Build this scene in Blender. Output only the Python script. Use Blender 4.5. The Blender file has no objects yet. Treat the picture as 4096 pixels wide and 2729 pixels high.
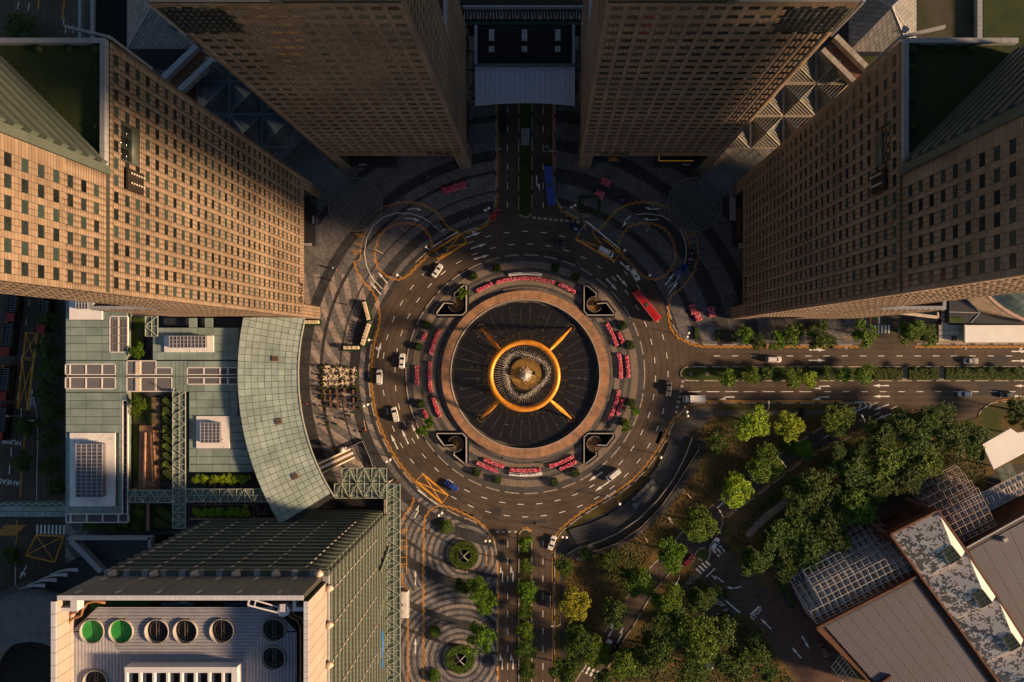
import bpy, math, random
import numpy as np
from mathutils import Vector, Matrix
from mathutils.geometry import tessellate_polygon
random.seed(7); RNG = np.random.default_rng(7)
PI = math.pi; R = math.radians
SC = bpy.context.scene; COL = SC.collection
H, S, NX, NY = 260.0, 12.9, 2187.0, 1388.0      # camera height (m), ground scale (photo px per m), nadir of the photograph
# ---------------------------------------------------------------- camera
cd = bpy.data.cameras.new('camera'); cam = bpy.data.objects.new('camera', cd); COL.objects.link(cam)
cam.location = (0, 0, H); cam.rotation_euler = (0, 0, 0)
cd.sensor_width = 36; cd.lens = 36*S*H/4096; cd.shift_x = (2048-NX)/4096; cd.shift_y = (NY-1364.5)/4096
cd.clip_start = 1; cd.clip_end = 3000
SC.camera = cam
# ---------------------------------------------------------------- sky, sun, exposure
SUN_AZ, SUN_EL = R(-12.0), R(18)       # from due east, a little south
w = bpy.data.worlds.new('World'); SC.world = w; w.use_nodes = True
nt = w.node_tree; nt.nodes.clear()
sky = nt.nodes.new('ShaderNodeTexSky'); sky.sky_type = 'NISHITA'; sky.sun_disc = False
sky.sun_elevation = SUN_EL; sky.sun_rotation = R(90)-SUN_AZ
sky.air_density = 1.0; sky.dust_density = 0.6; sky.ozone_density = 1.0
bg = nt.nodes.new('ShaderNodeBackground'); bg.inputs[1].default_value = 0.05
wo = nt.nodes.new('ShaderNodeOutputWorld'); nt.links.new(sky.outputs[0], bg.inputs[0]); nt.links.new(bg.outputs[0], wo.inputs[0])
sl = bpy.data.lights.new('sun', 'SUN'); sl.energy = 5.0; sl.angle = R(5.0); sl.color = (1.0, 0.645, 0.36)
sun = bpy.data.objects.new('sun', sl); COL.objects.link(sun)
sd = Vector((math.cos(SUN_AZ)*math.cos(SUN_EL), math.sin(SUN_AZ)*math.cos(SUN_EL), math.sin(SUN_EL)))
sun.rotation_euler = sd.to_track_quat('Z', 'Y').to_euler(); sun.location = sd*400
SC.view_settings.view_transform = 'Standard'; SC.view_settings.look = 'None'
SC.view_settings.exposure = 0.80; SC.view_settings.gamma = 1.0; SC.view_settings.use_curve_mapping = False
SC.cycles.max_bounces = 5; SC.cycles.diffuse_bounces = 2; SC.cycles.glossy_bounces = 2; SC.cycles.transparent_max_bounces = 8; SC.cycles.transmission_bounces = 2
SC.cycles.use_denoising = True; SC.cycles.caustics_reflective = False; SC.cycles.caustics_refractive = False
# ---------------------------------------------------------------- helpers
def P(px, py, z=0.0):
    k = (H-z)/H/S
    return Vector(((px-NX)*k, -(py-NY)*k, z))
def G(px, py, z=0.0):
    return Vector(((px-NX)/S, -(py-NY)/S, z))
def toimg(v):
    k = S*H/(H-v[2]); return (NX+v[0]*k, NY-v[1]*k)
ORG = {}
def thing(name, label, cat, loc=(0, 0, 0), rz=0.0, group=None, kind=None):
    o = bpy.data.objects.new(name, None); COL.objects.link(o); o.empty_display_size = .5
    o.location = loc; o.rotation_euler = (0, 0, rz)
    if label: o['label'] = label
    if cat: o['category'] = cat
    if group: o['group'] = group
    if kind: o['kind'] = kind
    return o
def tag(o, label=None, cat=None, group=None, kind=None):
    if label: o['label'] = label
    if cat: o['category'] = cat
    if group: o['group'] = group
    if kind: o['kind'] = kind
    return o
def link(me, name, parent=None, mats=None, kind=None, label=None):
    o = bpy.data.objects.new(name, me); COL.objects.link(o)
    if parent is not None: o.parent = parent
    if mats is not None and len(me.materials) == 0:
        for m in (mats if isinstance(mats, (list, tuple)) else [mats]): me.materials.append(m)
    if kind: o['kind'] = kind
    if label: o['label'] = label
    return o
def copy_tree(o, parent=None):
    c = o.copy(); COL.objects.link(c)
    if parent is not None: c.parent = parent
    for ch in list(o.children): copy_tree(ch, c)
    return c
class MB:
    def __init__(s): s.v = []; s.f = []; s.m = []; s.sm = []
    def add(s, vs, fs, mi=0, smooth=False):
        n = len(s.v); s.v += [tuple(v) for v in vs]
        for f in fs: s.f.append([n+i for i in f]); s.m.append(mi); s.sm.append(smooth)
    def quad(s, a, b, c, d, mi=0): s.add([a, b, c, d], [[0, 1, 2, 3]], mi)
    def box(s, x0, x1, y0, y1, z0, z1, mi=0):
        s.add([(x0,y0,z0),(x1,y0,z0),(x1,y1,z0),(x0,y1,z0),(x0,y0,z1),(x1,y0,z1),(x1,y1,z1),(x0,y1,z1)],
              [[3,2,1,0],[4,5,6,7],[0,1,5,4],[1,2,6,5],[2,3,7,6],[3,0,4,7]], mi)
    def obox(s, c, sx, sy, sz, rz=0.0, mi=0):      # centre of the base, size, rotation
        ca, sa = math.cos(rz), math.sin(rz); vs = []
        for z in (0, sz):
            for (a, b) in ((-1,-1),(1,-1),(1,1),(-1,1)):
                x, y = a*sx/2, b*sy/2; vs.append((c[0]+x*ca-y*sa, c[1]+x*sa+y*ca, c[2]+z))
        s.add(vs, [[3,2,1,0],[4,5,6,7],[0,1,5,4],[1,2,6,5],[2,3,7,6],[3,0,4,7]], mi)
    def bar(s, a, b, wd, ht=None, mi=0, up=Vector((0,0,1))):     # rectangular bar between two points
        a, b = Vector(a), Vector(b); d = b-a
        if d.length < 1e-6: return
        d.normalize(); u = up if abs(d.dot(up)) < .98 else Vector((1,0,0))
        sx = d.cross(u).normalized()*(wd/2); sy = sx.cross(d).normalized()*((ht or wd)/2)
        vs = [a-sx-sy, a+sx-sy, a+sx+sy, a-sx+sy, b-sx-sy, b+sx-sy, b+sx+sy, b-sx+sy]
        s.add(vs, [[0,1,2,3],[7,6,5,4],[0,4,5,1],[1,5,6,2],[2,6,7,3],[3,7,4,0]], mi)
    def tube(s, pts, rs, n=8, mi=0, caps=True, smooth=True):
        pts = [Vector(p) for p in pts]
        if not isinstance(rs, (list, tuple)): rs = [rs]*len(pts)
        vs = []; N = len(pts)
        for i, p in enumerate(pts):
            d = (pts[min(i+1, N-1)]-pts[max(i-1, 0)]).normalized()
            u = Vector((0,0,1)) if abs(d.z) < .95 else Vector((1,0,0))
            x = d.cross(u).normalized(); y = x.cross(d)
            for k in range(n):
                a = 2*PI*k/n; vs.append(p+(x*math.cos(a)+y*math.sin(a))*rs[i])
        fs = [[i*n+k, i*n+(k+1) % n, (i+1)*n+(k+1) % n, (i+1)*n+k] for i in range(N-1) for k in range(n)]
        if caps: fs += [list(range(n))[::-1], [(N-1)*n+k for k in range(n)]]
        s.add(vs, fs, mi, smooth)
    def cyl(s, c, r, z0, z1, n=16, r1=None, mi=0, smooth=True):
        r1 = r if r1 is None else r1
        vs = [(c[0]+r*math.cos(2*PI*k/n), c[1]+r*math.sin(2*PI*k/n), z0) for k in range(n)]
        vs += [(c[0]+r1*math.cos(2*PI*k/n), c[1]+r1*math.sin(2*PI*k/n), z1) for k in range(n)]
        s.add(vs, [[k, (k+1) % n, n+(k+1) % n, n+k] for k in range(n)], mi, smooth)
        s.add(vs[n:], [list(range(n))], mi)
    def ball(s, c, r, n=10, m=6, mi=0, sz=1.0):
        vs = [(c[0], c[1], c[2]+r*sz)]
        for j in range(1, m):
            t = PI*j/m
            for k in range(n):
                a = 2*PI*k/n; vs.append((c[0]+r*math.sin(t)*math.cos(a), c[1]+r*math.sin(t)*math.sin(a), c[2]+r*sz*math.cos(t)))
        vs.append((c[0], c[1], c[2]-r*sz)); L = len(vs)-1
        fs = [[0, 1+k, 1+(k+1) % n] for k in range(n)]
        for j in range(m-2):
            for k in range(n): fs.append([1+j*n+k, 1+(j+1)*n+k, 1+(j+1)*n+(k+1) % n, 1+j*n+(k+1) % n])
        fs += [[L, 1+(m-2)*n+(k+1) % n, 1+(m-2)*n+k] for k in range(n)]
        s.add(vs, fs, mi, True)
    def sector(s, c, r0, r1, a0, a1, z0, z1, n=8, mi=0, bottom=False):   # annular block
        vs = []
        for i in range(n+1):
            a = a0+(a1-a0)*i/n; ca, sa = math.cos(a), math.sin(a)
            vs += [(c[0]+r0*ca, c[1]+r0*sa, z0), (c[0]+r1*ca, c[1]+r1*sa, z0), (c[0]+r1*ca, c[1]+r1*sa, z1), (c[0]+r0*ca, c[1]+r0*sa, z1)]
        fs = []
        for i in range(n):
            p, q = 4*i, 4*i+4
            fs += [[p+3, p+2, q+2, q+3], [p+1, q+1, q+2, p+2], [p+3, q+3, q, p]]
        if abs(a1-a0) < 2*PI-.001: fs += [[0, 1, 2, 3], [4*n+3, 4*n+2, 4*n+1, 4*n]]
        s.add(vs, fs, mi)
    def prism(s, poly, z0, z1, mi=0, side=None, holes=None):
        pl = [[Vector((p[0], p[1], 0)) for p in q] for q in [poly]+(holes or [])]
        tri = tessellate_polygon(pl); fl = [p for q in pl for p in q]
        vs = [(p.x, p.y, z1) for p in fl]; fs = []
        for t in tri:
            a, b, c = [fl[i] for i in t]
            fs.append(list(t) if (b-a).cross(c-a).z > 0 else [t[0], t[2], t[1]])
        s.add(vs, fs, mi)
        if z0 is not None and z0 < z1:
            for q in pl:
                n = len(q); vs = [(p.x, p.y, z0) for p in q]+[(p.x, p.y, z1) for p in q]
                s.add(vs, [[i, (i+1) % n, n+(i+1) % n, n+i] for i in range(n)], mi if side is None else side)
    def path(s, pts, wd, z0, z1, mi=0, closed=False):   # a strip of constant width along a line
        pts = [Vector((p[0], p[1], 0)) for p in pts]; n = len(pts); L = []
        for i in range(n):
            a = pts[i-1] if (i > 0 or closed) else pts[i]; b = pts[(i+1) % n] if (i < n-1 or closed) else pts[i]
            d = (b-a).normalized(); nrm = Vector((-d.y, d.x, 0)); L.append((pts[i]+nrm*wd/2, pts[i]-nrm*wd/2))
        m = n if closed else n-1; vs = []
        for (a, b) in L: vs += [(b.x,b.y,z0), (a.x,a.y,z0), (a.x,a.y,z1), (b.x,b.y,z1)]
        fs = []
        for i in range(m):
            p, q = 4*i, 4*((i+1) % n)
            fs.append([p+3, q+3, q+2, p+2])
            if z1 > z0: fs += [[p, q, q+3, p+3], [p+1, p+2, q+2, q+1]]
        s.add(vs, fs, mi)
    def build(s, name, mats, parent=None, kind=None, label=None, local=False):
        off = Vector((0,0,0))
        if parent is not None and not local:
            p = parent
            while p is not None: off += Vector(p.location); p = p.parent
        me = bpy.data.meshes.new(name)
        v = np.array(s.v, dtype=np.float64)-np.array(off)
        me.from_pydata(v.tolist(), [], s.f)
        me.polygons.foreach_set('material_index', s.m); me.polygons.foreach_set('use_smooth', s.sm)
        me.update()
        return link(me, name, parent, mats, kind, label)
def one(name, mats, parent, fn, **k):
    b = MB(); fn(b); return b.build(name, mats, parent, **k)
def boxpart(name, m, parent, x0, x1, y0, y1, z0, z1, **k):
    b = MB(); b.box(min(x0,x1), max(x0,x1), min(y0,y1), max(y0,y1), z0, z1); return b.build(name, m, parent, **k)
def bulk(name, V, F, mats, parent, kind=None, label=None, mi=None):
    """numpy mesh: V (n,3), F (m,4)"""
    me = bpy.data.meshes.new(name); me.vertices.add(len(V)); me.vertices.foreach_set('co', np.ascontiguousarray(V, dtype=np.float32).ravel())
    k = F.shape[1]; me.loops.add(F.size); me.loops.foreach_set('vertex_index', F.astype(np.int32).ravel())
    me.polygons.add(len(F)); me.polygons.foreach_set('loop_start', np.arange(0, F.size, k, dtype=np.int32))
    if mi is not None: me.polygons.foreach_set('material_index', mi)
    me.update(calc_edges=True)
    return link(me, name, parent, mats, kind, label)
BOXF = np.array([[4,5,6,7],[0,1,5,4],[1,2,6,5],[2,3,7,6],[3,0,4,7]])
def facade_mesh(rects, O, U, N, d0, d1):
    """rects (k,4): u0,u1,z0,z1 on the vertical plane O + u U, pushed out along N from d0 to d1"""
    r = np.array(rects, dtype=float); k = len(r)
    O, U, N = np.array(O), np.array(U), np.array(N); Z = np.array((0, 0, 1.0))
    cs = [(0,2),(1,2),(1,3),(0,3)]; V = np.zeros((k, 8, 3))
    for i, (a, b) in enumerate(cs):
        base = O+r[:, a:a+1]*U+r[:, b:b+1]*Z
        V[:, i] = base+N*d0; V[:, i+4] = base+N*d1
    F = (BOXF[None]+8*np.arange(k)[:, None, None]).reshape(-1, 4)
    if np.dot(np.cross(U, Z), N) < 0: F = F[:, ::-1]
    return V.reshape(-1, 3), F
# ---------------------------------------------------------------- materials
MATS = {}
def mat(name, col, rough=.75, metal=0.0, var=.18, sc=.6, island=0.0, obj=0.0, bump=0.0, emit=0.0, spec=.4, alpha=1.0, col2=None, fine=0.0, coat=0.0, hue=0.0):
    if name in MATS: return MATS[name]
    m = bpy.data.materials.new(name); m.use_nodes = True; t = m.node_tree; N = t.nodes; L = t.links
    b = N['Principled BSDF']; b.inputs['Roughness'].default_value = rough; b.inputs['Metallic'].default_value = metal
    b.inputs['Specular IOR Level'].default_value = spec; b.inputs['Alpha'].default_value = alpha
    b.inputs['Coat Weight'].default_value = coat
    geo = N.new('ShaderNodeNewGeometry'); nz = N.new('ShaderNodeTexNoise'); nz.inputs['Scale'].default_value = sc; nz.inputs['Detail'].default_value = 6
    nz.inputs['Roughness'].default_value = .65
    L.new(geo.outputs['Position'], nz.inputs['Vector'])
    mx = N.new('ShaderNodeMix'); mx.data_type = 'RGBA'
    c2 = col2 or tuple(min(1, c*(1+var)) for c in col); c1 = col if col2 else tuple(c*(1-var) for c in col)
    mx.inputs[6].default_value = (*c1, 1); mx.inputs[7].default_value = (*c2, 1)
    mr = N.new('ShaderNodeMapRange'); mr.inputs[1].default_value = .35; mr.inputs[2].default_value = .65
    L.new(nz.outputs[0], mr.inputs[0]); L.new(mr.outputs[0], mx.inputs[0]); out = mx.outputs[2]
    def mul(out, val_out, lo, hi):
        a = N.new('ShaderNodeMapRange'); a.inputs[3].default_value = lo; a.inputs[4].default_value = hi; L.new(val_out, a.inputs[0])
        q = N.new('ShaderNodeVectorMath'); q.operation = 'SCALE'; L.new(out, q.inputs[0]); L.new(a.outputs[0], q.inputs['Scale']); return q.outputs[0]
    if fine:
        n2 = N.new('ShaderNodeTexNoise'); n2.inputs['Scale'].default_value = 9; n2.inputs['Detail'].default_value = 3; L.new(geo.outputs['Position'], n2.inputs['Vector'])
        out = mul(out, n2.outputs[0], 1-fine, 1+fine)
    if island: out = mul(out, geo.outputs['Random Per Island'], 1-island, 1+island)
    if obj:
        oi = N.new('ShaderNodeObjectInfo'); out = mul(out, oi.outputs['Random'], 1-obj, 1+obj)
        if hue:
            hs = N.new('ShaderNodeHueSaturation'); a = N.new('ShaderNodeMapRange'); a.inputs[3].default_value = .5-hue; a.inputs[4].default_value = .5+hue
            L.new(oi.outputs['Random'], a.inputs[0]); L.new(a.outputs[0], hs.inputs['Hue']); L.new(out, hs.inputs['Color']); out = hs.outputs[0]
    L.new(out, b.inputs['Base Color'])
    if emit: L.new(out, b.inputs['Emission Color']); b.inputs['Emission Strength'].default_value = emit
    if bump:
        bp = N.new('ShaderNodeBump'); bp.inputs['Strength'].default_value = bump; bp.inputs['Distance'].default_value = .05
        n3 = N.new('ShaderNodeTexNoise'); n3.inputs['Scale'].default_value = 5; L.new(geo.outputs['Position'], n3.inputs['Vector'])
        L.new(n3.outputs[0], bp.inputs['Height']); L.new(bp.outputs[0], b.inputs['Normal'])
    MATS[name] = m; return m
def glassmat(name, col, trans=.6, rough=.15, island=0.0):
    """thin glazing: part clear, part reflecting, part dusty"""
    if name in MATS: return MATS[name]
    m = bpy.data.materials.new(name); m.use_nodes = True; t = m.node_tree; N = t.nodes; L = t.links
    b = N['Principled BSDF']; b.inputs['Base Color'].default_value = (*col, 1); b.inputs['Roughness'].default_value = rough
    tr = N.new('ShaderNodeBsdfTransparent'); tr.inputs[0].default_value = (.8, .9, .86, 1); mx = N.new('ShaderNodeMixShader')
    mx.inputs[0].default_value = trans; L.new(b.outputs[0], mx.inputs[1]); L.new(tr.outputs[0], mx.inputs[2])
    L.new(mx.outputs[0], N['Material Output'].inputs['Surface']); MATS[name] = m; return m
def paving(name, base, dark, light, radii, joints=1.0, swirl=False, rings=None, slab=(.9, .45)):
    """paving in concentric bands round the fountain; radii = [(r_px, 0 dark / 1 base / 2 light)] outwards"""
    m = bpy.data.materials.new(name); m.use_nodes = True; t = m.node_tree; N = t.nodes; L = t.links
    b = N['Principled BSDF']; b.inputs['Roughness'].default_value = .7; b.inputs['Specular IOR Level'].default_value = .35
    geo = N.new('ShaderNodeNewGeometry'); C = G(2101, 1497)
    def math_(op, a, bb=None, c=None):
        n = N.new('ShaderNodeMath'); n.operation = op
        for i, x in enumerate((a, bb, c)):
            if x is None: continue
            if isinstance(x, (int, float)): n.inputs[i].default_value = x
            else: L.new(x, n.inputs[i])
        return n.outputs[0]
    sub = N.new('ShaderNodeVectorMath'); sub.operation = 'SUBTRACT'; L.new(geo.outputs['Position'], sub.inputs[0]); sub.inputs[1].default_value = (C.x, C.y, 0)
    sp = N.new('ShaderNodeSeparateXYZ'); L.new(sub.outputs[0], sp.inputs[0]); X, Y = sp.outputs[0], sp.outputs[1]
    d = math_('SQRT', math_('ADD', math_('MULTIPLY', X, X), math_('MULTIPLY', Y, Y)))
    th = math_('ARCTAN2', Y, X)
    rmax = 1700/S
    cr = N.new('ShaderNodeValToRGB'); cr.color_ramp.interpolation = 'CONSTANT'; el = cr.color_ramp.elements
    cols = [(*dark, 1), (*base, 1), (*light, 1)]
    el[0].position = 0; el[0].color = cols[1]; el[1].position = min(.999, radii[0][0]/1700); el[1].color = cols[radii[0][1]]
    for (r, k) in radii[1:31]:
        e = el.new(min(.9999, r/1700)); e.color = cols[k]
    L.new(math_('DIVIDE', d, rmax), cr.inputs[0]); out = cr.outputs[0]; band = out
    def mix(f, a, bb):
        n = N.new('ShaderNodeMix'); n.data_type = 'RGBA'
        L.new(f, n.inputs[0]) if not isinstance(f, (int, float)) else None
        for i, x in ((6, a), (7, bb)):
            if isinstance(x, tuple): n.inputs[i].default_value = (*x, 1)
            else: L.new(x, n.inputs[i])
        return n.outputs[2]
    if swirl:      # light stripes that sweep across the rings west of the fountain
        ph = math_('FRACT', math_('MULTIPLY', math_('ADD', th, math_('MULTIPLY', d, .0212)), 57/(2*PI)))
        st = math_('LESS_THAN', ph, .45)
        msk = math_('MULTIPLY', math_('LESS_THAN', X, -540/S), math_('MULTIPLY', math_('LESS_THAN', Y, 400/S), math_('GREATER_THAN', Y, -900/S)))
        bl = N.new('ShaderNodeSeparateColor'); L.new(out, bl.inputs[0])
        msk = math_('MULTIPLY', msk, math_('GREATER_THAN', bl.outputs[0], dark[0]*1.2))
        out = mix(math_('MULTIPLY', st, msk), out, light)
    if rings:
        for (cx, cy, rr) in rings:
            c = G(cx, cy); s2 = N.new('ShaderNodeVectorMath'); s2.operation = 'DISTANCE'; L.new(geo.outputs['Position'], s2.inputs[0]); s2.inputs[1].default_value = (c.x, c.y, .12)
            dd = s2.outputs['Value']; inside = math_('LESS_THAN', dd, rr/S)
            f = math_('FRACT', math_('MULTIPLY', dd, S/24)); bl2 = N.new('ShaderNodeSeparateColor'); L.new(band, bl2.inputs[0]); isd = math_('LESS_THAN', bl2.outputs[0], dark[0]*1.2)
            c3 = mix(math_('LESS_THAN', f, .42), tuple(q*1.25 for q in base), tuple(q*1.6 for q in dark)); c4 = mix(math_('GREATER_THAN', math_('FRACT', math_('MULTIPLY', dd, S/72)), .86), c3, tuple(q*.8 for q in light))
            out = mix(inside, out, mix(isd, c4, dark))
    # slab joints in polar grid
    q = N.new('ShaderNodeCombineXYZ'); L.new(d, q.inputs[0]); L.new(math_('MULTIPLY', th, 45.0), q.inputs[1])
    br = N.new('ShaderNodeTexBrick'); L.new(q.outputs[0], br.inputs['Vector']); br.inputs['Scale'].default_value = 1.0
    br.inputs['Brick Width'].default_value = slab[0]; br.inputs['Row Height'].default_value = slab[1]; br.inputs['Mortar Size'].default_value = .03
    br.inputs['Color1'].default_value = (.72,)*3+(1,); br.inputs['Color2'].default_value = (1.2,)*3+(1,); br.inputs['Mortar'].default_value = (.5,)*3+(1,)
    nz = N.new('ShaderNodeTexNoise'); nz.inputs['Scale'].default_value = .25; nz.inputs['Detail'].default_value = 8; L.new(geo.outputs['Position'], nz.inputs['Vector'])
    mr = N.new('ShaderNodeMapRange'); mr.inputs[3].default_value = .55; mr.inputs[4].default_value = 1.45; L.new(nz.outputs[0], mr.inputs[0])
    v1 = N.new('ShaderNodeVectorMath'); v1.operation = 'MULTIPLY'; L.new(out, v1.inputs[0]); L.new(br.outputs['Color'], v1.inputs[1])
    v2 = N.new('ShaderNodeVectorMath'); v2.operation = 'SCALE'; L.new(v1.outputs[0], v2.inputs[0]); L.new(mr.outputs[0], v2.inputs['Scale'])
    L.new(v2.outputs[0], b.inputs['Base Color']); MATS[name] = m; return m
def wear(m, name='asphalt'):
    """tyre-polished tracks round the ring road and along the straight roads"""
    N = m.node_tree.nodes; L = m.node_tree.links; bs = N['Principled BSDF']; src = bs.inputs['Base Color'].links[0].from_socket
    geo = N.new('ShaderNodeNewGeometry'); d = N.new('ShaderNodeVectorMath'); d.operation = 'DISTANCE'; L.new(geo.outputs['Position'], d.inputs[0]); c = G(2101, 1497); d.inputs[1].default_value = (c.x, c.y, 0)
    def mt(op, a, b=None):
        n = N.new('ShaderNodeMath'); n.operation = op
        for i, x in enumerate((a, b)):
            if x is None: continue
            if isinstance(x, (int, float)): n.inputs[i].default_value = x
            else: L.new(x, n.inputs[i])
        return n.outputs[0]
    sp = N.new('ShaderNodeSeparateXYZ'); L.new(geo.outputs['Position'], sp.inputs[0])
    inring = mt('LESS_THAN', d.outputs['Value'], 640/S); east = mt('GREATER_THAN', sp.outputs[0], 600/S)
    r = mt('SINE', mt('MULTIPLY', d.outputs['Value'], 2*PI*S/25)); y = mt('SINE', mt('MULTIPLY', sp.outputs[1], 2*PI*S/23)); x = mt('SINE', mt('MULTIPLY', sp.outputs[0], 2*PI*S/24))
    out = mt('ADD', mt('MULTIPLY', r, inring), mt('MULTIPLY', mt('SUBTRACT', 1.0, inring), mt('ADD', mt('MULTIPLY', y, east), mt('MULTIPLY', x, mt('SUBTRACT', 1.0, east)))))
    nz = N.new('ShaderNodeTexNoise'); nz.inputs['Scale'].default_value = .05; nz.inputs['Detail'].default_value = 4; L.new(geo.outputs['Position'], nz.inputs['Vector'])
    f = mt('ADD', 1.0, mt('MULTIPLY', out, mt('MULTIPLY', nz.outputs[0], .22)))
    v = N.new('ShaderNodeVectorMath'); v.operation = 'SCALE'; L.new(src, v.inputs[0]); L.new(f, v.inputs['Scale']); L.new(v.outputs[0], bs.inputs['Base Color'])
def text_mesh(s, size, extrude=.03, key={}):
    k = (s, size, extrude)
    if k not in key:
        c = bpy.data.curves.new('text', 'FONT'); c.body = s; c.size = size; c.extrude = extrude; c.align_x = 'CENTER'; c.align_y = 'CENTER'; c.resolution_u = 2
        o = bpy.data.objects.new('text', c); COL.objects.link(o); dg = bpy.context.evaluated_depsgraph_get()
        me = bpy.data.meshes.new_from_object(o.evaluated_get(dg)); bpy.data.objects.remove(o); bpy.data.curves.remove(c); me.name = 'lettering'; key[k] = me
    return key[k]
def text(s, size, loc, rot, m, parent=None, extrude=.01, name='lettering'):
    me = text_mesh(s, size, extrude)
    if me.users and len(me.materials) and me.materials[0] is not m: me = me.copy(); me.materials.clear()
    o = link(me, name, parent, m)
    loc = Vector(loc)
    if parent is not None:
        p = parent
        while p is not None: loc = loc-Vector(p.location); p = p.parent
    o.location = loc; o.rotation_euler = rot if isinstance(rot, (tuple, list)) else (0, 0, rot)
    return o
def arc(cx, cy, r, a0, a1, n, z=0.0):      # photo px, image angles (0 = right, 90 = down)
    return [G(cx+r*math.cos(R(a0+(a1-a0)*i/n)), cy+r*math.sin(R(a0+(a1-a0)*i/n)), z) for i in range(n+1)]
def GL(pts, z=0.0): return [G(a, b, z) for a, b in pts]
def PL(pts, z=0.0): return [P(a, b, z) for a, b in pts]
def resample(pts, step):
    pts = [Vector((p[0], p[1], 0)) for p in pts]; out = [pts[0]]; acc = 0
    for a, b in zip(pts, pts[1:]):
        L = (b-a).length; t = step-acc
        while t <= L and L > 0: out.append(a+(b-a)*t/L); t += step
        acc = (acc+L) % step if L else acc
        acc = L-(t-step)
    return out
def zig(pts, amp, step, off=0.0):
    q = resample(pts, step); out = []
    for i, p in enumerate(q):
        a = q[max(i-1, 0)]; b = q[min(i+1, len(q)-1)]; d = (b-a).normalized()
        out.append(p+Vector((-d.y, d.x, 0))*(off+(amp if i % 2 else -amp)))
    return out
def offset(pts, o):
    n = len(pts); out = []
    for i, p in enumerate(pts):
        a = pts[max(i-1, 0)]; b = pts[min(i+1, n-1)]; d = Vector(b)-Vector(a); d.z = 0; d.normalize(); out.append(Vector(p)+Vector((-d.y, d.x, 0))*o)
    return out
# ================================================================ GROUND, ROADS, PLAZAS
asphalt = mat('asphalt', (.088, .066, .050), .8, var=.25, sc=.10, fine=.2, spec=.3); wear(asphalt)
asph2 = mat('asphalt_patch', (.046, .042, .040), .8, var=.2, sc=.3, fine=.2)
white_line = mat('road_paint_white', (.85, .84, .80), .6, var=.12, sc=1.2, fine=.1)
yellow_line = mat('road_paint_yellow', (.80, .36, .03), .6, var=.2, sc=1.0, fine=.15)
kerb_w = mat('kerb_light', (.42, .36, .30), .8, var=.3, sc=1.5); kerb_d = mat('kerb_dark', (.06, .055, .05), .8)
grass = mat('grass', (.025, .05, .008), .9, col2=(.05, .075, .012), sc=.25, fine=.35, bump=.6)
lawn = mat('park_lawn', (.036, .055, .010), .9, col2=(.17, .095, .03), sc=.055, fine=.35, bump=.6)
CX, CY = 2101, 1497; CEN = G(CX, CY)
def circ(c, r, n, z=0): return [Vector((c[0]+r*math.cos(2*PI*i/n), c[1]+r*math.sin(2*PI*i/n), z)) for i in range(n)]
road = MB(); road.prism([Vector((x, y, 0)) for x, y in ((-1500,-1500),(1500,-1500),(1500,1500),(-1500,1500))], None, 0.0, holes=[circ(CEN, 474/S, 96)])
road = road.build('road', asphalt, kind='structure')
W_LIST = [(621,0),(640,1),(661,0),(699,1),(733,0),(741,1),(804,0),(819,1),(861,0),(900,1),(1010,0),(1040,1),(1110,0),(1125,1)]
pave_w = paving('plaza_paving_west', (.165, .16, .165), (.048, .048, .054), (.38, .32, .295), W_LIST, swirl=True, rings=[(1857,2219,300),(1842,2634,330)])
pave_e = paving('plaza_paving_east', (.14, .135, .14), (.048, .046, .050), (.21, .19, .18), [(621,0),(636,1),(690,0),(712,1),(775,0),(835,1),(900,0),(945,1),(1010,0),(1060,1),(1130,0),(1190,1)])
def kerb(pts, parent, closed=False, wd=.32, z=.14, seg=1.5):
    """kerb stones: light and dark stretches"""
    q = resample(pts+([pts[0]] if closed else []), seg)
    for par, mt in ((0, kerb_w), (1, kerb_d)):
        b = MB()
        for i in range(len(q)-1):
            if (i % 4 == 3) != bool(par): continue
            d = (q[i+1]-q[i]).normalized()*.02; b.path([q[i]+d, q[i+1]-d], wd, 0.0, z)
        if b.v: b.build('kerb_stones', mt, parent, kind='stuff')
def arcpts(r, a0, a1, n): return [(CX+r*math.cos(R(a0+(a1-a0)*i/n)), CY+r*math.sin(R(a0+(a1-a0)*i/n))) for i in range(n+1)]
# north-west + west + south-west plaza
nw_edge = [(1984,-300),(1984,780),(1977,830),(1962,868),(1940,893),(1905,914),(1870,925),(1826,934)]
ring_w = arcpts(626, 243, 113, 60)          # counter-clockwise in the photo: from upper left, through the west, to lower left
sw_edge = [(1873,2076),(1905,2092),(1934,2110),(1958,2133),(1972,2158),(1981,2182),(1986,2215),(1988,2260),(1988,2900)]
w_poly = nw_edge+ring_w+sw_edge+[(262,2900),(262,1180),(400,640),(400,-300)]
b = MB(); b.prism(GL(w_poly), 0, .12); plaza_w = b.build('west_pavement', pave_w, kind='structure')
kerb(GL(nw_edge+ring_w[:10]), plaza_w); kerb(GL(ring_w[24:]+sw_edge), plaza_w)
ne_edge = [(2219,-300),(2219,768),(2226,797),(2240,825),(2262,845),(2302,868),(2344,886)]
ring_e = arcpts(626, 292, 339, 20)
e_edge = ring_e+[(2690,1300),(2703,1325),(2722,1346),(2750,1363),(2790,1375),(2840,1380),(3430,1381)]
e_poly = [(2219,-300)]+[(3476,-300),(3476,1372),(3430,1381)]+list(reversed(ne_edge+e_edge[:-1]))[:-1]
b = MB(); b.prism(GL(e_poly), 0, .12); plaza_e = b.build('east_pavement', pave_e, kind='structure')
kerb(GL(ne_edge+ring_e[:3]), plaza_e); kerb(GL(e_edge[18:]), plaza_e)
pale_pave = mat('pale_paving', (.30, .24, .19), .75, var=.25, sc=.8, fine=.2)
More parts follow.
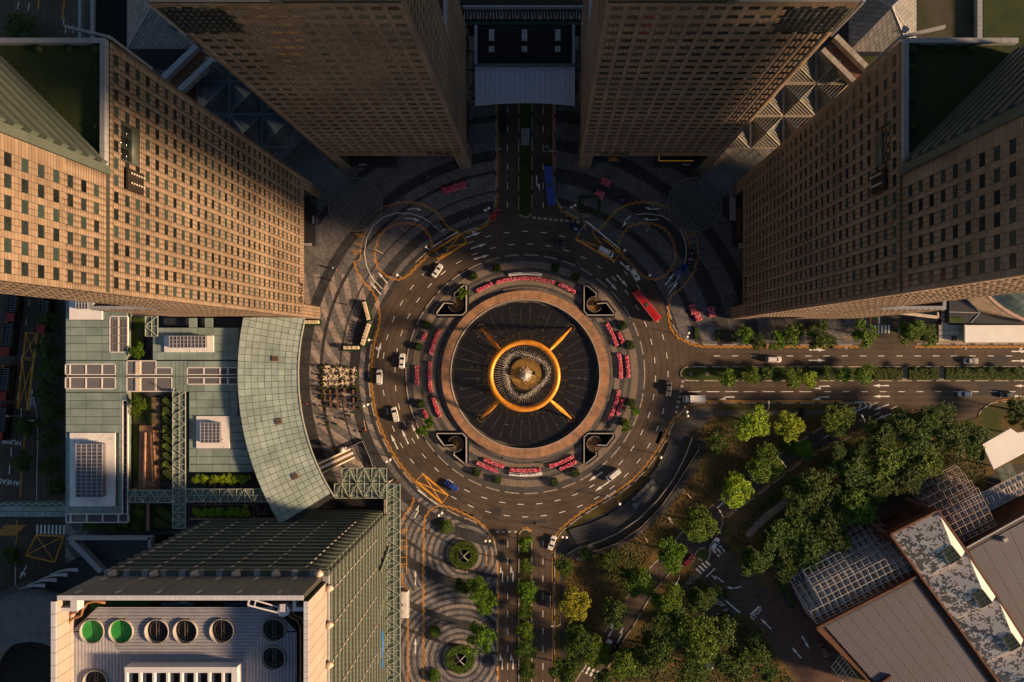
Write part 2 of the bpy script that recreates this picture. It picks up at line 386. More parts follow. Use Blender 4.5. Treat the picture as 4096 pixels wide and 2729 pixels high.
b = MB(); b.prism(GL([(3700,1376),(4300,1376),(4300,-300),(3660,-300),(3660,1365)]), 0, .12); ne_walk = b.build('north_east_pavement', pale_pave, kind='structure')
kerb(GL([(3665,1376),(4300,1376)]), ne_walk)
# park between the roads (south-east)
p_edge = [(2821,1612),(2774,1616),(2736,1641),(2708,1669),(2684,1712),(2665,1759),(2632,1815),(2590,1872),(2533,1933),(2462,1985),(2401,2018),(2340,2056),(2308,2078),(2274,2102),(2245,2128),(2226,2159),(2219,2215),(2217,2900)]
slip_nw = [(2302,2729),(2401,2555),(2505,2395),(2580,2291),(2660,2211),(2722,2135),(2802,2060),(2892,1989),(3000,1905),(3108,1825),(3198,1766),(3283,1712),(3395,1660),(3424,1640),(3424,1622),(3410,1612),(2821,1612)]
b = MB(); b.prism(GL(p_edge+[(2225,2900)]+slip_nw[:-1]), 0, .12); park = b.build('park_lawn', lawn, kind='structure')
kerb(GL(p_edge), park); kerb(GL(slip_nw), park)
slip_se = [(3700,1640),(3656,1650),(3510,1700),(3439,1730),(3302,1796),(3208,1848),(3094,1933),(3000,2004),(2930,2050),(2890,2090),(2878,2130),(2892,2168)]
slip_se2 = [(2774,2240),(2689,2281),(2618,2362),(2571,2437),(2543,2489),(2491,2565),(2401,2725),(2330,2900)]
b = MB(); b.prism(GL(slip_se+[(2830,2200)]+slip_se2+[(4300,2900),(4300,1605),(4034,1605),(3963,1612),(3925,1641),(3906,1674),(3800,1690)]), 0, .12)
estate = b.build('estate_lawn', lawn, kind='structure')
kerb(GL(slip_se), estate); kerb(GL(slip_se2), estate); kerb(GL([(4300,1605),(4034,1605),(3963,1612),(3925,1641),(3906,1674)]), estate)
brick = mat('brick_paving', (.10, .055, .042), .8, var=.25, sc=.5, fine=.3)
brown_pave = mat('terracotta_paving', (.13, .055, .03), .8, var=.25, sc=.5, fine=.3)
def sheet(name, pts, m, z, parent=None, **k):
    b = MB(); b.prism(GL(pts), None, z); o = b.build(name, m, parent); o['kind'] = 'structure' if parent is None else 'stuff'; return o
sheet('estate_driveway', [(2760,2268),(2800,2215),(2880,2160),(2900,2172),(3043,2329),(3085,2375),(3000,2462),(2958,2456),(2900,2430),(2800,2520),(2720,2470),(2826,2400),(2838,2350),(2812,2296)], asphalt, .124)
sheet('estate_brick_road', [(3000,2466),(3085,2375),(3120,2350),(3200,2420),(3420,2700),(3420,2900),(3330,2900),(3200,2740)], brick, .128)
sheet('forecourt_pavement', [(3085,2374),(3060,2290),(3200,2200),(3560,2010),(3750,1940),(3900,2080),(3900,2300),(3300,2520),(3200,2420)], brown_pave, .126)
sheet('carpark_driveway', [(3780,1960),(3830,1900),(3880,1905),(3935,1960),(3960,2010),(3900,2060),(3850,2020)], asphalt, .130)
sheet('carpark_forecourt', [(3935,1960),(3960,1900),(4030,1860),(4300,1830),(4300,2050),(3960,2080)], asph2, .134)
sheet('garden_path', [(3655,1702),(3700,1708),(3650,1735),(3500,1810),(3300,1920),(3150,2020),(3060,2090),(3000,2150),(2975,2140),(3060,2050),(3200,1950),(3400,1830),(3560,1750)], pale_pave, .138)
sheet('kerbside_path', [(2821,1625),(2870,1630),(2870,1640),(3380,1642),(3380,1660),(2870,1665),(2790,1672),(2735,1672),(2745,1648),(2780,1628)], mat('grey_slabs', (.12,.10,.085), .8, var=.2, sc=.8, fine=.2), .130)
sheet('path_to_crossing', [(2725,2348),(2772,2296),(2800,2300),(2752,2362)], pale_pave, .129)
sheet('park_footpath', [(2240,2230),(2262,2230),(2262,2900),(2240,2900)], asph2, .131)
# medians
def median(name, pts, m):
    b = MB(); b.prism(GL(pts), 0, .15); o = b.build(name, m, kind='structure'); kerb(GL(pts), o, closed=True, z=.17); return o
def cap(cx, cy, r, a0, a1, n=8): return [(cx+r*math.cos(R(a0+(a1-a0)*i/n)), cy+r*math.sin(R(a0+(a1-a0)*i/n))) for i in range(n+1)]
median('north_median', [(2075,-300)]+[(2075,845)]+cap(2102,845,27,170,10)+[(2129,-300)], grass)
median('south_median', [(2127,2900),(2127,2143)]+cap(2101,2143,26,-10,-170)+[(2075,2900)], mat('median_soil', (.055,.04,.02), .9, col2=(.03,.05,.01), sc=.3, fine=.3))
median('east_median', [(4300,1467)]+[(2750,1467)]+cap(2750,1495,28,-95,-265)+[(4300,1523)], grass)
median('crossing_island', [(2778,2222),(2792,2196),(2835,2190),(2842,2225),(2818,2250)], grass)
# side street at the east tower, bus road far left
sheet('east_side_street', [(3478,1150),(3655,1150),(3660,1382),(3430,1382),(3465,1350)], asphalt, .124)
# ---------------------------------------------------------------- painted markings: children of the road
mk = thing('road_markings', None, None, kind='structure')
ZM = .008
def dash(px, py, ln, ang, wd=2.6, z=ZM, m=white_line, name='lane_dash', cache={}):
    k = (round(ln), wd, m.name)
    if k not in cache:
        b = MB(); b.quad((-ln/2/S,-wd/2/S,0),(ln/2/S,-wd/2/S,0),(ln/2/S,wd/2/S,0),(-ln/2/S,wd/2/S,0)); me = bpy.data.meshes.new(name)
        me.from_pydata(b.v, [], b.f); me.materials.append(m); cache[k] = me
    o = link(cache[k], name, mk); o.location = G(px, py, z); o.rotation_euler = (0, 0, -R(ang)); return o
# ring road dashes
for r, n, ph in ((521, 44, 2), (571, 48, 0)):
    for i in range(n):
        a = ph+360*i/n
        if r == 571 and (-13 < ((a+180) % 360)-180 < 12): pass
        x, y = CX+r*math.cos(R(a)), CY+r*math.sin(R(a)); dash(x, y, 25, a+90)
for y in range(440, 860, 76): dash(2030, y, 26, 90); dash(2173, y, 26, 90)
for y in list(range(2176, 2740, 70)): dash(2031, y, 26, 90); dash(2172, y, 26, 90)
for x in list(range(2868, 4110, 73)): dash(x, 1424, 25, 0)
for x in list(range(2778, 3260, 74)): dash(x, 1567, 50, 0)
for x in list(range(3310, 4110, 74)): dash(x, 1567, 26, 0)
for (x, y, a) in ((3447,1680,-25),(3510,1655,-25),(3575,1631,-22),(3305,1747,-30),(3225,1775,-30)): dash(x, y, 26, a)
for i in range(9):      # give-way double dashes
    dash(2136+i*22, 869+i*2.2, 13, 4, 2); dash(2136+i*22, 874+i*2.2, 13, 4, 2)
    if i < 7: dash(2735-i*4.6, 1526+i*20.5, 11, 101, 2); dash(2729-i*4.6, 1525+i*20.5, 11, 101, 2)
for i in range(5): dash(1990+i*24, 2125.5, 11, 0, 1.8); dash(1990+i*24, 2129.5, 11, 0, 1.8)
# arrows
def arrow(px, py, ang, ln=66, kind='straight', z=ZM, cache={}):
    if kind not in cache:
        b = MB(); L = 66/S
        def q(*p): b.add([(x, y, 0) for x, y in p], [list(range(len(p)))])
        if kind in ('straight', 'both'):
            q((-L/2,-.22),(L*.08,-.12),(L*.08,.12),(-L/2,.22)); q((L*.05,-.48),(L/2,0),(L*.05,.48))
        if kind == 'both':
            q((-L*.1,.1),(L*.02,.8),(L*.1,.8),(0,.1)); q((L*.0,.55),(L*.2,.95),(L*.02,1.2))
        if kind == 'turn':
            q((-L/2,-.22),(L*.1,-.10),(L*.1,.16),(-L/2,.22)); q((L*.08,-.1),(L*.22,.5),(L*.12,.62),(L*.02,.1)); q((L*.08,.25),(L*.48,.75),(L*.0,1.05))
        if kind == 'curve':
            pts = [Vector((-L/2+L*.7*i/6, .9*math.sin(i/6*1.6)-.6, 0)) for i in range(7)]; b.path(pts, .3, 0, 0); q((L*.18,-.25),(L/2,.15),(L*.14,.75))
        me = bpy.data.meshes.new('arrow'); me.from_pydata(b.v, [], b.f); me.materials.append(white_line); cache[kind] = me
    o = link(cache[kind], 'arrow_marking', mk); o.location = G(px, py, z); o.rotation_euler = (0, 0, -R(ang)); o.scale = (ln/66,)*2+(1,)
    return o
for a in [(1894,940,-20,'both'),(1915,985,-18,0),(1928,1028,-16,0),(1517,1400,-78,'both'),(2489,1124,48,0),(2448,1140,48,0),(2505,1070,42,'both'),
          (1577,1767,-115,0),(1620,1747,-115,0),(1660,1725,-115,0),(2382,1907,146,0),(2407,1947,146,0),(2437,1982,146,'both'),
          (2147,735,88,'turn'),(3270,1400,0,'both'),(3268,1442,0,0),(4080,1406,0,'both'),(4080,1444,0,0),(2905,1588,180,'turn'),(3285,1545,180,'turn'),(3283,1588,180,'turn'),
          (3523,1543,180,0),(3525,1586,180,0),(3525,1629,160,0),(3537,1665,160,'both'),(4090,1544,180,0),(4075,1586,180,0),
          (2011,2295,-88,'turn'),(2053,2295,-88,'turn'),(2010,2645,-88,'turn'),(2053,2645,-88,'turn'),(2892,2010,-45,0),(2450,2520,-60,'turn'),(2487,2540,-60,'turn')]:
    arrow(a[0], a[1], a[2], kind=a[3] or 'straight')
for a in [(1530,1110,-130,'straight'),(1504,1155,-130,'straight'),(1660,838,12,'curve'),(1650,878,20,'curve'),(1672,2047,-62,'turn'),(1662,2310,-90,'straight'),(1662,2583,-90,'straight'),
          (2609,835,192,'curve'),(2602,878,190,'curve'),(2500,885,135,'turn'),(2678,1118,-52,'straight'),(2694,1150,-52,'straight'),
          (2870,2310,-140,'turn'),(2935,2350,185,'curve'),(3063,2495,-135,'straight'),(3185,2610,-130,'straight'),(3222,2570,60,'straight'),(3850,1935,35,'straight'),(3835,1958,-145,'turn')]:
    arrow(a[0], a[1], a[2], ln=60, kind=a[3], z=.142)
# continuous lines
def line(pts, wd, m, z=ZM, name='painted_line', closed=False, parent=None):
    b = MB(); b.path([Vector((p[0], p[1], 0)) for p in pts], wd, z, z, closed=closed); return b.build(name, m, parent or mk)
def dzig(pts, z=ZM, amp=2.4, step=13, name='yellow_zigzag_line'):
    for o in (-.19, .19): line(zig(GL(pts), amp/S, step/S, o), .15, yellow_line, z, name)
def dline(pts, z=ZM, sep=.3):
    for o in (-sep/2, sep/2): line(offset(resample(GL(pts), 1.5), o), .13, yellow_line, z, 'double_yellow_line')
dline([(1990,-100),(1990,760)]); dline([(2213,-100),(2213,740)]); dline([(1993,2240),(1993,2729)]); dline([(2211,2230),(2211,2729)])
dzig([(1990,770),(1985,830),(1968,878),(1940,905),(1900,924),(1868,932),(1835,925)]); dzig([(2213,750),(2222,800),(2240,835),(2275,862),(2330,886)])
dzig([(1835,925),(1795,915),(1774,885),(1740,845),(1690,818),(1640,809),(1590,812),(1540,827),(1505,845)], z=.126)
dzig([(1417,1046),(1425,1080),(1455,1130),(1490,1165),(1510,1205),(1518,1245),(1520,1280),(1510,1330)], z=.126)
dzig(arcpts(616, 196, 150, 30)); dzig(arcpts(616, 150, 132, 12))
loopW = [(1725,960),(1728,985),(1724,1008),(1700,1035),(1665,1068),(1635,1100),(1605,1117),(1575,1120),(1540,1100),(1515,1075),(1500,1040),(1501,1000),(1515,950),(1545,915),(1590,895),(1640,893),(1685,905),(1712,935),(1725,960)]
dzig(loopW, z=.126); dzig([(4202-a, b) for a, b in loopW], z=.126)
dzig([(4202-a, b) for a, b in [(1835,925),(1795,915),(1774,885),(1740,845),(1690,818),(1640,809),(1590,812),(1540,827),(1505,845)]], z=.126)
dzig([(2786,1040),(2780,1080),(2755,1120),(2725,1155),(2690,1175),(2678,1200),(2673,1240),(2676,1280),(2686,1320),(2712,1350),(2760,1376),(2800,1386),(2840,1388),(3440,1388)], z=.13)
dzig([(3660,1388),(4110,1388)]); dline([(2790,1605),(3378,1605)])
dzig([(2806,1607),(2765,1618),(2728,1645),(2698,1672),(2672,1715),(2652,1765),(2620,1815),(2580,1868),(2525,1925),(2455,1975),(2395,2008),(2330,2046),(2268,2095),(2232,2130),(2215,2165),(2210,2215)])
dzig([(3656,1642),(3510,1692),(3439,1722),(3302,1788),(3208,1840),(3094,1925),(3000,1996),(2930,2042),(2882,2085)])
dzig([(3905,1680),(3922,1646),(3960,1616),(4034,1598),(4110,1596)]); dline([(3195,1762),(3283,1708)]); dline([(3008,1900),(3105,1828)]); dline([(2815,2045),(2880,1993)])
dzig([(1760,2022),(1800,2030),(1850,2050),(1905,2080),(1945,2112),(1970,2145),(1982,2190)])
dzig([(1655,1990),(1650,2020),(1625,2050),(1608,2085)], z=.126)
dzig([(1760,2020),(1720,2040),(1700,2070),(1696,2110),(1694,2160),(1694,2740)], z=.126)
dzig([(1608,2300),(1610,2330),(1628,2360),(1632,2400),(1632,2740)], z=.126)
dzig([(2075,2130),(2088,2118),(2103,2113),(2120,2118),(2130,2135)], step=8)
# yellow boxes
def ybox(c, z=ZM, cross=True, wd=.6):
    line(GL(c), wd, yellow_line, z, 'yellow_box_outline', closed=True)
    if cross: line(GL([c[0], c[2]]), .28, yellow_line, z+.003, 'yellow_box_diagonal'); line(GL([c[1], c[3]]), .28, yellow_line, z+.006, 'yellow_box_diagonal')
ybox([(1729,1006),(1848,933),(1866,972),(1755,1039)]); ybox([(2303,957),(2342,893),(2482,1013),(2456,1045)])
ybox([(1663,1925),(1693,1897),(1792,1982),(1768,2013)])
ybox([(103,1331),(147,1336),(136,1436),(92,1430)]); ybox([(90,1438),(134,1443),(109,1640),(70,1635)]); ybox([(145,2141),(255,2145),(218,2250),(103,2222)])
line(GL([(1732,987),(1831,928)]), .35, white_line, .126, 'stop_line'); line(GL([(2345,886),(2481,998)]), .45, white_line, .126, 'stop_line'); line(GL([(1672,1960),(1750,2018)]), .45, white_line, .126, 'stop_line')
line(GL([(1529,1156),(1487,1110),(1467,1065),(1458,1010),(1467,955),(1492,905),(1535,868),(1585,853),(1640,854),(1690,870),(1724,892)]), .22, white_line, .126, 'lane_line')
line(GL([(1732,900),(1770,935)]), .22, white_line, .126, 'lane_line')
line(GL([(2543,859),(2590,855),(2640,862),(2690,885),(2725,925),(2743,975),(2745,1020),(2738,1056)]), .22, white_line, .126, 'lane_line')
line(GL([(2718,1103),(2700,1130),(2670,1150)]), .2, white_line, .126, 'lane_line')
# taxi bays
line(GL([(1500,845),(1515,868),(1470,915),(1445,975),(1441,1040),(1417,1046)]), .16, yellow_line, .13, 'taxi_bay_outline')
line(GL([(1417,972),(1442,978)]), .16, yellow_line, .13, 'taxi_bay_outline'); line(GL([(1448,900),(1470,916)]), .16, yellow_line, .13, 'taxi_bay_outline')
line(GL([(2690,845),(2735,915),(2757,975),(2765,1035),(2793,1039),(2790,960),(2770,925)]), .16, yellow_line, .13, 'taxi_bay_outline'); line(GL([(2757,973),(2784,966)]), .16, yellow_line, .13, 'taxi_bay_outline')
for (x, y, s) in ((1441,942,'TAXI BAY\nNO-2'),(1427,1010,'TAXI BAY\nNO-3'),(2757,942,'TAXI BAY\nNO-2')): text(s, .75, G(x, y, .13), 0, yellow_line, mk)
line(GL([(1600,2094),(1627,2094),(1627,2296),(1602,2298)]), .18, yellow_line, .13, 'taxi_bay_outline')
for y in (2162, 2229): line(GL([(1600,y),(1627,y)]), .16, yellow_line, .13, 'taxi_bay_outline')
for y in (2125, 2192, 2262): text('TAXI BAY\nNO.', .8, G(1611, y, .13), 0, yellow_line, mk)
line(GL([(1944,2203),(1969,2201),(1972,2262),(1948,2264)]), .16, yellow_line, .13, 'smoking_area_outline', closed=True)
line(GL([(2306,826),(2298,846),(2355,868),(2362,850)]), .14, yellow_line, .13, 'smoking_area_outline')
line(GL([(3370,1335),(3397,1310),(3420,1325),(3393,1360)]), .14, yellow_line, .13, 'smoking_area_outline', closed=True)
line(GL([(3421,1609),(3512,1609),(3412,1650)]), .3, white_line, ZM, 'chevron_outline', closed=True)
for x in (3445, 3467, 3488): line(GL([(x-9,1612),(x,1622),(x-12,1634)]), .3, white_line, ZM+.004, 'chevron')
# text on the roads
for (s, sz, x, y, a, z) in (('STOP',1.9,2873,2409,-36,.142),('ST',1.7,2911,2443,-36,.142),('STOP',2.0,3026,2454,50,.145),('STOP',1.9,3797,1933,62,.142),('OUT',1.7,3887,1989,22,.142),('IN',1.7,3918,1972,202,.142),
                            ('HUMP',2.2,47,1768,172,.012),('AHEAD',2.2,33,1928,172,.012)):
    text(s, sz, G(x, y, z), R(a), white_line, mk)
line(GL([(2843,2351),(2960,2452)]), .4, white_line, .142, 'stop_line'); line(GL([(2823,2308),(2859,2274)]), .35, white_line, .142, 'stop_line'); line(GL([(3002,2459),(3035,2426)]), .45, white_line, .145, 'stop_line')
line(GL([(3812,1920),(3860,1945),(3905,1990),(3913,2010)]), .22, white_line, .142, 'lane_line')
for (x, y) in ((2895,2440),(2870,2455),(2850,2470)): dash(x, y, 14, -36, 2.2, .142)
# zebra crossings
def zebra(x0, y0, x1, y1, n, ln, wd, z):
    ux, uy = (x1-x0)/(n-1), (y1-y0)/(n-1); an = math.degrees(math.atan2(uy, ux))+90
    for i in range(n): dash(x0+ux*i, y0+uy*i, ln, an, wd, z, name='crossing_stripe')
zebra(3486,1317,3555,1317,6,33,7,.132); zebra(3597,1317,3625,1317,3,33,7,.132)
zebra(2795,2285,2829,2251,4,30,7,.13); zebra(2866,2215,2888,2195,3,30,7,.13); zebra(2335,2672,2402,2708,5,34,9,.012)
zebra(149,2118,256,2120,8,37,7,.012)
line(GL([(3482,1268),(3482,1300)]), .3, yellow_line, .132, 'double_yellow_line'); line(GL([(3516,1268),(3516,1296)]), .3, white_line, .132, 'lane_line')
for (x, y) in ((116,1213),(105,1288),(97,1361),(86,1437),(78,1513),(70,1586)): dash(x, y, 26, 97)
for i in range(12): line(GL([(0+i*7-20,2143),(0+i*7+25,2100)]), .2, yellow_line, .012, 'hatching_line')
line(GL([(68,2083),(68,2100),(68,2146),(62,2180)]), .2, yellow_line, .013, 'double_yellow_line')
line(GL([(175,1335),(160,1370),(163,1400),(175,1425),(190,1450)]), .3, yellow_line, .013, 'double_yellow_line')
line(GL([(128,1556),(118,1640),(143,1635),(128,1556)]), .18, white_line, .013, 'chevron_outline'); [line(GL([(122,1600+i*12),(130,1592+i*12),(138,1600+i*12)]), .18, white_line, .013, 'chevron') for i in range(3)]
line(GL([(145,1640),(152,1740),(148,1860),(146,2000)]), .15, white_line, .013, 'lane_line'); dline([(103,1680),(96,1780),(85,1900),(80,2000)], z=.013)
for (x, y) in ((85,1650),(45,1808),(38,1880),(190,1870),(175,1590)): dash(x, y, 36, 92, 3)
arrow(92, 2290, 120, 58, 'both', z=.014)
line(GL([(62,2240),(60,2380)]), .2, white_line, .013, 'lane_line')
# patched asphalt and drain covers on the ring road
asph3 = mat('asphalt_old_patch', (.105, .082, .062), .85, var=.25, sc=.5, fine=.25)
for i in range(26):
    a_, r_ = random.uniform(0, 360), random.choice((490, 512, 538, 560, 592, 608)); w_, l_ = random.uniform(.5, 2.2), random.uniform(1, 9); x_, y_ = CX+r_*math.cos(R(a_)), CY+r_*math.sin(R(a_)); c_ = G(x_, y_, .003); b = MB(); b.obox((c_.x, c_.y, .0), l_, w_, .004, -R(a_+90)); b.build('asphalt_patch', asph3 if i % 3 else asph2, mk, kind='stuff')
for i in range(16):
    a_, r_ = 11+i*22.7, (486, 545, 598)[i % 3]; c_ = G(CX+r_*math.cos(R(a_)), CY+r_*math.sin(R(a_))); b = MB(); b.cyl((c_.x, c_.y), .42, 0, .009, 14); b.build('manhole_cover', kerb_d, mk)
# dark patches of newer asphalt and drain covers
for (x, y, a, c) in ((2158,1545,0,0),(3550,1427,26,24),):
    pass
for i, (x, y, sx, sy) in enumerate(((3987,1445,90,46),(3812,1420,12,80),(3970,1548,120,70),(2960,1430,14,12),(2985,1424,12,12),(3552,1427,12,10),(3335,1456,14,14),(3310,1457,14,14),(2040,2287,14,14),(2036,2243,12,12),(2138,2093,9,9),(2845,1432,16,8))):
    sheet('asphalt_patch', [(x-sx/2,y-sy/2),(x+sx/2,y-sy/2),(x+sx/2,y+sy/2),(x-sx/2,y+sy/2)], asph2, .004, mk)
# ================================================================ FOUNTAIN ISLAND
black_gran = mat('black_granite', (.0075, .008, .011), .45, var=.3, sc=.4, fine=.2, spec=.5)
coping_m = mat('pink_granite_coping', (.25, .15, .09), .6, col2=(.50, .27, .15), sc=.35, fine=.3)
grey_gran = mat('grey_granite', (.15, .13, .12), .6, var=.25, sc=.6, fine=.25)
pale_metal = mat('pale_parapet', (.42, .40, .38), .5, var=.12, sc=1)
bronze = mat('bronze', (.88, .33, .035), .42, metal=.25, var=.18, sc=.6, fine=.1, spec=.5)
bronze_d = mat('aged_bronze', (.38, .23, .06), .5, metal=.5, var=.35, sc=.8, fine=.25)
water_m = mat('water_spray', (.85, .78, .74), .5, var=.05, sc=2, alpha=.6)
foam_m = mat('water_foam', (.85, .80, .76), .6, var=.08, sc=2, alpha=.65)
isl_pave = paving('island_paving', (.17, .155, .14), (.085, .080, .080), (.25, .20, .155), [(334,1),(344,0),(353,2),(376,0),(392,1),(409,0),(425,2),(447,0)], slab=(.55, .38))
pit0 = [(1855,1143),(1866,1143),(1866,1245),(1851,1261),(1749,1261),(1749,1250),(1777,1213),(1814,1216),(1824,1218),(1819,1187),(1816,1175)]
def mir(pts, mx, my): return [(2*CX-x if mx else x, 2*CY-y if my else y) for x, y in pts]
pits = [mir(pit0, mx, my) for mx in (0, 1) for my in (0, 1)]
b = MB(); b.prism(circ(CEN, 476/S, 120), -.05, .14, holes=[GL(p) for p in pits]+[circ(CEN, 296/S, 96)]); island = b.build('fountain_plaza', isl_pave, kind='structure')
kerb(circ(CEN, 477.5/S, 120), island, closed=True, z=.16)
fr = thing('fountain_basin', 'round black granite fountain basin with radial seams inside a pink granite rim', 'fountain basin', (CEN.x, CEN.y, 0))
# rim stones
for i in range(72):
    a = 2*PI*i/72; b = MB(); b.sector(CEN, 298/S, 334/S, a+.0012, a+2*PI/72-.0012, .1, 1.0, 2); b.build('coping_stone', coping_m, fr)
b = MB(); b.sector(CEN, 296/S, 298.6/S, 0, 2*PI, 0, 1.12, 96); b.build('inner_lip', pale_metal, fr)
b = MB(); b.prism(circ(CEN, 297/S, 96), -.6, -.2); b.build('basin_floor', mat('basin_joint', (.10,.085,.06), .6), fr)
for i in range(40):
    a = 2*PI*(i+.5)/40; r1 = (284 if i % 2 else 288)/S
    b = MB(); b.sector(CEN, 176/S, r1, a+.0035, a+2*PI/40-.0035, -.2, .02+.03*(i % 2), 2); b.build('floor_slab', black_gran, fr)
for i in range(20):
    a = 2*PI*(i+.5)/20; b = MB(); b.sector(CEN, 70/S, 175/S, a+.004, a+2*PI/20-.004, -.2, .10, 3); b.build('inner_floor_slab', mat('warm_black_granite', (.013,.0115,.0105), .5, var=.3, sc=.4, fine=.2), fr)
b = MB()
for i in range(60):
    a = random.random()*2*PI; r = random.choice((160, 190, 215, 240, 262))/S; b.cyl((CEN.x+r*math.cos(a), CEN.y+r*math.sin(a)), .1, .05, .12, 6)
b.build('nozzle', pale_metal, fr, kind='stuff')
for i in range(40):
    a = 2*PI*i/40+PI/40; b = MB(); b.bar((CEN.x+176/S*math.cos(a), CEN.y+176/S*math.sin(a), .07), (CEN.x+(262+(i % 2)*14)/S*math.cos(a), CEN.y+(262+(i % 2)*14)/S*math.sin(a), .07), .055, .03); b.build('seam_strip', mat('seam_brass', (.20,.17,.12), .5), fr)
for i in range(20):
    a = 2*PI*i/20+PI/20; b = MB(); b.bar((CEN.x+128/S*math.cos(a), CEN.y+128/S*math.sin(a), .12), (CEN.x+172/S*math.cos(a), CEN.y+172/S*math.sin(a), .12), .06, .03); b.build('seam_strip', bronze_d, fr)
for (dx, dy) in ((-1,-1),(1,-1),(-1,1),(1,1)):
    f = G(2104+dx*181, 1493+dy*181); b = MB(); b.cyl(f, 1.25, -.1, .12, 28); b.build('leg_socket', black_gran, fr)
    b = MB(); b.sector(f, 1.02, 1.14, 0, 2*PI, .1, .2, 24); b.build('socket_ring', bronze_d, fr)
fn = thing('bronze_fountain', 'giant bronze ring on four leaning bronze legs over the black basin', 'fountain', (CEN.x, CEN.y, 0))
RZ, RR, rr = 13.2, 127.5/S, .82
for i in range(32):      # ring in welded segments
    a0 = 2*PI*i/32; pts = [Vector((CEN.x+RR*math.cos(a0+2*PI/32*k/4), CEN.y+RR*math.sin(a0+2*PI/32*k/4), RZ)) for k in range(5)]
    b = MB(); vs = []
    for k in range(5):      # a torus slice whose ends meet the neighbours exactly
        th = a0+2*PI/32*k/4*.998
        for q in range(18): f = 2*PI*q/18; vs.append((CEN.x+(RR+rr*math.cos(f))*math.cos(th), CEN.y+(RR+rr*math.cos(f))*math.sin(th), RZ+rr*math.sin(f)))
    b.add(vs, [[k*18+q, (k+1)*18+q, (k+1)*18+(q+1) % 18, k*18+(q+1) % 18] for k in range(4) for q in range(18)], 0, True); b.build('ring_segment', bronze, fn)
for (dx, dy) in ((-1,-1),(1,-1),(-1,1),(1,1)):
    f = G(2104+dx*181, 1493+dy*181, .1); an = math.atan2(f.y-CEN.y, f.x-CEN.x); t = Vector((CEN.x+RR*math.cos(an), CEN.y+RR*math.sin(an), RZ-.5))
    m1 = f.lerp(t, .45)+Vector((0,0,.3))
    b = MB(); b.tube([f, f.lerp(t, .2), m1, f.lerp(t, .75), t], [.18, .38, .68, .6, .38], 16); b.build('leg', bronze, fn)
dc = thing('fountain_disc', 'round aged bronze plate under the spray at the middle of the basin', 'fountain plate', G(2104, 1495))
dcc = G(2104, 1495)
b = MB(); b.cyl(dcc, 62/S, .1, .8, 64); b.build('plate', bronze_d, dc)
b = MB()
for i in range(20): b.cyl((dcc.x+57/S*math.cos(2*PI*i/20), dcc.y+57/S*math.sin(2*PI*i/20)), .14, .78, .84, 8)
b.build('rim_hole', black_gran, dc, kind='stuff')
b = MB(); b.sector(dcc, 26/S, 37/S, -.12, .30, .78, .84, 3); b.build('hatch', black_gran, dc)
b = MB(); b.sector(dcc, 19.5/S, 20.5/S, 0, 2*PI, .78, 1.0, 32); b.build('nozzle_ring', pale_metal, dc)
b = MB()
for i in range(68):      # jets arching inward from the ring
    a = 2*PI*i/76+random.uniform(-.01, .01); r1 = (79+11*math.sin(a*3+1)+random.uniform(-3, 3))/S; pts = []
    for k in range(9):
        t = k/8; r = 116/S+(r1-116/S)*t; z = 13*(1-t**1.6)+.3; pts.append(Vector((CEN.x+r*math.cos(a), CEN.y+r*math.sin(a), z)))
    b.tube(pts, [.012+.035*(k/8) for k in range(9)], 5, caps=False)
b.build('water_jets', water_m); bpy.data.objects['water_jets']['kind'] = 'stuff'
b = MB()
for i in range(2200):
    a = random.random()*2*PI; r = (79+11*math.sin(a*3+1)+random.gauss(3, 6))/S; b.ball((CEN.x+r*math.cos(a), CEN.y+r*math.sin(a), .3+random.random()*1.1), random.uniform(.035, .10), 5, 4)
b.build('splashing_foam', foam_m); bpy.data.objects['splashing_foam']['kind'] = 'stuff'
b = MB()
for i in range(1200):
    r = abs(random.gauss(0, .85)); a = random.random()*2*PI; z = .9+random.random()*(4.6-r*2.2 if r < 1.8 else .4)
    b.ball((dcc.x+r*math.cos(a), dcc.y+r*math.sin(a)-.4, max(.9, z)), random.uniform(.06, .17), 6, 4)
b.build('centre_spout', mat('white_water', (.95,.9,.86), .4, var=.03, sc=2, alpha=.85)); bpy.data.objects['centre_spout']['kind'] = 'stuff'
# low rings and benches on the plaza
b = MB(); b.sector(CEN, 334.5/S, 341/S, 0, 2*PI, .13, .55, 96); b.build('outer_step', grey_gran, fr)
for (a0, a1) in ((255,285),(75,105),(-18,18),(163,197),(28,38),(322,332),(142,152),(208,218)):
    b = MB(); b.sector(CEN, 343/S, 350/S, -R(a1), -R(a0), .14, .35, 10); b.build('plaza_step', grey_gran, island)
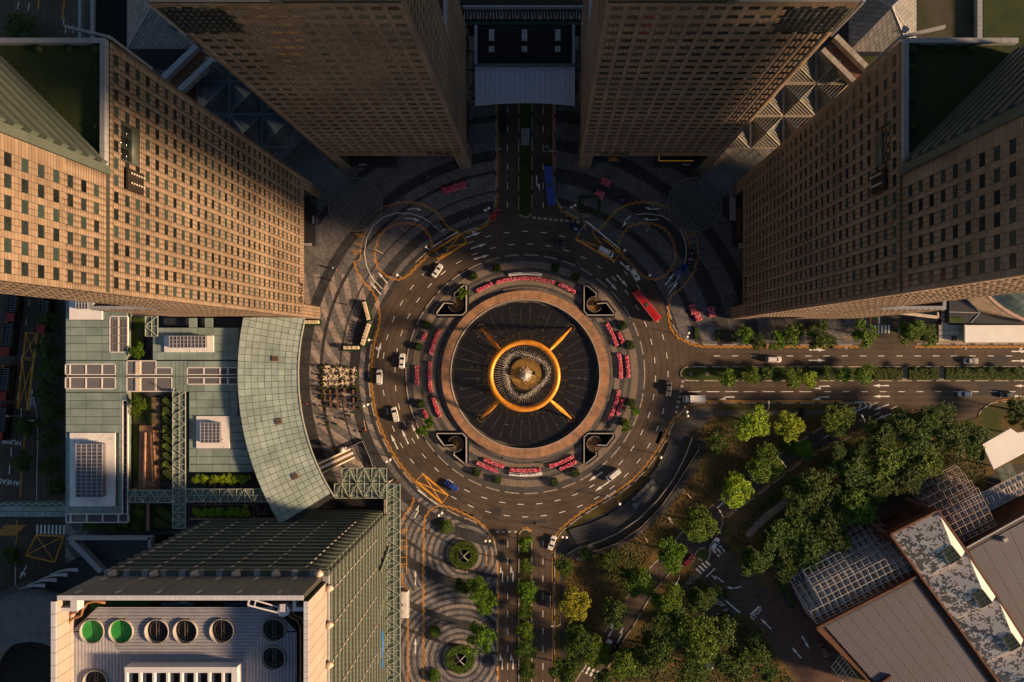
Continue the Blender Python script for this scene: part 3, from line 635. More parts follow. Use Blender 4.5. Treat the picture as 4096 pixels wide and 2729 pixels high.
# ---------------------------------------------------------------- spiral stairs
sides = {(0,0): 'north-west', (0,1): 'south-west', (1,0): 'north-east', (1,1): 'south-east'}
step_m = mat('stair_tread', (.035,.033,.035), .7, var=.15, sc=1); yel = mat('yellow_nosing', (.85,.42,.05), .6, var=.1, sc=1)
dark_m = mat('dark_void', (.006,.006,.007), .9)
for (mx, my), nm in sides.items():
    pit = mir(pit0, mx, my); c = G(*mir([(1824,1218)], mx, my)[0])
    t = thing('stairwell', 'sunken spiral stair with yellow nosings %s of the fountain inside a pale parapet' % nm, 'stairwell', (c.x, c.y, 0))
    pg = GL(pit)
    b = MB(); n = len(pg); b.add([(p.x, p.y, -6) for p in pg]+[(p.x, p.y, .14) for p in pg], [[i, (i+1) % n, n+(i+1) % n, n+i] for i in range(n)]); b.prism(pg, None, -6); b.build('pit_wall', dark_m, t)
    rim = pg[:8] if True else pg
    b = MB(); b.path(pg[8:]+pg[:8] if False else [pg[9], pg[10]]+pg[:8], .28, .14, 1.15); b.build('parapet', pale_metal, t)
    # dark border round the opening
    cc = sum(pg, Vector((0,0,0)))/n; sgn = -1 if (mx+my) % 2 == 0 else 1
    b = MB(); b.path(offset([pg[9], pg[10]]+pg[:8], -sgn*.5 if True else 0), .62, .14, .24); b.build('granite_border', black_gran, t)
    def ang(a): # image angle with mirroring -> world angle
        x, y = math.cos(R(a)), math.sin(R(a)); return math.atan2((-y)*(-1 if my else 1), x*(-1 if mx else 1))
    N_ = 19
    for i in range(N_):
        aa, ab = ang(-100+i*14.2), ang(-100+(i+1)*14.2)
        if ab-aa > PI: ab -= 2*PI
        if aa-ab > PI: ab += 2*PI
        lo, hi = min(aa, ab), max(aa, ab); z = .1-i*.06
        b = MB(); b.sector(c, .58, 2.35, lo, hi, z-.3, z, 3); b.build('tread', step_m, t)
        b = MB(); b.bar((c.x+.6*math.cos(aa), c.y+.6*math.sin(aa), z+.02), (c.x+2.3*math.cos(aa), c.y+2.3*math.sin(aa), z+.02), .14, .04); b.build('nosing', yel, t)
    b = MB(); b.sector(c, .42, .58, 0, 2*PI, -6, .7, 20); b.build('newel_wall', mat('newel', (.12,.08,.05), .7), t)
    b = MB(); a_ = [ang(-100+k*14.2) for k in range(N_+1)]; b.tube([(c.x+2.4*math.cos(x), c.y+2.4*math.sin(x), 1.0-k*.06) for k, x in enumerate(a_)], .04, 6); b.build('handrail', pale_metal, t)
# ---------------------------------------------------------------- flower beds
fl_red = mat('red_flowers', (.50, .012, .025), .6, var=.35, sc=2, island=.45); fl_pink = mat('pink_flowers', (.85, .30, .42), .6, var=.2, sc=2, island=.3); fl_box = mat('flower_planter', (.20,.11,.05), .7)
def flowers(pts, wd, label, clock):
    """pts: centre line (world)"""
    q = resample(pts, .2); c = sum(q, Vector((0,0,0)))/len(q)
    t = thing('flower_bed', label, 'flower bed', (c.x, c.y, .14), group='red and pink flower beds round the fountain' if clock else 'red and pink flower beds on the pavement')
    b = MB(); b.path(pts, wd+.16, .14, .5); b.build('planter', fl_box, t)
    b = MB(); L = len(q)
    for i in range(int(L*wd*11)):
        k = random.randrange(max(1, L-1)); d = (q[k+1]-q[k]).normalized() if L > 1 else Vector((1,0,0)); nn = Vector((-d.y, d.x, 0))
        p = q[k]+d*random.random()*.2+nn*random.uniform(-wd/2, wd/2); z = .55+random.random()*.25; pk = 1 if math.sin(p.x*7.1+p.y*3.3)*math.sin(p.x*2.9-p.y*8.3) > .06 else 0; r = random.uniform(.09, .2)
        a = random.random()*PI; x = Vector((math.cos(a), math.sin(a), random.uniform(-.4,.4)))*r; y = Vector((-math.sin(a), math.cos(a), random.uniform(-.4,.4)))*r; o = Vector((p.x, p.y, z))
        b.add([o-x-y*.5, o+x-y*.6, o+x*.8+y, o-x*.7+y*.9, o+Vector((0,0,.1))], [[0,1,4],[1,2,4],[2,3,4],[3,0,4]], pk)
    b.build('blossoms', [fl_red, fl_pink], t, kind='stuff')
def clockname(a):
    h = int(round(((a+90) % 360)/30)) % 12 or 12; return ['twelve','one','two','three','four','five','six','seven','eight','nine','ten','eleven'][h % 12]
beds = [(383,252.4,288),(383,239.5,250.3),(383,290.3,301.5),(383,328.2,343.2),(409,335.5,342.4),(382,347.4,362.8),(411,349.8,362.2),(380,9.7,29.1),(402,14.6,24),
        (380,59.5,75.6),(403,59.7,70.2),(385,80.9,99.4),(378,103,116),(402,106,118.6),(379,153.4,166),(430,155.7,160.4),(382,169.2,187.5),(433,174.4,184.4),(385,191.6,208),(430,198.2,203)]
def BL_(adj, row, am): return '%s red flower bed, %s, %s o\'clock from the fountain centre' % (adj, row, clockname(am))
for (r, a0, a1) in beds:
    am = (a0+a1)/2; ln = (a1-a0)*r/57
    adj = 'long' if ln > 90 else ('short' if ln < 55 else 'medium'); row = 'outer row' if r > 395 else 'inner row'
    flowers([Vector((v.x, v.y, 0)) for v in arc(CX, CY, r, a0, a1, 10)], 1.05, BL_(adj, row, am), True)
for (pts, wd, lb) in (([(1772,768),(1866,738)], 2.0, 'rectangular red and pink flower bed on the dark north-west pavement'),([(2408,722),(2441,740)], 2.1, 'square red flower bed farther from the road on the north-east pavement'),
    ([(2383,772),(2417,788)], 2.1, 'square red flower bed under a small lamp on the north-east pavement'),([(2765,1218),(2777,1256)], 1.7, 'upper half of the stepped red flower bed beside the right tower'),
    ([(2783,1248),(2795,1283)], 1.7, 'lower half of the stepped red flower bed beside the right tower'),([(2842,1228),(2850,1268)], 1.9, 'small red flower bed closest to the right tower pillar')):
    flowers(GL(pts), wd, lb, False)
# signs
for (my, lab) in ((0, 'white curved plinth with standing letters on the north side of the fountain'), (1, 'white curved plinth with standing letters on the south side of the fountain')):
    a0, a1 = (260.5, 279.5) if not my else (80.6, 99.2); r0, r1 = (396, 408)
    c = G(CX, CY-402 if not my else CY+402); t = thing('letter_sign', lab, 'sign', (c.x, c.y, .14)); b = MB(); b.sector(CEN, r0/S, r1/S, -R(a1), -R(a0), .14, .7, 16); b.build('plinth', mat('white_paint', (.80,.78,.76), .5, var=.04), t)
    s = 'SUNTEC CITY'; n = len(s); steel = mat('letter_steel', (.25,.24,.24), .35, metal=.6)
    for i, ch in enumerate(s):
        if ch == ' ': continue
        f = (i+.5)/n; a = a0+1.2+(a1-a0-2.4)*(1-f)  # north sign is read from the north, south sign from the south
        an = -R(a); r = (402)/S; p = Vector((CEN.x+r*math.cos(an), CEN.y+r*math.sin(an), .7+.45))
        outward = an
        me = text_mesh(ch, 1.0, .09); o = link(me, 'letter', t, steel); o.location = p-Vector(t.location); o.rotation_euler = (R(90), 0, outward+PI/2)
# ================================================================ FOUR OFFICE TOWERS
clad = mat('tower_granite', (.245, .178, .125), .62, var=.22, sc=.07, island=.15, fine=.10, spec=.3)
clad_o = mat('tower_granite_piece', (.245, .178, .125), .62, var=.22, sc=.07, obj=.15, fine=.10, spec=.3)
joint = mat('tower_joint', (.035, .038, .032), .7)
win_m = mat('tower_window', (.012, .017, .018), .12, var=.4, sc=.2, island=.6, spec=.6)
win_b = mat('tower_window_blind', (.040, .062, .055), .25, var=.2, sc=.2, island=.35, spec=.5)
win_o = mat('tower_window_piece', (.018, .024, .024), .12, var=.4, sc=.3, obj=.6, spec=.6)
pgreen = mat('pale_green_panel', (.085, .105, .088), .5, var=.1, sc=.4, island=.06)
par_m = mat('parapet_tile', (.30, .31, .33), .5, var=.1, sc=.8, island=.08)
roofgrass = mat('roof_grass', (.018, .035, .008), .9, col2=(.035, .05, .01), sc=.2, fine=.3)
reddeck = mat('red_roof_deck', (.13, .06, .04), .85, var=.3, sc=.4, fine=.3)
ZT, ZTOP, ZL = 125.4, 176.0, 17.4
def in_frame(v, m=10):
    if v[2] > H-10: return False
    x, y = toimg(v); return -m < x < 4096+m and -m < y < 2729+m
def cells(W, z0, z1, umin=0.0, ustart=1.7, skip=None):
    """windows and cladding tiles of one face"""
    wins, tiles = [], []
    nc = int((W-1.7-1.2)//2.79)+1; cs = [W-ustart-i*2.79 for i in range(nc)]
    nz = int(round((z1-z0)/3.6))
    for k in range(nz):
        zb = z0+k*3.6
        for c in cs:
            if c-1.4 < umin: continue
            if skip and skip(c, zb): continue
            u0, u1 = c-.9, c+.9; wins.append((u0-.02, u1+.02, zb+2.12, zb+3.58))
            for r in range(3):
                for q in range(2): tiles.append((u0+.9*q+.035, u0+.9*q+.865, zb+r*.707+.035, zb+r*.707+.672))
            for r in range(5): tiles.append((u1+.035, u1+.955, zb+r*.72+.035, zb+r*.72+.685))
        # edge strip at the low-u end
        lo = max(umin, 0); e = [c for c in cs if c-1.4 >= umin]
        if e:
            a = e[-1]-.9
            if a-lo > .3:
                for r in range(5): tiles.append((lo+.035, a-.035, zb+r*.72+.035, zb+r*.72+.685))
    return wins, tiles
def plain(u0, u1, z0, z1, du=.93, dz=.72):
    nu, nz = max(1, int(round((u1-u0)/du))), max(1, int(round((z1-z0)/dz))); a, c = (u1-u0)/nu, (z1-z0)/nz
    return [(u0+i*a+.035, u0+(i+1)*a-.035, z0+j*c+.035, z0+(j+1)*c-.035) for i in range(nu) for j in range(nz)]
def tower(corner, U, V, label, word, word_u, top_green=True):
    O = G(*corner); U = Vector(U); V = Vector(V); Wd, D, DA = 40.4, 18.2, 36.4
    t = thing('office_tower', label, 'tower', (O.x, O.y, 0), group='granite office towers round the fountain')
    def w(u, v, z=0): p = O+U*u+V*v; return Vector((p.x, p.y, z))
    flip = U.cross(V).z < 0
    def prism(name, uv, z0, z1, m, **k):
        pl = [w(a, c) for a, c in uv]; pl = pl[::-1] if flip else pl
        b = MB(); b.prism(pl, z0, z1); return b.build(name, m, t, **k)
    lower = [(0,0),(Wd,0),(Wd,D),(0,D)]; upper = [(20.4,0),(Wd,0),(Wd,D),(2.2,D)]
    prism('wall', lower, ZL, ZT-.3, joint); prism('upper_wall', upper, ZT-.2, ZTOP, joint)
    prism('annex_wall', [(0,D+.01),(Wd,D+.01),(Wd,DA),(0,DA)], 0, 63, joint)
    prism('ground_floor_core', [(1,5.2),(Wd-1,5.2),(Wd-1,D),(1,D)], 0, ZL-.05, mat('shopfront_dark', (.02,.02,.022), .4))
    prism('pillar', [(Wd-3.7,0),(Wd,0),(Wd,5.1),(Wd-3.7,5.1)], 0, ZL-.02, joint); prism('pillar', [(0,0),(3.4,0),(3.4,5.1),(0,5.1)], 0, ZL-.02, joint)
    prism('soffit', [(3.4,.05),(8.5,.05),(3.4,5.1)], ZL-.5, ZL-.08, mat('soffit_panel', (.30,.27,.24), .7))
    prism('main_roof', upper, ZTOP, ZTOP+.6, par_m)
    prism('terrace_lawn', [(.7,.7),(19.6,.7),(2.4,D-.3),(.7,D-.3)], ZT-.3, ZT+.05, roofgrass)
    prism('annex_roof', [(.7,D+.3),(Wd-.7,D+.3),(Wd-.7,DA-.7),(.7,DA-.7)], 63, 63.2, reddeck)
    for (name, a, c, z, wd, ht) in (('terrace_parapet',(0,.38),(20.8,.38),ZT,.76,1.3),('terrace_parapet',(.38,.76),(.38,D),ZT,.76,1.3),
                                ('annex_parapet',(Wd-.4,D),(Wd-.4,DA),63.2,.8,1.2),('annex_parapet',(0,DA-.4),(Wd-.8,DA-.4),63.2,.8,1.2),('annex_parapet',(.4,D),(.4,DA-.8),63.2,.8,1.2)):
        # parapet stones
        pa, pb = w(*a), w(*c); n = max(1, int((pb-pa).length/1.35)); d = (pb-pa)/n; ang_ = math.atan2(d.y, d.x)
        for i in range(n):
            q = pa+d*(i+.5); b = MB(); b.obox((q.x, q.y, z), d.length-.04, wd, ht, ang_); b.build(name.split('_')[0]+'_parapet_stone', par_m, t)
    # diagonal wall of the terrace: louvres between dark glass
    a, c = w(20.4, 0), w(2.2, D); dn = (c-a).normalized(); nn = Vector((-dn.y, dn.x, 0)); mid = (a+c)/2
    if (mid+nn-w(0,0)).length > (mid-w(0,0)).length: nn = -nn
    for k in range(14):
        z = ZT+.9+k*3.6; b = MB(); b.bar(a.lerp(c, .01)+nn*.35+Vector((0,0,z+.8)), a.lerp(c, .99)+nn*.35+Vector((0,0,z+.8)), .7, 1.7); b.build('louvre_band', pgreen, t)
    b = MB(); b.bar(w(20.9,-.12,ZT), w(20.9,-.12,ZTOP), 1.3, .5, up=V); b.build('edge_pier', pgreen, t)
    # wing wall that leans over the terrace
    b = MB(); b.bar(w(-.9,.3,ZT-1), w(-2.6,7.5,ZT-1), .45, .8); b.bar(w(-.9,.3,ZT-1), w(-.5,.2,ZT-15), .35, .4); b.build('wing_beam', par_m, t)
    # ---- faces
    Nf = -V
    wf, tf = cells(Wd, ZL+2.1, ZL+2.1+3.6*29, skip=None); tf += plain(0, Wd, ZL, ZL+2.1)
    w2, t2 = cells(Wd, ZT+.9, ZT+.9+3.6*14, umin=21.6); wf += w2; tf += t2; tf += plain(0, Wd, ZL+2.1+3.6*29, ZT-.2, dz=.9)
    tf += plain(Wd-3.65, Wd, 0, ZL)+plain(0, 3.35, 0, ZL)
    outer = abs(U.x) < .5
    notch = (lambda r: 12 < (r[0]+r[1])/2 < 18.2 and 115.2 < (r[2]+r[3])/2 < 122.0) if outer else (lambda r: (r[0]+r[1])/2 < 11 and 112.5 < (r[2]+r[3])/2 < 123)   # glazed recess near the terrace
    faces = [(w(0,0), U, Nf, [r for r in wf if not notch(r)], [r for r in tf if not notch(r)])]
    ws, ts = cells(D, ZL+2.1, ZL+2.1+3.6*43, ustart=1.6); ts += plain(0, D, ZL, ZL+2.1); ts += plain(0, 5.1, 0, ZL)
    faces.append((w(Wd,0), V, U, ws, ts))
    wa, ta = cells(DA-D, 1.8, 1.8+3.6*17, ustart=1.6); faces.append((w(Wd,D), V, U, wa, ta))
    w0, t0 = cells(D, ZL+2.1, ZL+2.1+3.6*29, ustart=1.6); t0 += plain(0, 5.1, 0, ZL); faces.append((w(0,0), V, -U, w0, t0))
    wb = cells(Wd, ZL, ZL+3.6*43)[0]; 
    pieces = []
    for (o_, uu, nn_, wn, tl) in faces:
        o_ = Vector(o_)
        for (kind, L) in (('w', wn), ('t', tl)):
            for r in L:
                cpt = o_+uu*((r[0]+r[1])/2)+Vector((0,0,(r[2]+r[3])/2)); vis = in_frame(cpt)
                # apparent size grows with height; side faces are seen edge-on
                face_w = 1.0 if (nn_-Nf).length < .01 else .25
                pieces.append((cpt.z*face_w if vis else -1, kind, o_, uu, nn_, r, random.random() < .33))
    pieces.sort(key=lambda p: -p[0])
    tl_ = Vector(t.location); picked = {'w': 0, 't': 0}; rest = []; cache = {}
    for p in pieces:
        if p[0] > 0 and picked[p[1]] < 300:
            picked[p[1]] += 1; _, kd, o_, uu, nn_, r, bl = p
            key = (kd, round(r[1]-r[0], 2), round(r[3]-r[2], 2), tuple(nn_), bl if kd == 'w' else None)
            if key not in cache:
                d0, d1 = (.02, .06) if kd == 'w' else (.0, .11)
                Vv, F = facade_mesh([(0, r[1]-r[0], 0, r[3]-r[2])], (0,0,0), uu, nn_, d0, d1); me = bpy.data.meshes.new('window' if kd == 'w' else 'cladding_panel')
                me.from_pydata(Vv.tolist(), [], F.tolist()); me.materials.append((win_b if key[4] else win_o) if kd == 'w' else clad_o); cache[key] = me
            o = link(cache[key], 'window' if kd == 'w' else 'cladding_panel', t)
            q = o_+uu*r[0]; o.location = (q.x-tl_.x, q.y-tl_.y, r[2])
        else: rest.append(p)
    for (kd, bl, nm, m, d0, d1) in (('w', True, 'remaining_blind_windows', win_b, .02, .06), ('w', False, 'remaining_windows', win_m, .02, .06), ('t', None, 'remaining_cladding', clad, 0, .11)):
        VV, FF, n0 = [], [], 0; groups = {}
        for p in rest:
            if p[1] == kd and (bl is None or p[6] == bl): groups.setdefault((tuple(p[2]), tuple(p[3]), tuple(p[4])), []).append(p[5])
        for (o_, uu, nn_), L in groups.items():
            Vv, F = facade_mesh(L, Vector(o_)-tl_, uu, nn_, d0, d1); VV.append(Vv); FF.append(F+n0); n0 += len(Vv)
        bulk(nm, np.concatenate(VV), np.concatenate(FF), m, t, kind='stuff')
    # back face windows, plain cladding
    for (sel, vv) in (([r for r in wb if r[2] > 65], D), ([r for r in wb if r[3] < 62], DA)):
        Vv, F = facade_mesh(sel, w(0,vv)-tl_, U, V, .02, .06); bulk('rear_windows', Vv, F, win_m, t, kind='stuff')
    # glazed recess: jambs and panes
    nu, nv, ua, ub, za, zb = (3, 2, 12.3, 18.0, 118.2, 121.9) if outer else (9, 6, .3, 10.9, 112.8, 122.8)
    for i in range(nu):
        for j in range(nv):
            du, dz = (ub-ua)/nu, (zb-za)/nv; Vv, F = facade_mesh([(ua+i*du+.06, ua+(i+1)*du-.06, za+j*dz+.06, za+(j+1)*dz-.06)], w(0,0)-tl_, U, Nf, .03, .07); bulk('recess_pane', Vv, F, win_o, t)
    if outer: Vv, F = facade_mesh([(12.2, 18.1, 115.4, 118.0)], w(0,0)-tl_, U, Nf, .03, .10); bulk('recess_jamb', Vv, F, pgreen, t)
    # facade letters
    zc = 20.6; p = w(word_u, -.34, zc); rz = math.atan2(-Nf.x, Nf.y) + PI
    o = text(word, 2.9, p, (R(90), 0, math.atan2(Nf.y, Nf.x)+PI/2), mat('dark_letters', (.05,.04,.035), .5), t, extrude=.08, name='tower_letters')
    # roof terrace planting
    for (uu_, vv_, r_) in ((1.6,1.6,.9),(4.5,1.5,.7),(9.5,1.4,.6),(1.5,6,.6),(1.5,11,.7),(14,1.6,.7)):
        q = w(uu_, vv_, ZT+.6); b = MB(); b.ball((q.x, q.y, ZT+.5), r_, 9, 6, sz=.8); b.build('terrace_shrub', mat('shrub_dark', (.025,.045,.01), .9, var=.4, sc=2, fine=.4), t)
    return t, w
T1, w1 = tower((1280,754), (0,-1,0), (-1,0,0), 'sunlit granite office tower at the left with golden east face', 'ONE', (1190-754)/S)
T4, w4 = tower((2920,754), (0,-1,0), (1,0,0), 'granite office tower at the right above the tree-lined road', 'FOUR', (1178-754)/S)
T2, w2_ = tower((1365,674), (1,0,0), (0,1,0), 'dark granite office tower north-west of the fountain, left of the north road', 'TWO', (1791-1365)/S)
T3, w3 = tower((2835,674), (-1,0,0), (0,1,0), 'dark granite office tower north-east of the fountain, right of the north road', 'THREE', (2835-2435)/S)
# maintenance gondolas hanging under the terrace corners of the outer towers
for (w_, lb) in ((w1, 'bank of floodlights hung on the left tower under its roof garden'), (w4, 'bank of floodlights hung on the right tower under its roof garden')):
    c = w_(21.3, -.7, 117); t = thing('floodlight_bank', lb, 'floodlights', c)
    b = MB(); p0, p1 = w_(19.4,-.55,115.5), w_(23.0,-.9,121); b.box(min(p0.x,p1.x), max(p0.x,p1.x), min(p0.y,p1.y), max(p0.y,p1.y), 115.5, 121); b.build('frame', mat('dark_steel', (.03,.025,.02), .6, metal=.3), t)
    for i in range(6):
        for j in range(2): q = w_(20.2+j*1.6, -1.15, 116+i*.85); bb = MB(); bb.ball(q, .2, 8, 5); bb.build('lamp', mat('lamp_glass', (.5,.45,.4), .3), t)
# ================================================================ SOUTH-WEST PODIUM
ZR, ZG = 22.0, 19.0
groof = mat('green_roof_sheet', (.245, .32, .29), .45, var=.20, sc=.16, obj=.12, fine=.10, spec=.4)
wplate = mat('white_roof_plate', (.76, .73, .70), .6, col2=(.90, .89, .88), sc=.18, fine=.10)
slat_m = mat('white_slat', (.26, .26, .29), .5, var=.08, sc=1)
slate = mat('dark_slate', (.028, .032, .042), .5, var=.2, sc=.5, fine=.15)
skyl = mat('skylight_glass', (.10, .105, .12), .15, var=.35, sc=.6, fine=.3, spec=.7)
louvre_shade = mat('louvre_shade_sheet', (.010, .012, .022), .6)  # near-black sheet painted as the shade below the slats
wallg = mat('podium_wall', (.16, .19, .17), .6, var=.15, sc=.5)
podium = thing('podium_building', 'low podium with green sheet roofs, white plates and louvres below the left tower', 'podium', P(500, 1650))
def pbox(nm, m, par, x0, y0, x1, y1, z0, z1, **k):
    a, c = P(x0, y0, z1), P(x1, y1, z1); return boxpart(nm, m, par, a.x, c.x, a.y, c.y, z0, z1, **k)
def roofblock(par, xs, ys, z=ZR, skip=(), nm='roof_panel', m=groof, base=True):
    for i in range(len(xs)-1):
        for j in range(len(ys)-1):
            cx, cy = (xs[i]+xs[i+1])/2, (ys[j]+ys[j+1])/2
            if any(a < cx < c and b_ < cy < d for (a, b_, c, d) in skip): continue
            pbox(nm, m, par, xs[i]+.9, ys[j]+.9, xs[i+1]-.9, ys[j+1]-.9, z-.25, z)
def slats(par, x0, y0, x1, y1, z, n, vertical=True, fr=True, bars=()):
    a, c = P(x0, y0, z), P(x1, y1, z); b = MB()
    for i in range(n):
        f = (i+.5)/n
        if vertical: x = a.x+(c.x-a.x)*f; b.box(x-.04, x+.04, c.y, a.y, z-.16, z)
        else: y = a.y+(c.y-a.y)*f; b.box(a.x, c.x, y-.04, y+.04, z-.16, z)
    b.build('louvre_slats', slat_m, par, kind='stuff')
    if fr:
        b = MB(); t = .28
        b.box(a.x-t, a.x, c.y, a.y, z-.5, z+.06); b.box(c.x, c.x+t, c.y, a.y, z-.5, z+.06); b.box(a.x, c.x, a.y, a.y+t, z-.5, z+.06); b.box(a.x, c.x, c.y-t, c.y, z-.5, z+.06)
        for x in bars: q = P(x, y0, z).x; b.box(q-.2, q+.2, c.y, a.y, z-.4, z+.1)
        b.build('louvre_frame', mat('white_frame', (.78,.74,.70), .5, var=.05), par)
pbox('podium_wall', wallg, podium, 263, 1150, 508, 2056, 0, ZR-.3); pbox('podium_wall', wallg, podium, 611, 1311, 962, 1440, 0, ZR-.3)
pbox('podium_wall', wallg, podium, 508.5, 1443, 948, 1566, ZG-6, ZR-.3)
b = MB(); b.prism(PL([(756,1889),(1013,1889),(990,1800),(970,1730),(957,1650),(949,1567),(756,1567)], ZR), 0, ZR-.3); b.build('podium_wall', wallg, podium)
roofblock(podium, [263,280,344,408,440,508], [1150,1182,1214,1246,1281,1311,1343,1375,1408,1441], skip=[(440,1266,509,1408),(277,1180,409,1280)])
pbox('roof_plate', wplate, podium, 277, 1186, 408, 1279, ZR, ZR+.5)
slats(podium, 441,1268,508,1407, ZR, 12, bars=(474,))
for y in (1310, 1343, 1375): pbox('louvre_bar', slat_m, podium, 441, y-1.5, 508, y+1.5, ZR-.2, ZR+.12)
pbox('louvre_shade_sheet', louvre_shade, podium, 441, 1268, 508, 1407, ZR-.29, ZR-.2)
roofblock(podium, [263,280,344,408,459], [1443.5,1458]); roofblock(podium, [263,280,344,408,459], [1554,1568]); roofblock(podium, [459,475,491,508], [1443.5,1505,1568])
for (y0, y1) in ((1459,1497),(1512,1553)):
    slats(podium, 264, y0, 459, y1, ZR, 62, bars=(280,344,408)); slats(podium, 509, y0-13 if y0 < 1500 else y0, 622, y1 if y0 < 1500 else y1+11, ZR, 30, bars=(541,562)); slats(podium, 623, max(y0, 1473) if y0 < 1500 else y0, 685, y1 if y0 < 1500 else y1+11, ZR, 18)
    slats(podium, 751, max(y0, 1473), 949, min(y1, 1535), ZR, 56, bars=(815,880,911))
[pbox('louvre_shade_sheet', louvre_shade, podium, *q, ZR-.29, ZR-.2) for q in ((264,1458,459,1554),(509,1446,541,1564),(562,1446,622,1564),(622,1473,685,1564),(751,1473,949,1535))]
pbox('roof_plate', mat('cream_plate', (.78,.62,.46), .6, var=.08), podium, 542, 1446, 561, 1497, ZR, ZR+.25); pbox('roof_plate', MATS['cream_plate'], podium, 542, 1512, 561, 1564, ZR, ZR+.25)
roofblock(podium, [623,685], [1444,1472]); roofblock(podium, [685,702,718,734,750], [1443.5,1505,1568])
roofblock(podium, [751,815,880,911,949], [1444,1472]); roofblock(podium, [751,815,880,911,949], [1536,1567])
roofblock(podium, [611,627,659,723,788,852,915,955], [1311,1344,1376,1408,1440], skip=[(657,1344,853,1409)])
pbox('roof_plate', wplate, podium, 657, 1343, 853, 1409, ZR, ZR+.4)
roofblock(podium, [755,788], [1272,1311]); roofblock(podium, [819,852], [1272,1311])
for (x0, y0, x1, y1) in ((654,1272,754,1306),(789,1272,818,1310),(853,1272,968,1310)): pbox('light_well', slate, podium, x0, y0, x1, y1, ZR-5, ZR-1.5)
roofblock(podium, [756,786,851,916,949], [1567,1600,1632,1664], skip=()); roofblock(podium, [756,786], [1664,1700,1731,1763,1795]); roofblock(podium, [917,962], [1664,1700]); roofblock(podium, [917,970], [1700,1731]); roofblock(podium, [917,978], [1731,1763]); roofblock(podium, [917,988], [1763,1795])
for (y, xr) in ((1795,994),(1826,1003),(1858,1012)): roofblock(podium, [756,786,851,916,xr], [y,y+31])
pbox('roof_plate', wplate, podium, 785, 1665, 917, 1794, ZR, ZR+.4)
roofblock(podium, [263,281,344,408,475,491,508], [1571,1603]); roofblock(podium, [263,281,344,408,475,490], [1603+32.2*i for i in range(15)], skip=[(279,1732,461,2027)])
pbox('roof_plate', wplate, podium, 279, 1732, 460, 2026, ZR, ZR+.4)
slats(podium, 492,1604,508,2055, ZR, 15, vertical=False); slats(podium, 267,2058,510,2088, ZR, 52, bars=(283,347,411,474))
pbox('louvre_shade_sheet', louvre_shade, podium, 492, 1604, 508, 2055, ZR-.29, ZR-.2)
def skylight(x0, y0, x1, y1, nx, ny, h=1.6):
    a, c = P(x0, y0, ZR+h), P(x1, y1, ZR+h); b = MB(); b.box(a.x, c.x, c.y, a.y, ZR+.4, ZR+h-.15); b.build('skylight_box', mat('skylight_side', (.12,.12,.14), .4), podium)
    for i in range(nx):
        for j in range(ny):
            xa, xb = a.x+(c.x-a.x)*i/nx, a.x+(c.x-a.x)*(i+1)/nx; ya, yb = a.y+(c.y-a.y)*j/ny, a.y+(c.y-a.y)*(j+1)/ny
            boxpart('skylight_pane', skyl, podium, xa+.05, xb-.05, ya-.05, yb+.05, ZR+h-.15, ZR+h-.06)
    b = MB()
    for i in range(nx+1): x = a.x+(c.x-a.x)*i/nx; b.box(x-.07, x+.07, c.y, a.y, ZR+h-.1, ZR+h+.04)
    for j in (range(ny+1) if ny < 8 else range(0, ny+1)): y = a.y+(c.y-a.y)*j/ny; b.box(a.x, c.x, y-.07, y+.07, ZR+h-.1, ZR+h+.05)
    b.build('skylight_frame', mat('lilac_frame', (.42,.42,.48), .5, var=.05), podium)
skylight(303,1777,408,1989, 5, 14, 2.4); skylight(677,1345,822,1391, 10, 3); skylight(801,1692,879,1771, 5, 6); skylight(303,1190,350,1236, 4, 2)
# dirt streaks on the white plates
b = MB()
for i in range(60):
    x, y = random.choice(((random.uniform(370,405), random.uniform(1992,2022)),(random.uniform(690,850),random.uniform(1393,1407)),(random.uniform(882,895),random.uniform(1700,1790)),(random.uniform(290,450),random.uniform(1740,1770))))
    p = P(x, y, ZR+.405); b.add([(p.x+random.uniform(-.25,.25), p.y+random.uniform(-.4,.4), ZR+.405) for _ in range(3)], [[0,1,2]])
b.build('rust_stains', mat('rust', (.22,.10,.05), .8, var=.3), podium, kind='stuff')
# ---------------------------------------------------------------- podium garden deck
gd = thing('roof_garden', 'planted courtyard deck with hedges, paths and a tapering ramp between the green roofs', 'garden', P(600, 1700))
brown_tile = mat('garden_tile', (.20,.13,.085), .8, var=.3, sc=.5, fine=.25); hedge_m = mat('clipped_hedge', (.035,.06,.010), .9, col2=(.06,.09,.012), sc=.5, fine=.4, bump=.8)
b = MB(); b.prism(PL([(500,1200),(1010,1200),(1010,1700),(1110,2100),(1100,2140),(345,2140),(345,2050),(500,2050)], ZG), 0, ZG-.3); b.build('deck', mat('deck_slab', (.055,.055,.06), .8, var=.2, sc=.4, fine=.2), gd)
pbox('path', brown_tile, gd, 535, 1590, 642, 1960, ZG-.3, ZG); pbox('planting_bed', grass, gd, 532, 1560, 575, 1690, ZG-.2, ZG+.4); pbox('planting_bed', grass, gd, 533, 1700, 552, 1920, ZG-.2, ZG+.4); pbox('planting_bed', grass, gd, 586, 1590, 606, 1700, ZG-.2, ZG+.4)
pbox('planting_bed', grass, gd, 530, 1270, 575, 1400, ZG-.2, ZG+.3); pbox('lawn', mat('dark_turf', (.016,.028,.006), .95, var=.3, sc=.4, fine=.3), gd, 644, 1585, 692, 1925, ZG-.2, ZG+.25)
for i in range(9):
    y = 1595+i*36; b = MB(); b.prism(PL([(650,y),(664,y-4),(690,y+22),(690,y+40),(676,y+34),(650,y+14)], ZG+.7)[::-1], ZG+.2, ZG+.75); b.build('hedge', hedge_m, gd)
for y in (1655, 1723, 1783, 1860): q = P(650, y, ZG+1); b = MB(); b.ball(q, .65, 10, 7); b.build('ball_shrub', hedge_m, gd)
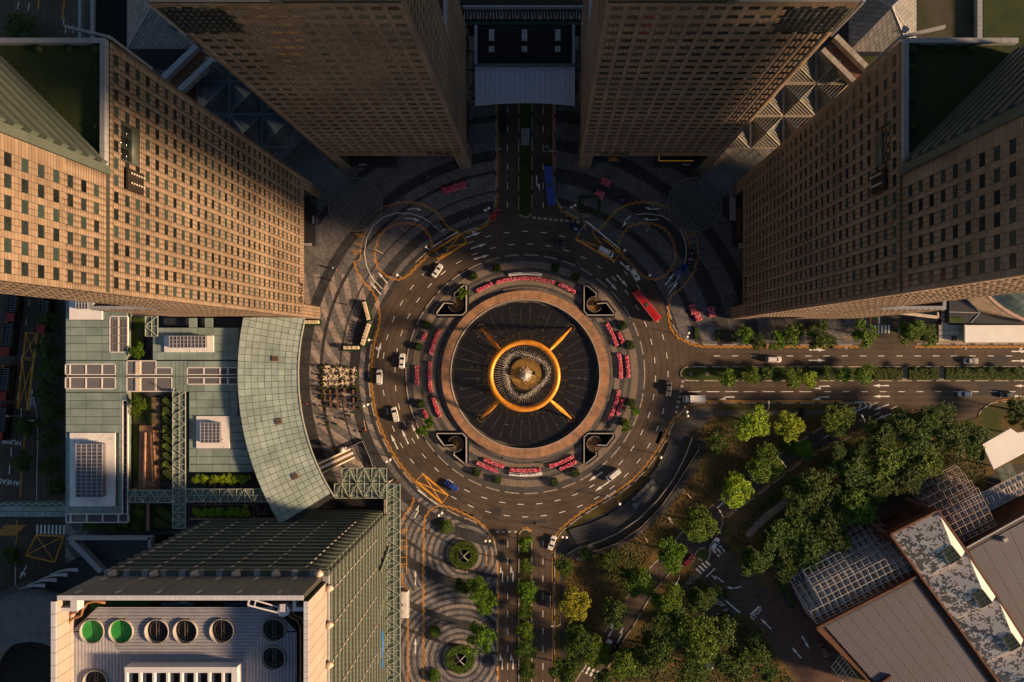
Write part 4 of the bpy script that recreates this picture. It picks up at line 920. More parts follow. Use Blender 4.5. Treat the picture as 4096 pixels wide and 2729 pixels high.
b = MB(); b.prism(PL([(557,1704),(606,1700),(620,1955),(553,1955)], ZG+1.2)[::-1], ZG, ZG+1.2); b.build('ramp', mat('ramp_concrete', (.30,.17,.09), .8, var=.35, sc=.35, fine=.3), gd)
b = MB(); b.bar(P(583,1730,ZG+1.6), P(578,1955,ZG+1.6), .35, .7); b.bar(P(604,1730,ZG+1.6), P(612,1930,ZG+1.6), .2, .6); b.build('ramp_wall', mat('pink_wall', (.5,.3,.2), .7, var=.15), gd)
pbox('bench_wall', MATS['pink_wall'], gd, 528, 1955, 620, 1962, ZG, ZG+.9); pbox('path', MATS['pink_wall'], gd, 585, 2012, 597, 2124, ZG-.2, ZG+.25)
pbox('planting_bed', grass, gd, 327, 2088, 585, 2124, ZG-.2, ZG+.3); pbox('planting_bed', grass, gd, 512, 2015, 585, 2088, ZG-.2, ZG+.35); pbox('lawn', MATS['dark_turf'], gd, 600, 2022, 692, 2122, ZG-.2, ZG+.3)
b = MB(); b.prism(PL([(622,2030),(655,2030),(690,2062),(690,2085),(660,2080),(618,2045)], ZG+.7)[::-1], ZG, ZG+.7); b.prism(PL([(616,2070),(635,2070),(690,2110),(616,2112)], ZG+.7)[::-1], ZG, ZG+.7); b.build('hedge', hedge_m, gd)
for i, x in enumerate((815,836,853,890,930,962)): pbox('stone_bench', brown_tile, gd, x, 1930+(i % 2)*0, x+7, 1945+(i % 3)*3, ZG-.2, ZG+.4)
for i, x in enumerate((797,815,838,856,877,913,951,976,1000)): pbox('stone_bench', brown_tile, gd, x, 2010, x+6, 2019, ZG-.2, ZG+.4)
pbox('planter_edge', brown_tile, gd, 745, 1926, 1015, 1929, ZG-.2, ZG+.5); pbox('planter_edge', brown_tile, gd, 783, 2019, 1014, 2022, ZG-.2, ZG+.5); pbox('planter_edge', MATS['pink_wall'], gd, 757, 2075, 1095, 2079, ZG-.2, ZG+.9); pbox('planter_edge', brown_tile, gd, 1011, 2014, 1016, 2070, ZG-.2, ZG+.5)
pbox('pond', black_gran, gd, 1019, 2019, 1083, 2068, ZG-.2, ZG+.1)
for (x, y) in ((1027,2028),(1031,2039),(1062,2040),(1035,2049),(1049,2054),(1064,2056),(1032,2059)): q = P(x, y, ZG+.1); b = MB(); b.ball((q.x, q.y, ZG+.1), .45, 7, 5, sz=.3); b.build('stepping_stone', brown_tile, gd)
# ---------------------------------------------------------------- glass canopies on steel trusses
cg = glassmat('canopy_glass', (.22, .28, .25), .45, .2); steelg = mat('green_white_steel', (.42, .46, .38), .5, var=.08, sc=2); steelw = mat('white_steel', (.62, .60, .55), .5, var=.06)
def truss(label, rects, z, bay, zig_, posts=True, cat='canopy'):
    """rects of the canopy (photo px at height z), bays along the long side"""
    c = P((rects[0][0]+rects[0][2])/2, (rects[0][1]+rects[0][3])/2, 0); t = thing('glass_canopy', label, cat, c)
    for ri, (x0, y0, x1, y1) in enumerate(rects):
        zz = z+ri*.25
        a, d = P(x0, y0, zz), P(x1, y1, zz); L, Wd_ = abs(d.x-a.x), abs(d.y-a.y); hor = L > Wd_
        n = max(1, int(round((L if hor else Wd_)/(bay))))
        fr_ = MB(); dg = MB()
        rows = 2
        for i in range(n+1):
            if hor: x = a.x+(d.x-a.x)*i/n; fr_.bar((x,a.y,zz+.15), (x,d.y,zz+.15), .16, .2)
            else: y = a.y+(d.y-a.y)*i/n; fr_.bar((a.x,y,zz+.15), (d.x,y,zz+.15), .16, .2)
        for f in (0, .5, 1):
            if hor: fr_.bar((a.x,a.y+(d.y-a.y)*f,zz+.2), (d.x,a.y+(d.y-a.y)*f,zz+.2), .2 if f != .5 else .12, .2)
            else: fr_.bar((a.x+(d.x-a.x)*f,a.y,zz+.2), (a.x+(d.x-a.x)*f,d.y,zz+.2), .2 if f != .5 else .12, .2)
        fr_.build('frame', steelg, t)
        for i in range(n):
            f0, f1 = i/n, (i+1)/n; s0, s1 = (0, 1) if i % 2 else (1, 0)
            if hor: dg.bar((a.x+(d.x-a.x)*f0, a.y+(d.y-a.y)*s0, zz+.4), (a.x+(d.x-a.x)*f1, a.y+(d.y-a.y)*s1, zz+.4), .16, .16)
            else: dg.bar((a.x+(d.x-a.x)*s0, a.y+(d.y-a.y)*f0, zz+.4), (a.x+(d.x-a.x)*s1, a.y+(d.y-a.y)*f1, zz+.4), .16, .16)
            for q in range(rows):
                g0, g1 = q/rows, (q+1)/rows
                if hor: xa, xb, ya, yb = a.x+(d.x-a.x)*f0, a.x+(d.x-a.x)*f1, a.y+(d.y-a.y)*g0, a.y+(d.y-a.y)*g1
                else: xa, xb, ya, yb = a.x+(d.x-a.x)*g0, a.x+(d.x-a.x)*g1, a.y+(d.y-a.y)*f0, a.y+(d.y-a.y)*f1
                boxpart('glass_pane', cg, t, xa+.06, xb-.06, ya-.06, yb+.06, zz, zz+.05)
        dg.build('brace', steelg, t)
        if posts:
            zb = ZG if z > 15 else .12; pb = MB()
            for i in range(0, n+1, 2):
                if hor: x = a.x+(d.x-a.x)*i/n; base = Vector((x, d.y-.2, zb)); top = (x, d.y, zz)
                else: y = a.y+(d.y-a.y)*i/n; base = Vector((a.x+.2, y, zb)); top = (a.x, y, zz)
                pb.tube([base, top], .13, 8)
                pb.bar(Vector(top)+Vector((0,0,.3)), Vector(top)+Vector((1.1, .9 if hor else 1.1, 1.8)), .22, .22)
            pb.build('post', steelw, t)
    return t
truss('long glass canopy on trusses running north-south across the podium garden', [(692,1568,743,2113)], 23.0, 2.3, 1)
truss('glass canopy bridging the brown garden court, left of the long one', [(512,1961,691,2010)], 22.7, 2.25, 1)
truss('glass canopy from the long one to the curved roof beside clipped shrubs', [(745,1956,1080,2007)], 22.7, 2.3, 1)
truss('square glass canopy over the plaza stairs beside the curved roof', [(1368,1873,1547,1934),(1338,1935,1547,1992)], 9.0, 2.2, 1)
truss('long glass canopy down the bus lane beside the louvred block', [(1548,1936,1601,2760)], 9.0, 2.35, 1)
truss('short piece of glass canopy between the podium roof and left tower', [(583,1265,632,1345)], 22.6, 2.3, 1, posts=False)
# bridge to the far left
lb = thing('link_bridge', 'covered link bridge with green and white roof panels over the dark left road', 'bridge', P(130, 2045))
for j, (y0, y1) in enumerate(((2026,2046),(2048,2068))):
    for i in range(24): pbox('roof_panel', groof if random.random() < .8 else mat('grey_panel', (.33,.35,.38), .5, obj=.1), lb, -2+i*11.1, y0, 8.5+i*11.1, y1, 13.6, 14)
pbox('parapet', wallg, lb, 0, 2011, 264, 2024, 10, 13.4); pbox('parapet', slate, lb, 0, 2070, 264, 2075, 10, 13.8)
b = MB(); pz = [P(x, 2013 if i % 2 else 2021, 14) for i, x in enumerate(range(0, 270, 16))]
for a_, c_ in zip(pz, pz[1:]): b.bar(a_, c_, .14)
b.build('brace', steelw, lb)
# ---------------------------------------------------------------- curved glass roof
cr_ = thing('curved_glass_roof', 'broad curved roof of pale green glass panes along the west of the plaza', 'glass roof', P(1080, 1600))
cpane = mat('curved_roof_pane', (.42, .52, .47), .25, var=.22, sc=.10, obj=.10, fine=.06, spec=.6); cseal = mat('pane_seal', (.05,.055,.045), .5)
ZC = 24.0; PC = P(CX, CY, ZC); KC = (H-ZC)/H/S
def cpt(r, a, z=ZC): return Vector((PC.x+r*KC*math.cos(R(a)), PC.y-r*KC*math.sin(R(a)), z))
radii_c = [908+i*27 for i in range(10)]; da = 1.42
y_top, y_bot = P(0, 1271, ZC).y, P(0, 2096, ZC).y
def clipy(poly):
    def cl(pl, f, inside):
        out = []
        for i in range(len(pl)):
            a, c = pl[i-1], pl[i]; ia, ic = inside(a), inside(c)
            if ia != ic: t = (f-a.y)/(c.y-a.y); out.append(a+(c-a)*t)
            if ic: out.append(c)
        return out
    poly = cl(poly, y_top, lambda p: p.y <= y_top)
    return cl(poly, y_bot, lambda p: p.y >= y_bot) if poly else []
npane = 0; restb = MB(); seal = MB()
for i in range(34):
    a0 = 140.2+i*da; a0 = 196.8-i*da-da; 
    for j in range(9):
        g = .055/ (radii_c[j]*KC); ga = math.degrees(g); rg = .055/KC
        z_ = ZC+random.uniform(-.02,.02)
        pl = [cpt(radii_c[j]+rg, a0+ga, z_), cpt(radii_c[j+1]-rg, a0+ga, z_), cpt(radii_c[j+1]-rg, a0+da-ga, z_), cpt(radii_c[j]+rg, a0+da-ga, z_)]
        pl = [p for p in clipy(pl)]
        if len(pl) < 3: continue
        area = sum(pl[k-1].x*pl[k].y-pl[k].x*pl[k-1].y for k in range(len(pl)))
        if area < 0: pl = pl[::-1]
        b = MB() if npane < 300 else restb; n = len(pl)
        dz = random.uniform(-.035, .035), random.uniform(-.035, .035)
        tp = [Vector((p.x, p.y, z_+dz[0]*(p.x-pl[0].x)/2+dz[1]*(p.y-pl[0].y)/2)) for p in pl]; bt = [Vector((p.x, p.y, z_-.12)) for p in tp]
        b.add(tp+bt, [list(range(n))]+[[k, n+k, n+(k+1) % n, (k+1) % n] for k in range(n)])
        if npane < 300: b.build('glass_pane', cpane, cr_)
        npane += 1
if restb.v: restb.build('remaining_glass_panes', cpane, cr_, kind='stuff')
pl = []
arcR = [cpt(908, 196.8-k*1.5) for k in range(34)]; arcL = [cpt(1151, 196.8-k*1.5) for k in range(34)]
poly = clipy([Vector((p.x,p.y,0)) for p in arcR]+[Vector((p.x,p.y,0)) for p in arcL[::-1]])
b = MB(); b.prism(poly if sum(poly[k-1].x*poly[k].y-poly[k].x*poly[k-1].y for k in range(len(poly))) > 0 else poly[::-1], ZC-.5, ZC-.13); b.build('pane_bed', cseal, cr_)
edge = [p for p in arcR if y_bot <= p.y <= y_top]; b = MB(); b.path(edge, .3, ZC-.2, ZC+.12); b.build('edge_beam', steelg, cr_)
b = MB()
for r_ in radii_c[1:-1]:
    for k in range(70):
        p = cpt(r_, 196.8-k*.71, ZC+.03)
        if y_bot < p.y < y_top: b.box(p.x-.05, p.x+.05, p.y-.05, p.y+.05, ZC, ZC+.07)
b.build('glazing_bolts', cseal, cr_, kind='stuff')
for (x, y) in ((1100,1435),(1115,1686),(1181,1906)):
    p = P(x, y, ZC+.1); t = thing('roof_hatch', 'brown smoke hatch with two holes set in the curved glass roof, %s of three' % {1435:'uppermost',1686:'middle one',1906:'lowest'}[y], 'hatch', p); b = MB(); an = math.atan2(p.y-PC.y, p.x-PC.x)
    b.obox((p.x, p.y, ZC+.05), 1.7, 1.5, .16, an); b.build('frame', mat('hatch_brown', (.16,.10,.07), .6), t)
    for s in (-.35, .35): b = MB(); b.cyl((p.x+s*math.cos(an), p.y+s*math.sin(an)), .16, ZC+.18, ZC+.25, 10); b.build('hole', dark_m, t)
for k in range(9): # columns under the curved roof
    p = cpt(1075, 190-k*5.5); 
    if y_bot < p.y < y_top: b = MB(); b.tube([(p.x,p.y,.1),(p.x,p.y,ZC-.5)], .3, 10); b.build('column', steelw, cr_)
# escalators to the curved roof
es = thing('escalator_pair', 'pair of escalators with white balustrades running under the curved glass roof', 'escalator', P(1330, 1840))
for (a_, c_, m, wd, ht, nm) in (((1262,1862),(1402,1796),steelw,.5,.9,'balustrade'),((1268,1880),(1412,1812),mat('bright_steel', (.75,.72,.68), .35, metal=.4),.75,.7,'balustrade'),((1282,1896),(1418,1830),steelw,.45,.9,'balustrade'),
    ((1266,1871),(1408,1804),mat('step_black', (.02,.018,.015), .6, var=.3, sc=3),1.25,.3,'steps'),((1274,1889),(1415,1821),MATS['step_black'],1.25,.3,'steps')):
    b = MB(); b.bar(P(*a_, 5.4), P(*c_, .5), wd, ht); b.build(nm, m, es)
b = MB(); 
for o in (0, 18):
    for i in range(28): q = P(1266+142*i/28+o*.45, 1871-67*i/28+o, 5.7-4.9*i/28); b.obox(q, .06, 1.1, .04, R(25))
b.build('step_nosing', yel, es, kind='stuff')
lw = thing('low_wall', 'kinked dark railing wall that encloses the sunken plaza by the escalators', 'railing', G(1450, 1830)); b = MB(); pts = GL([(1385,1796),(1452,1763),(1485,1835),(1505,1910)]); b.path(pts, .9, .12, 1.0); b.build('wall', slate, lw); b = MB(); b.path(pts, .12, 1.0, 1.12); b.build('handrail', pale_metal, lw)
sw = thing('stair_opening', 'dark stair opening with pale handrails under the square glass canopy', 'stairs', G(1470, 1935)); a, c = G(1405,1913), G(1545,1955); boxpart('opening', dark_m, sw, a.x, c.x, c.y, a.y, .12, .2)
b = MB(); b.bar(G(1420,1930,.5), G(1500,1922,1), .25, .5); b.bar(G(1420,1952,.5), G(1520,1944,1), .4, .5); b.bar(G(1540,1913,.8), G(1540,1955,.8), .2, .8); b.build('handrail', steelw, sw)
# ---------------------------------------------------------------- LOUVRED BLOCK (bottom left)
lv = thing('louvred_block', 'tall green louvred block with roof fans at the bottom left', 'building', G(1200, 2300))
ZB = 75.0; PX0, PX1, PY0 = 934, 1569, 2021
ga, gc = G(PX0, PY0), G(PX1, 2950)
boxpart('glass_wall', mat('block_glass', (.012,.016,.015), .15, var=.4, sc=.2, spec=.5), lv, ga.x+.9, gc.x-.9, ga.y-.9, gc.y, 0, ZB-.4)
lvm = mat('louvre_green', (.115, .135, .11), .55, var=.12, sc=.4, obj=.06, fine=.08); lite = mat('lit_tab', (.75,.62,.50), .6, var=.08)
for k in range(19):
    z = 7.2+k*3.62
    boxpart('louvre_band', lvm, lv, ga.x, gc.x-.9, ga.y-.85, ga.y, z, z+1.5); boxpart('louvre_band', lvm, lv, gc.x-.85, gc.x, ga.y-.9, gc.y, z, z+1.5)
b = MB()
for k in range(5, 19):
    z = 7.2+k*3.62+1.5
    for i in range(6): x = ga.x+2.5+i*8.25; b.bar((x,ga.y+.1,z-1.5), (x,ga.y+.25,z+.3), .2, .35)
    for i in range(9): y = ga.y-5-i*8.0; b.bar((gc.x+.1,y,z-1.4), (gc.x+.2,y,z+.1), .2, .3)
b.build('bracket_tabs', lite, lv, kind='stuff')
b = MB()
for k in range(19):
    z = 7.2+k*3.62
    for i in range(40): x = ga.x+i*1.24; b.box(x-.03, x+.03, ga.y, ga.y+.03, z, z+1.5)
    for i in range(60): y = ga.y-i*1.24; b.box(gc.x, gc.x+.03, y-.03, y+.03, z, z+1.5)
b.build('panel_seams', joint, lv, kind='stuff')
boxpart('roof_deck', mat('roof_brown', (.09,.06,.045), .85, var=.35, sc=.4, fine=.3), lv, ga.x+.4, gc.x-.4, ga.y-.4, gc.y, ZB-.4, ZB)
for i in range(36):
    x = ga.x+i*(gc.x-ga.x)/36; boxpart('parapet_stone', pgreen if i % 3 else par_m, lv, x+.02, x+(gc.x-ga.x)/36-.02, ga.y-1.3, ga.y+.02, ZB-.3, ZB+1.0)
for i in range(40):
    y = ga.y-1.3-i*1.4; boxpart('parapet_stone', par_m, lv, gc.x-1.3, gc.x+.02, y-1.38, y, ZB-.3, ZB+1.0)
# screens
scr = mat('screen_panel', (.26, .235, .21), .6, var=.06, sc=.3, obj=.05, fine=.08); scw = mat('cream_screen_panel', (.40, .34, .29), .6, var=.06, sc=.3, obj=.06, fine=.05); wcap = mat('white_cap', (.58,.58,.62), .5, var=.06, obj=.05)
ZS = 90.0; sa, sc_ = G(908, 2038), G(1551, 2050)
boxpart('screen_core', joint, lv, sa.x+.05, sc_.x-.05, sc_.y, sa.y-.06, ZB+.5, ZS-.05)
nx_ = 17
for i in range(nx_):
    for j, (z0, z1) in enumerate(((ZB+.6,ZB+3.4),(ZB+3.4,ZB+11.2),(ZB+11.2,ZS))):
        x0 = sa.x+(sc_.x-sa.x)*i/nx_; x1 = sa.x+(sc_.x-sa.x)*(i+1)/nx_; boxpart('screen_panel', scr, lv, x0+.05, x1-.05, sa.y-.08, sa.y+.02, z0+.04, z1-.04)
for i in range(46):
    x0 = sa.x+(sc_.x-sa.x)*i/46; boxpart('cap_tile', wcap, lv, x0+.02, x0+(sc_.x-sa.x)/46-.02, sc_.y, sa.y+.05, ZS, ZS+.25)
b = MB()
for i in range(6):
    for z in (ZB+2.5, ZB+12.2): x = sa.x+3.3+i*8.25; b.bar((x,sa.y+.15,z), (x,sa.y+.3,z+2.2), .3, .5)
b.build('bracket_tabs', lite, lv, kind='stuff')
ex = G(1564, 2053); e0 = G(1552, 2053)
boxpart('screen_core', joint, lv, e0.x, ex.x-.08, gc.y, ex.y, ZB+.5, ZS-.05)
for i in range(26):
    y0 = ex.y-i*2.6
    for j, (z0, z1) in enumerate(((ZB+.6,ZB+3.4),(ZB+3.4,ZB+11.2),(ZB+11.2,ZS))): boxpart('screen_panel', scw, lv, ex.x-.08, ex.x+.02, y0-2.55, y0-.04, z0+.04, z1-.04)
    boxpart('cap_tile', wcap, lv, e0.x, ex.x+.05, y0-1.27, y0-.03, ZS, ZS+.2); boxpart('cap_tile', wcap, lv, e0.x, ex.x+.05, y0-2.57, y0-1.33, ZS, ZS+.2)
wx, w0x = G(892, 2053), G(905, 2053)
boxpart('screen_core', joint, lv, wx.x, w0x.x-.08, gc.y, wx.y, ZB+.5, ZS-.05)
for i in range(26):
    y0 = wx.y-i*2.6
    for j in range(3): boxpart('screen_panel', scw, lv, w0x.x-.08, w0x.x+.02, y0-2.55, y0-.04, ZB+.6+j*4.8, ZB+.6+j*4.8+4.7)
    boxpart('cap_tile', wcap, lv, wx.x, w0x.x, y0-2.55, y0-.04, ZS, ZS+.25)
# corner brackets and ducts
for (x0, y0, x1, y1) in ((230,2432,308,2446),(282,2387,308,2432),(1170,2387,1184,2446),(1184,2430,1232,2446)): pbox('corner_frame', wcap, lv, x0, y0, x1, y1, 86, 88.6)
cream = mat('cream_duct', (.62,.48,.38), .55, var=.08)
for i, x in enumerate((452,617,780,945,1105,1275)):
    b = MB(); b.tube([P(x-12, 2302, 76.6), P(x+12, 2290, 76.6)], .75, 12); b.build('vent_hood', cream, lv)
for i, y in enumerate((2352, 2500, 2660)):
    b = MB(); b.tube([P(1308, y+10, 76.6), P(1326, y-6, 76.6)], .7, 12); b.build('vent_hood', cream, lv)
duct = mat('orange_brown_duct', (.26,.12,.05), .6, var=.3, sc=.6)
for o in (0, 16):
    b = MB(); b.tube([P(x-o*.9, y-o, 85.5) for (x, y) in ((420,2412),(380,2405),(350,2412),(330,2440),(325,2462),(290,2475),(272,2495),(268,2530),(268,2760))], .28, 8); b.build('duct', duct, lv)
    b = MB(); b.tube([P(x+o*.9, y-o*.6, 85.5) for (x, y) in ((1100,2405),(1150,2440),(1165,2470),(1190,2480),(1204,2510),(1204,2760))], .25, 8); b.build('duct', duct, lv)
b = MB()
for i in range(9): b.tube([P(650+i*62, 2408, 82), P(650+i*62, 2432, 82)], .3, 7); 
for (x0, x1) in ((652,770),(905,930),(940,1040)): b.tube([P(x0,2432,82),P(x0,2416,82),P(x1,2416,82),P(x1,2432,82)], .45, 8)
b.build('blue_pipes', mat('blue_pipe', (.03,.07,.14), .5), lv)
pbox('green_tank', mat('green_tarp', (.01,.09,.02), .7, var=.3, sc=.5), lv, 360, 2408, 595, 2436, 80, 81.5)
# fan deck: mitred slats
ZD = 84.0; KD = (H-ZD)/H/S
oct_ = [(390,2429),(1090,2429),(1186,2526),(1186,2900),(285,2900),(285,2526)]
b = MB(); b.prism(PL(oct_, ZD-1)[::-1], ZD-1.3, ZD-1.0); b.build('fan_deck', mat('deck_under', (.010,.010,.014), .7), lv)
fans = [(371,2525,'g'),(486,2525,'g'),(629,2525,'d'),(743,2525,'d'),(889,2523,'d'),(1095,2519,'d'),(1095,2632,'d'),(383,2728,'f')]
slm = mat('lilac_slat', (.62,.62,.68), .45, var=.1, sc=.6, fine=.1)
def cutout(x0, x1, y, vert):
    """spans of a slat outside the fan openings"""
    sp = [(x0, x1)]
    for (fx, fy, _) in fans:
        d = abs((fx if vert else fy)-y)
        if d < 51:
            h = math.sqrt(51*51-d*d); cc_ = fy if vert else fx; ns = []
            for (a, c) in sp:
                if cc_+h <= a or cc_-h >= c: ns.append((a, c)); continue
                if cc_-h > a: ns.append((a, cc_-h))
                if cc_+h < c: ns.append((cc_+h, c))
            sp = ns
    return [s for s in sp if s[1]-s[0] > 2]
b = MB(); y = 2431.0
while y < 2665:      # north field, mitred to the hips
    f = (y-2526)/(2669-2526)
    xl = 390-(y-2429) if y < 2526 else 410+(y-2526)*.78; xr = 1090+(y-2429) if y < 2526 else 1060-(y-2526)*.78
    if y < 2526: xl, xr = 390-(y-2429)*1.08, 1090+(y-2429)*.99
    for (a, c) in cutout(xl, xr, y, False):
        p, q = P(a, y, ZD), P(c, y, ZD); b.box(p.x, q.x, p.y-.055, p.y+.055, ZD-.35, ZD)
    y += 5.7
for side in (0, 1):
    x = 288.0 if not side else 1184.0
    while (x < 520 if not side else x > 955):
        if not side: yt = 2526 if x < 410 else 2526+(x-410)/.78
        else: yt = 2526 if x > 1060 else 2526+(1060-x)/.78
        yt = max(yt, 2530)
        for (a, c) in cutout(yt, 2900, x, True):
            p, q = P(x, a, ZD), P(x, c, ZD); b.box(p.x-.055, p.x+.055, q.y, p.y, ZD-.35, ZD)
        x += 5.7 if not side else -5.7
b.build('deck_slats', slm, lv, kind='stuff')
for (x, y, kd) in fans:
    c = P(x, y, ZD); rf = 50*KD*.98
    lab = {'g': 'green covered round fan opening, %s of the two on the slatted roof' % ('left one' if x < 400 else 'right one'), 'f': 'round fan with pale blades cut by the bottom edge of the photo',
           'd': 'open dark round fan shaft on the slatted roof, %s' % {629:'directly right of the green ones',743:'second after the green ones',889:'standing apart in the middle',1095:'upper one at the right corner' if y < 2600 else 'lower one at the right corner'}.get(x, '')}[kd]
    t = thing('roof_fan', lab, 'fan', c, group='fans on the slatted roof')
    b = MB(); b.sector(c, rf*.95, rf, 0, 2*PI, ZD-2.5, ZD+.5, 40); b.build('casing', pale_metal, t)
    if kd == 'g':
        b = MB(); b.prism(circ(c, rf*.94, 32), None, ZD-.3); b.build('cover', mat('green_cover', (.03,.30,.05), .6, var=.18, sc=.5, fine=.15), t)
        b = MB(); b.bar((c.x-.3,c.y+rf*.9,ZD-.28),(c.x+.2,c.y-rf*.9,ZD-.28),.1,.05); b.build('seam', black_gran, t)
    else:
        b = MB(); b.prism(circ(c, rf*.94, 32), None, ZD-2.4); b.build('shaft_floor', dark_m, t)
        b = MB()
        for i in range(6):
            a = 2*PI*i/6+.3; d = Vector((math.cos(a), math.sin(a), 0)); n_ = Vector((-d.y, d.x, 0)); o = Vector((c.x, c.y, ZD-1.7))
            b.add([o+d*.4-n_*.15, o+d*2.1-n_*.25, o+d*2.1+n_*.55+Vector((0,0,.25)), o+d*.4+n_*.25+Vector((0,0,.2))], [[0,1,2,3]])
        b.cyl(c, .4, ZD-1.9, ZD-1.4, 14); b.build('blades', mat('fan_blade', (.45,.40,.34), .5) if kd == 'f' else mat('fan_blade_dark', (.05,.035,.025), .6), t)
        b = MB(); b.bar((c.x-.25,c.y+rf*.93,ZD-.2),(c.x-.25,c.y-rf*.93,ZD-.2),.07); b.bar((c.x+.3,c.y+rf*.93,ZD-.2),(c.x+.3,c.y-rf*.93,ZD-.2),.07); b.bar((c.x-.25,c.y,ZD-.2),(c.x+.3,c.y,ZD-.2),.07); b.sector((c.x, c.y), rf*.72, rf*.75, 0, 2*PI, ZD-.9, ZD-.8, 28); b.build('guard', mat('guard_wire', (.22,.18,.15), .5), t)
# white framed shaft house
wh = mat('white_shaft', (.70,.69,.70), .5, var=.05)
pbox('shaft_void', dark_m, lv, 500, 2690, 948, 2900, ZD, ZD+.5); pbox('shaft_frame', wh, lv, 498, 2669, 948, 2692, ZD, ZD+3)
for i in range(9): x = 499+i*(442/8); pbox('shaft_frame', wh, lv, x, 2692, x+9, 2900, ZD, ZD+3)
pbox('shaft_frame', wh, lv, 926, 2672, 949, 2900, ZD, ZD+3.02)
# roof crane
cr2 = thing('roof_crane', 'white lattice window-cleaning crane lying across the slatted roof corner', 'crane', P(1080, 2430, 86))
b = MB(); p1, p2, p3, p4 = P(998,2394,89), P(1125,2432,88), P(992,2421,89), P(1117,2452,88)
b.bar(p1, p2, .28); b.bar(p3, p4, .28); b.bar(p1, p3, .3); b.bar(p2, p4, .35); b.bar(p1.lerp(p2,.2), p3.lerp(p4,.2), .2); b.build('jib', wcap, cr2)
b = MB(); c = P(1141, 2436, 87); b.cyl(c, 1.3, 86, 88.2, 8); b.box(c.x-.5, c.x+.5, c.y, c.y+1.6, 86.5, 89); b.build('machine_body', wcap, cr2)
# lower parts of the block: dark bays beside it, lit strip and sign
bx = thing('cut_corner_block', 'low black ribbed roof with a pale bent parapet beside the square glass canopy', 'building', P(1460, 2030))
pbox('ribbed_roof', mat('black_ribs', (.018,.016,.017), .6, var=.3, sc=.6, fine=.3), bx, 1340, 1996, 1541, 2046, 0, 7)
b = MB(); pts = PL([(1400,2082),(1420,2055),(1535,2050)], 9); b.path(pts, .7, 5, 9); b.build('parapet', pgreen, bx); b = MB(); pts = PL([(1412,2085),(1428,2062),(1528,2060),(1528,2200)], 8); b.path(pts, .6, 4, 8.2); b.build('parapet', mat('brown_coping', (.22,.16,.12), .7), bx)
pbox('light_well', dark_m, bx, 1425, 2064, 1526, 2720, 3, 3.6)
b = MB()
for i in range(6): b.bar(P(1430+i*22, 2085, 4.2), P(1452+i*22, 2064, 4.2), .09)
for i in range(5): b.bar(P(1505, 2110+i*24, 4.2), P(1526, 2090+i*24, 4.2), .09)
b.build('glazing_bar', steelw, bx)
pbox('rail_beam', mat('pink_rail', (.40,.32,.28), .6, var=.1), bx, 1536, 1996, 1540, 2900, 6, 9.2)
sg = thing('blue_sign', 'vertical row of glowing blue letters low on the louvred block', 'sign', G(1572, 2600))
word = 'CONVENTION'
for i, ch in enumerate(word):
    p = P(1513, 2533+i*14.7, 17); o = link(text_mesh(ch, 1.5, .12), 'letter', sg, mat('blue_neon', (.05,.30,.70), .5, emit=.2)); o.location = Vector((gc.x+.35, p.y, 17))-Vector(sg.location); o.rotation_euler = (R(90), 0, R(90))
for (y0, y1) in ((2190,2290),(2395,2480),(2560,2650)):
    b = MB(); b.bar(P(1500, y1, 22), P(1537, y0, 9), 3.2, 1.0); b.build('sloping_fin', lvm, lv)
# far left bottom: framed dark roof, round ramp building
tf_ = thing('framed_roof', 'dark slate roof inside a bent pale tiled parapet left of the louvred block', 'building', P(450, 2190))
pb_ = par_m
b = MB(); b.prism(PL([(325,2160),(608,2160),(608,2220),(430,2280)], 24)[::-1], 0, 24); b.build('slate_roof', slate, tf_)
for (a_, c_, wd) in (((281,2151),(608,2151),.85),((292,2160),(412,2283),1.5),((606,2146),(606,2190),.9)):
    pa, pc = P(*a_, 26), P(*c_, 26); n = int((pc-pa).length/1.2)
    for i in range(n):
        q, q2 = pa.lerp(pc, i/n), pa.lerp(pc, (i+.96)/n); b = MB(); b.bar(q, q2, wd, 2.4); b.build('parapet_stone', pb_, tf_)
dr = thing('round_ramp_building', 'round grey concrete ramp building with dark core at the bottom left corner', 'building', P(120, 2760))
conc = mat('grey_concrete', (.155,.155,.16), .8, var=.2, sc=.25, fine=.15); c = P(120, 2760, 12); kk = (H-12)/H/S
for i in range(22):
    a0 = R(-5+i*8.6); b = MB(); b.sector(c, 192*kk, 392*kk, a0, a0+R(8.5), 0, 12, 5); b.build('roof_slab', conc, dr)
b = MB(); b.sector(c, 394*kk, 406*kk, R(-5), R(185), 0, 13, 50); b.build('rim_wall', mat('dark_concrete', (.07,.07,.072), .8), dr)
b = MB(); b.prism(circ(c, 190*kk, 40), 0, 6); b.build('core_floor', mat('core_dark', (.02,.017,.015), .8, var=.3, sc=.6), dr)
b = MB(); b.prism(PL([(63,2365),(290,2240),(440,2240),(440,2330),(260,2372),(160,2352)], 11)[::-1], 0, 11); b.build('ramp_deck', mat('ramp_dark', (.013,.017,.018), .6), dr)
for (x0, y0, x1, y1) in ((63,2362,180,2335),(105,2342,226,2313),(155,2320,270,2292),(198,2298,312,2273)):
    pts = [P(x0+(x1-x0)*i/8, y0+(y1-y0)*i/8-14*math.sin(i/8*PI)*.6, 12.5) for i in range(9)]; b = MB()
    top = [Vector((p.x, p.y, 12.5)) for p in pts]; bot = [Vector((p.x, p.y-.15-1.0*(i/8), 12.5)) for i, p in enumerate(pts)]
    b.add(top+bot, [[9+i, 9+i+1, i+1, i] for i in range(8)]); b.build('white_blade', mat('blade_white', (.42,.41,.41), .6), dr)
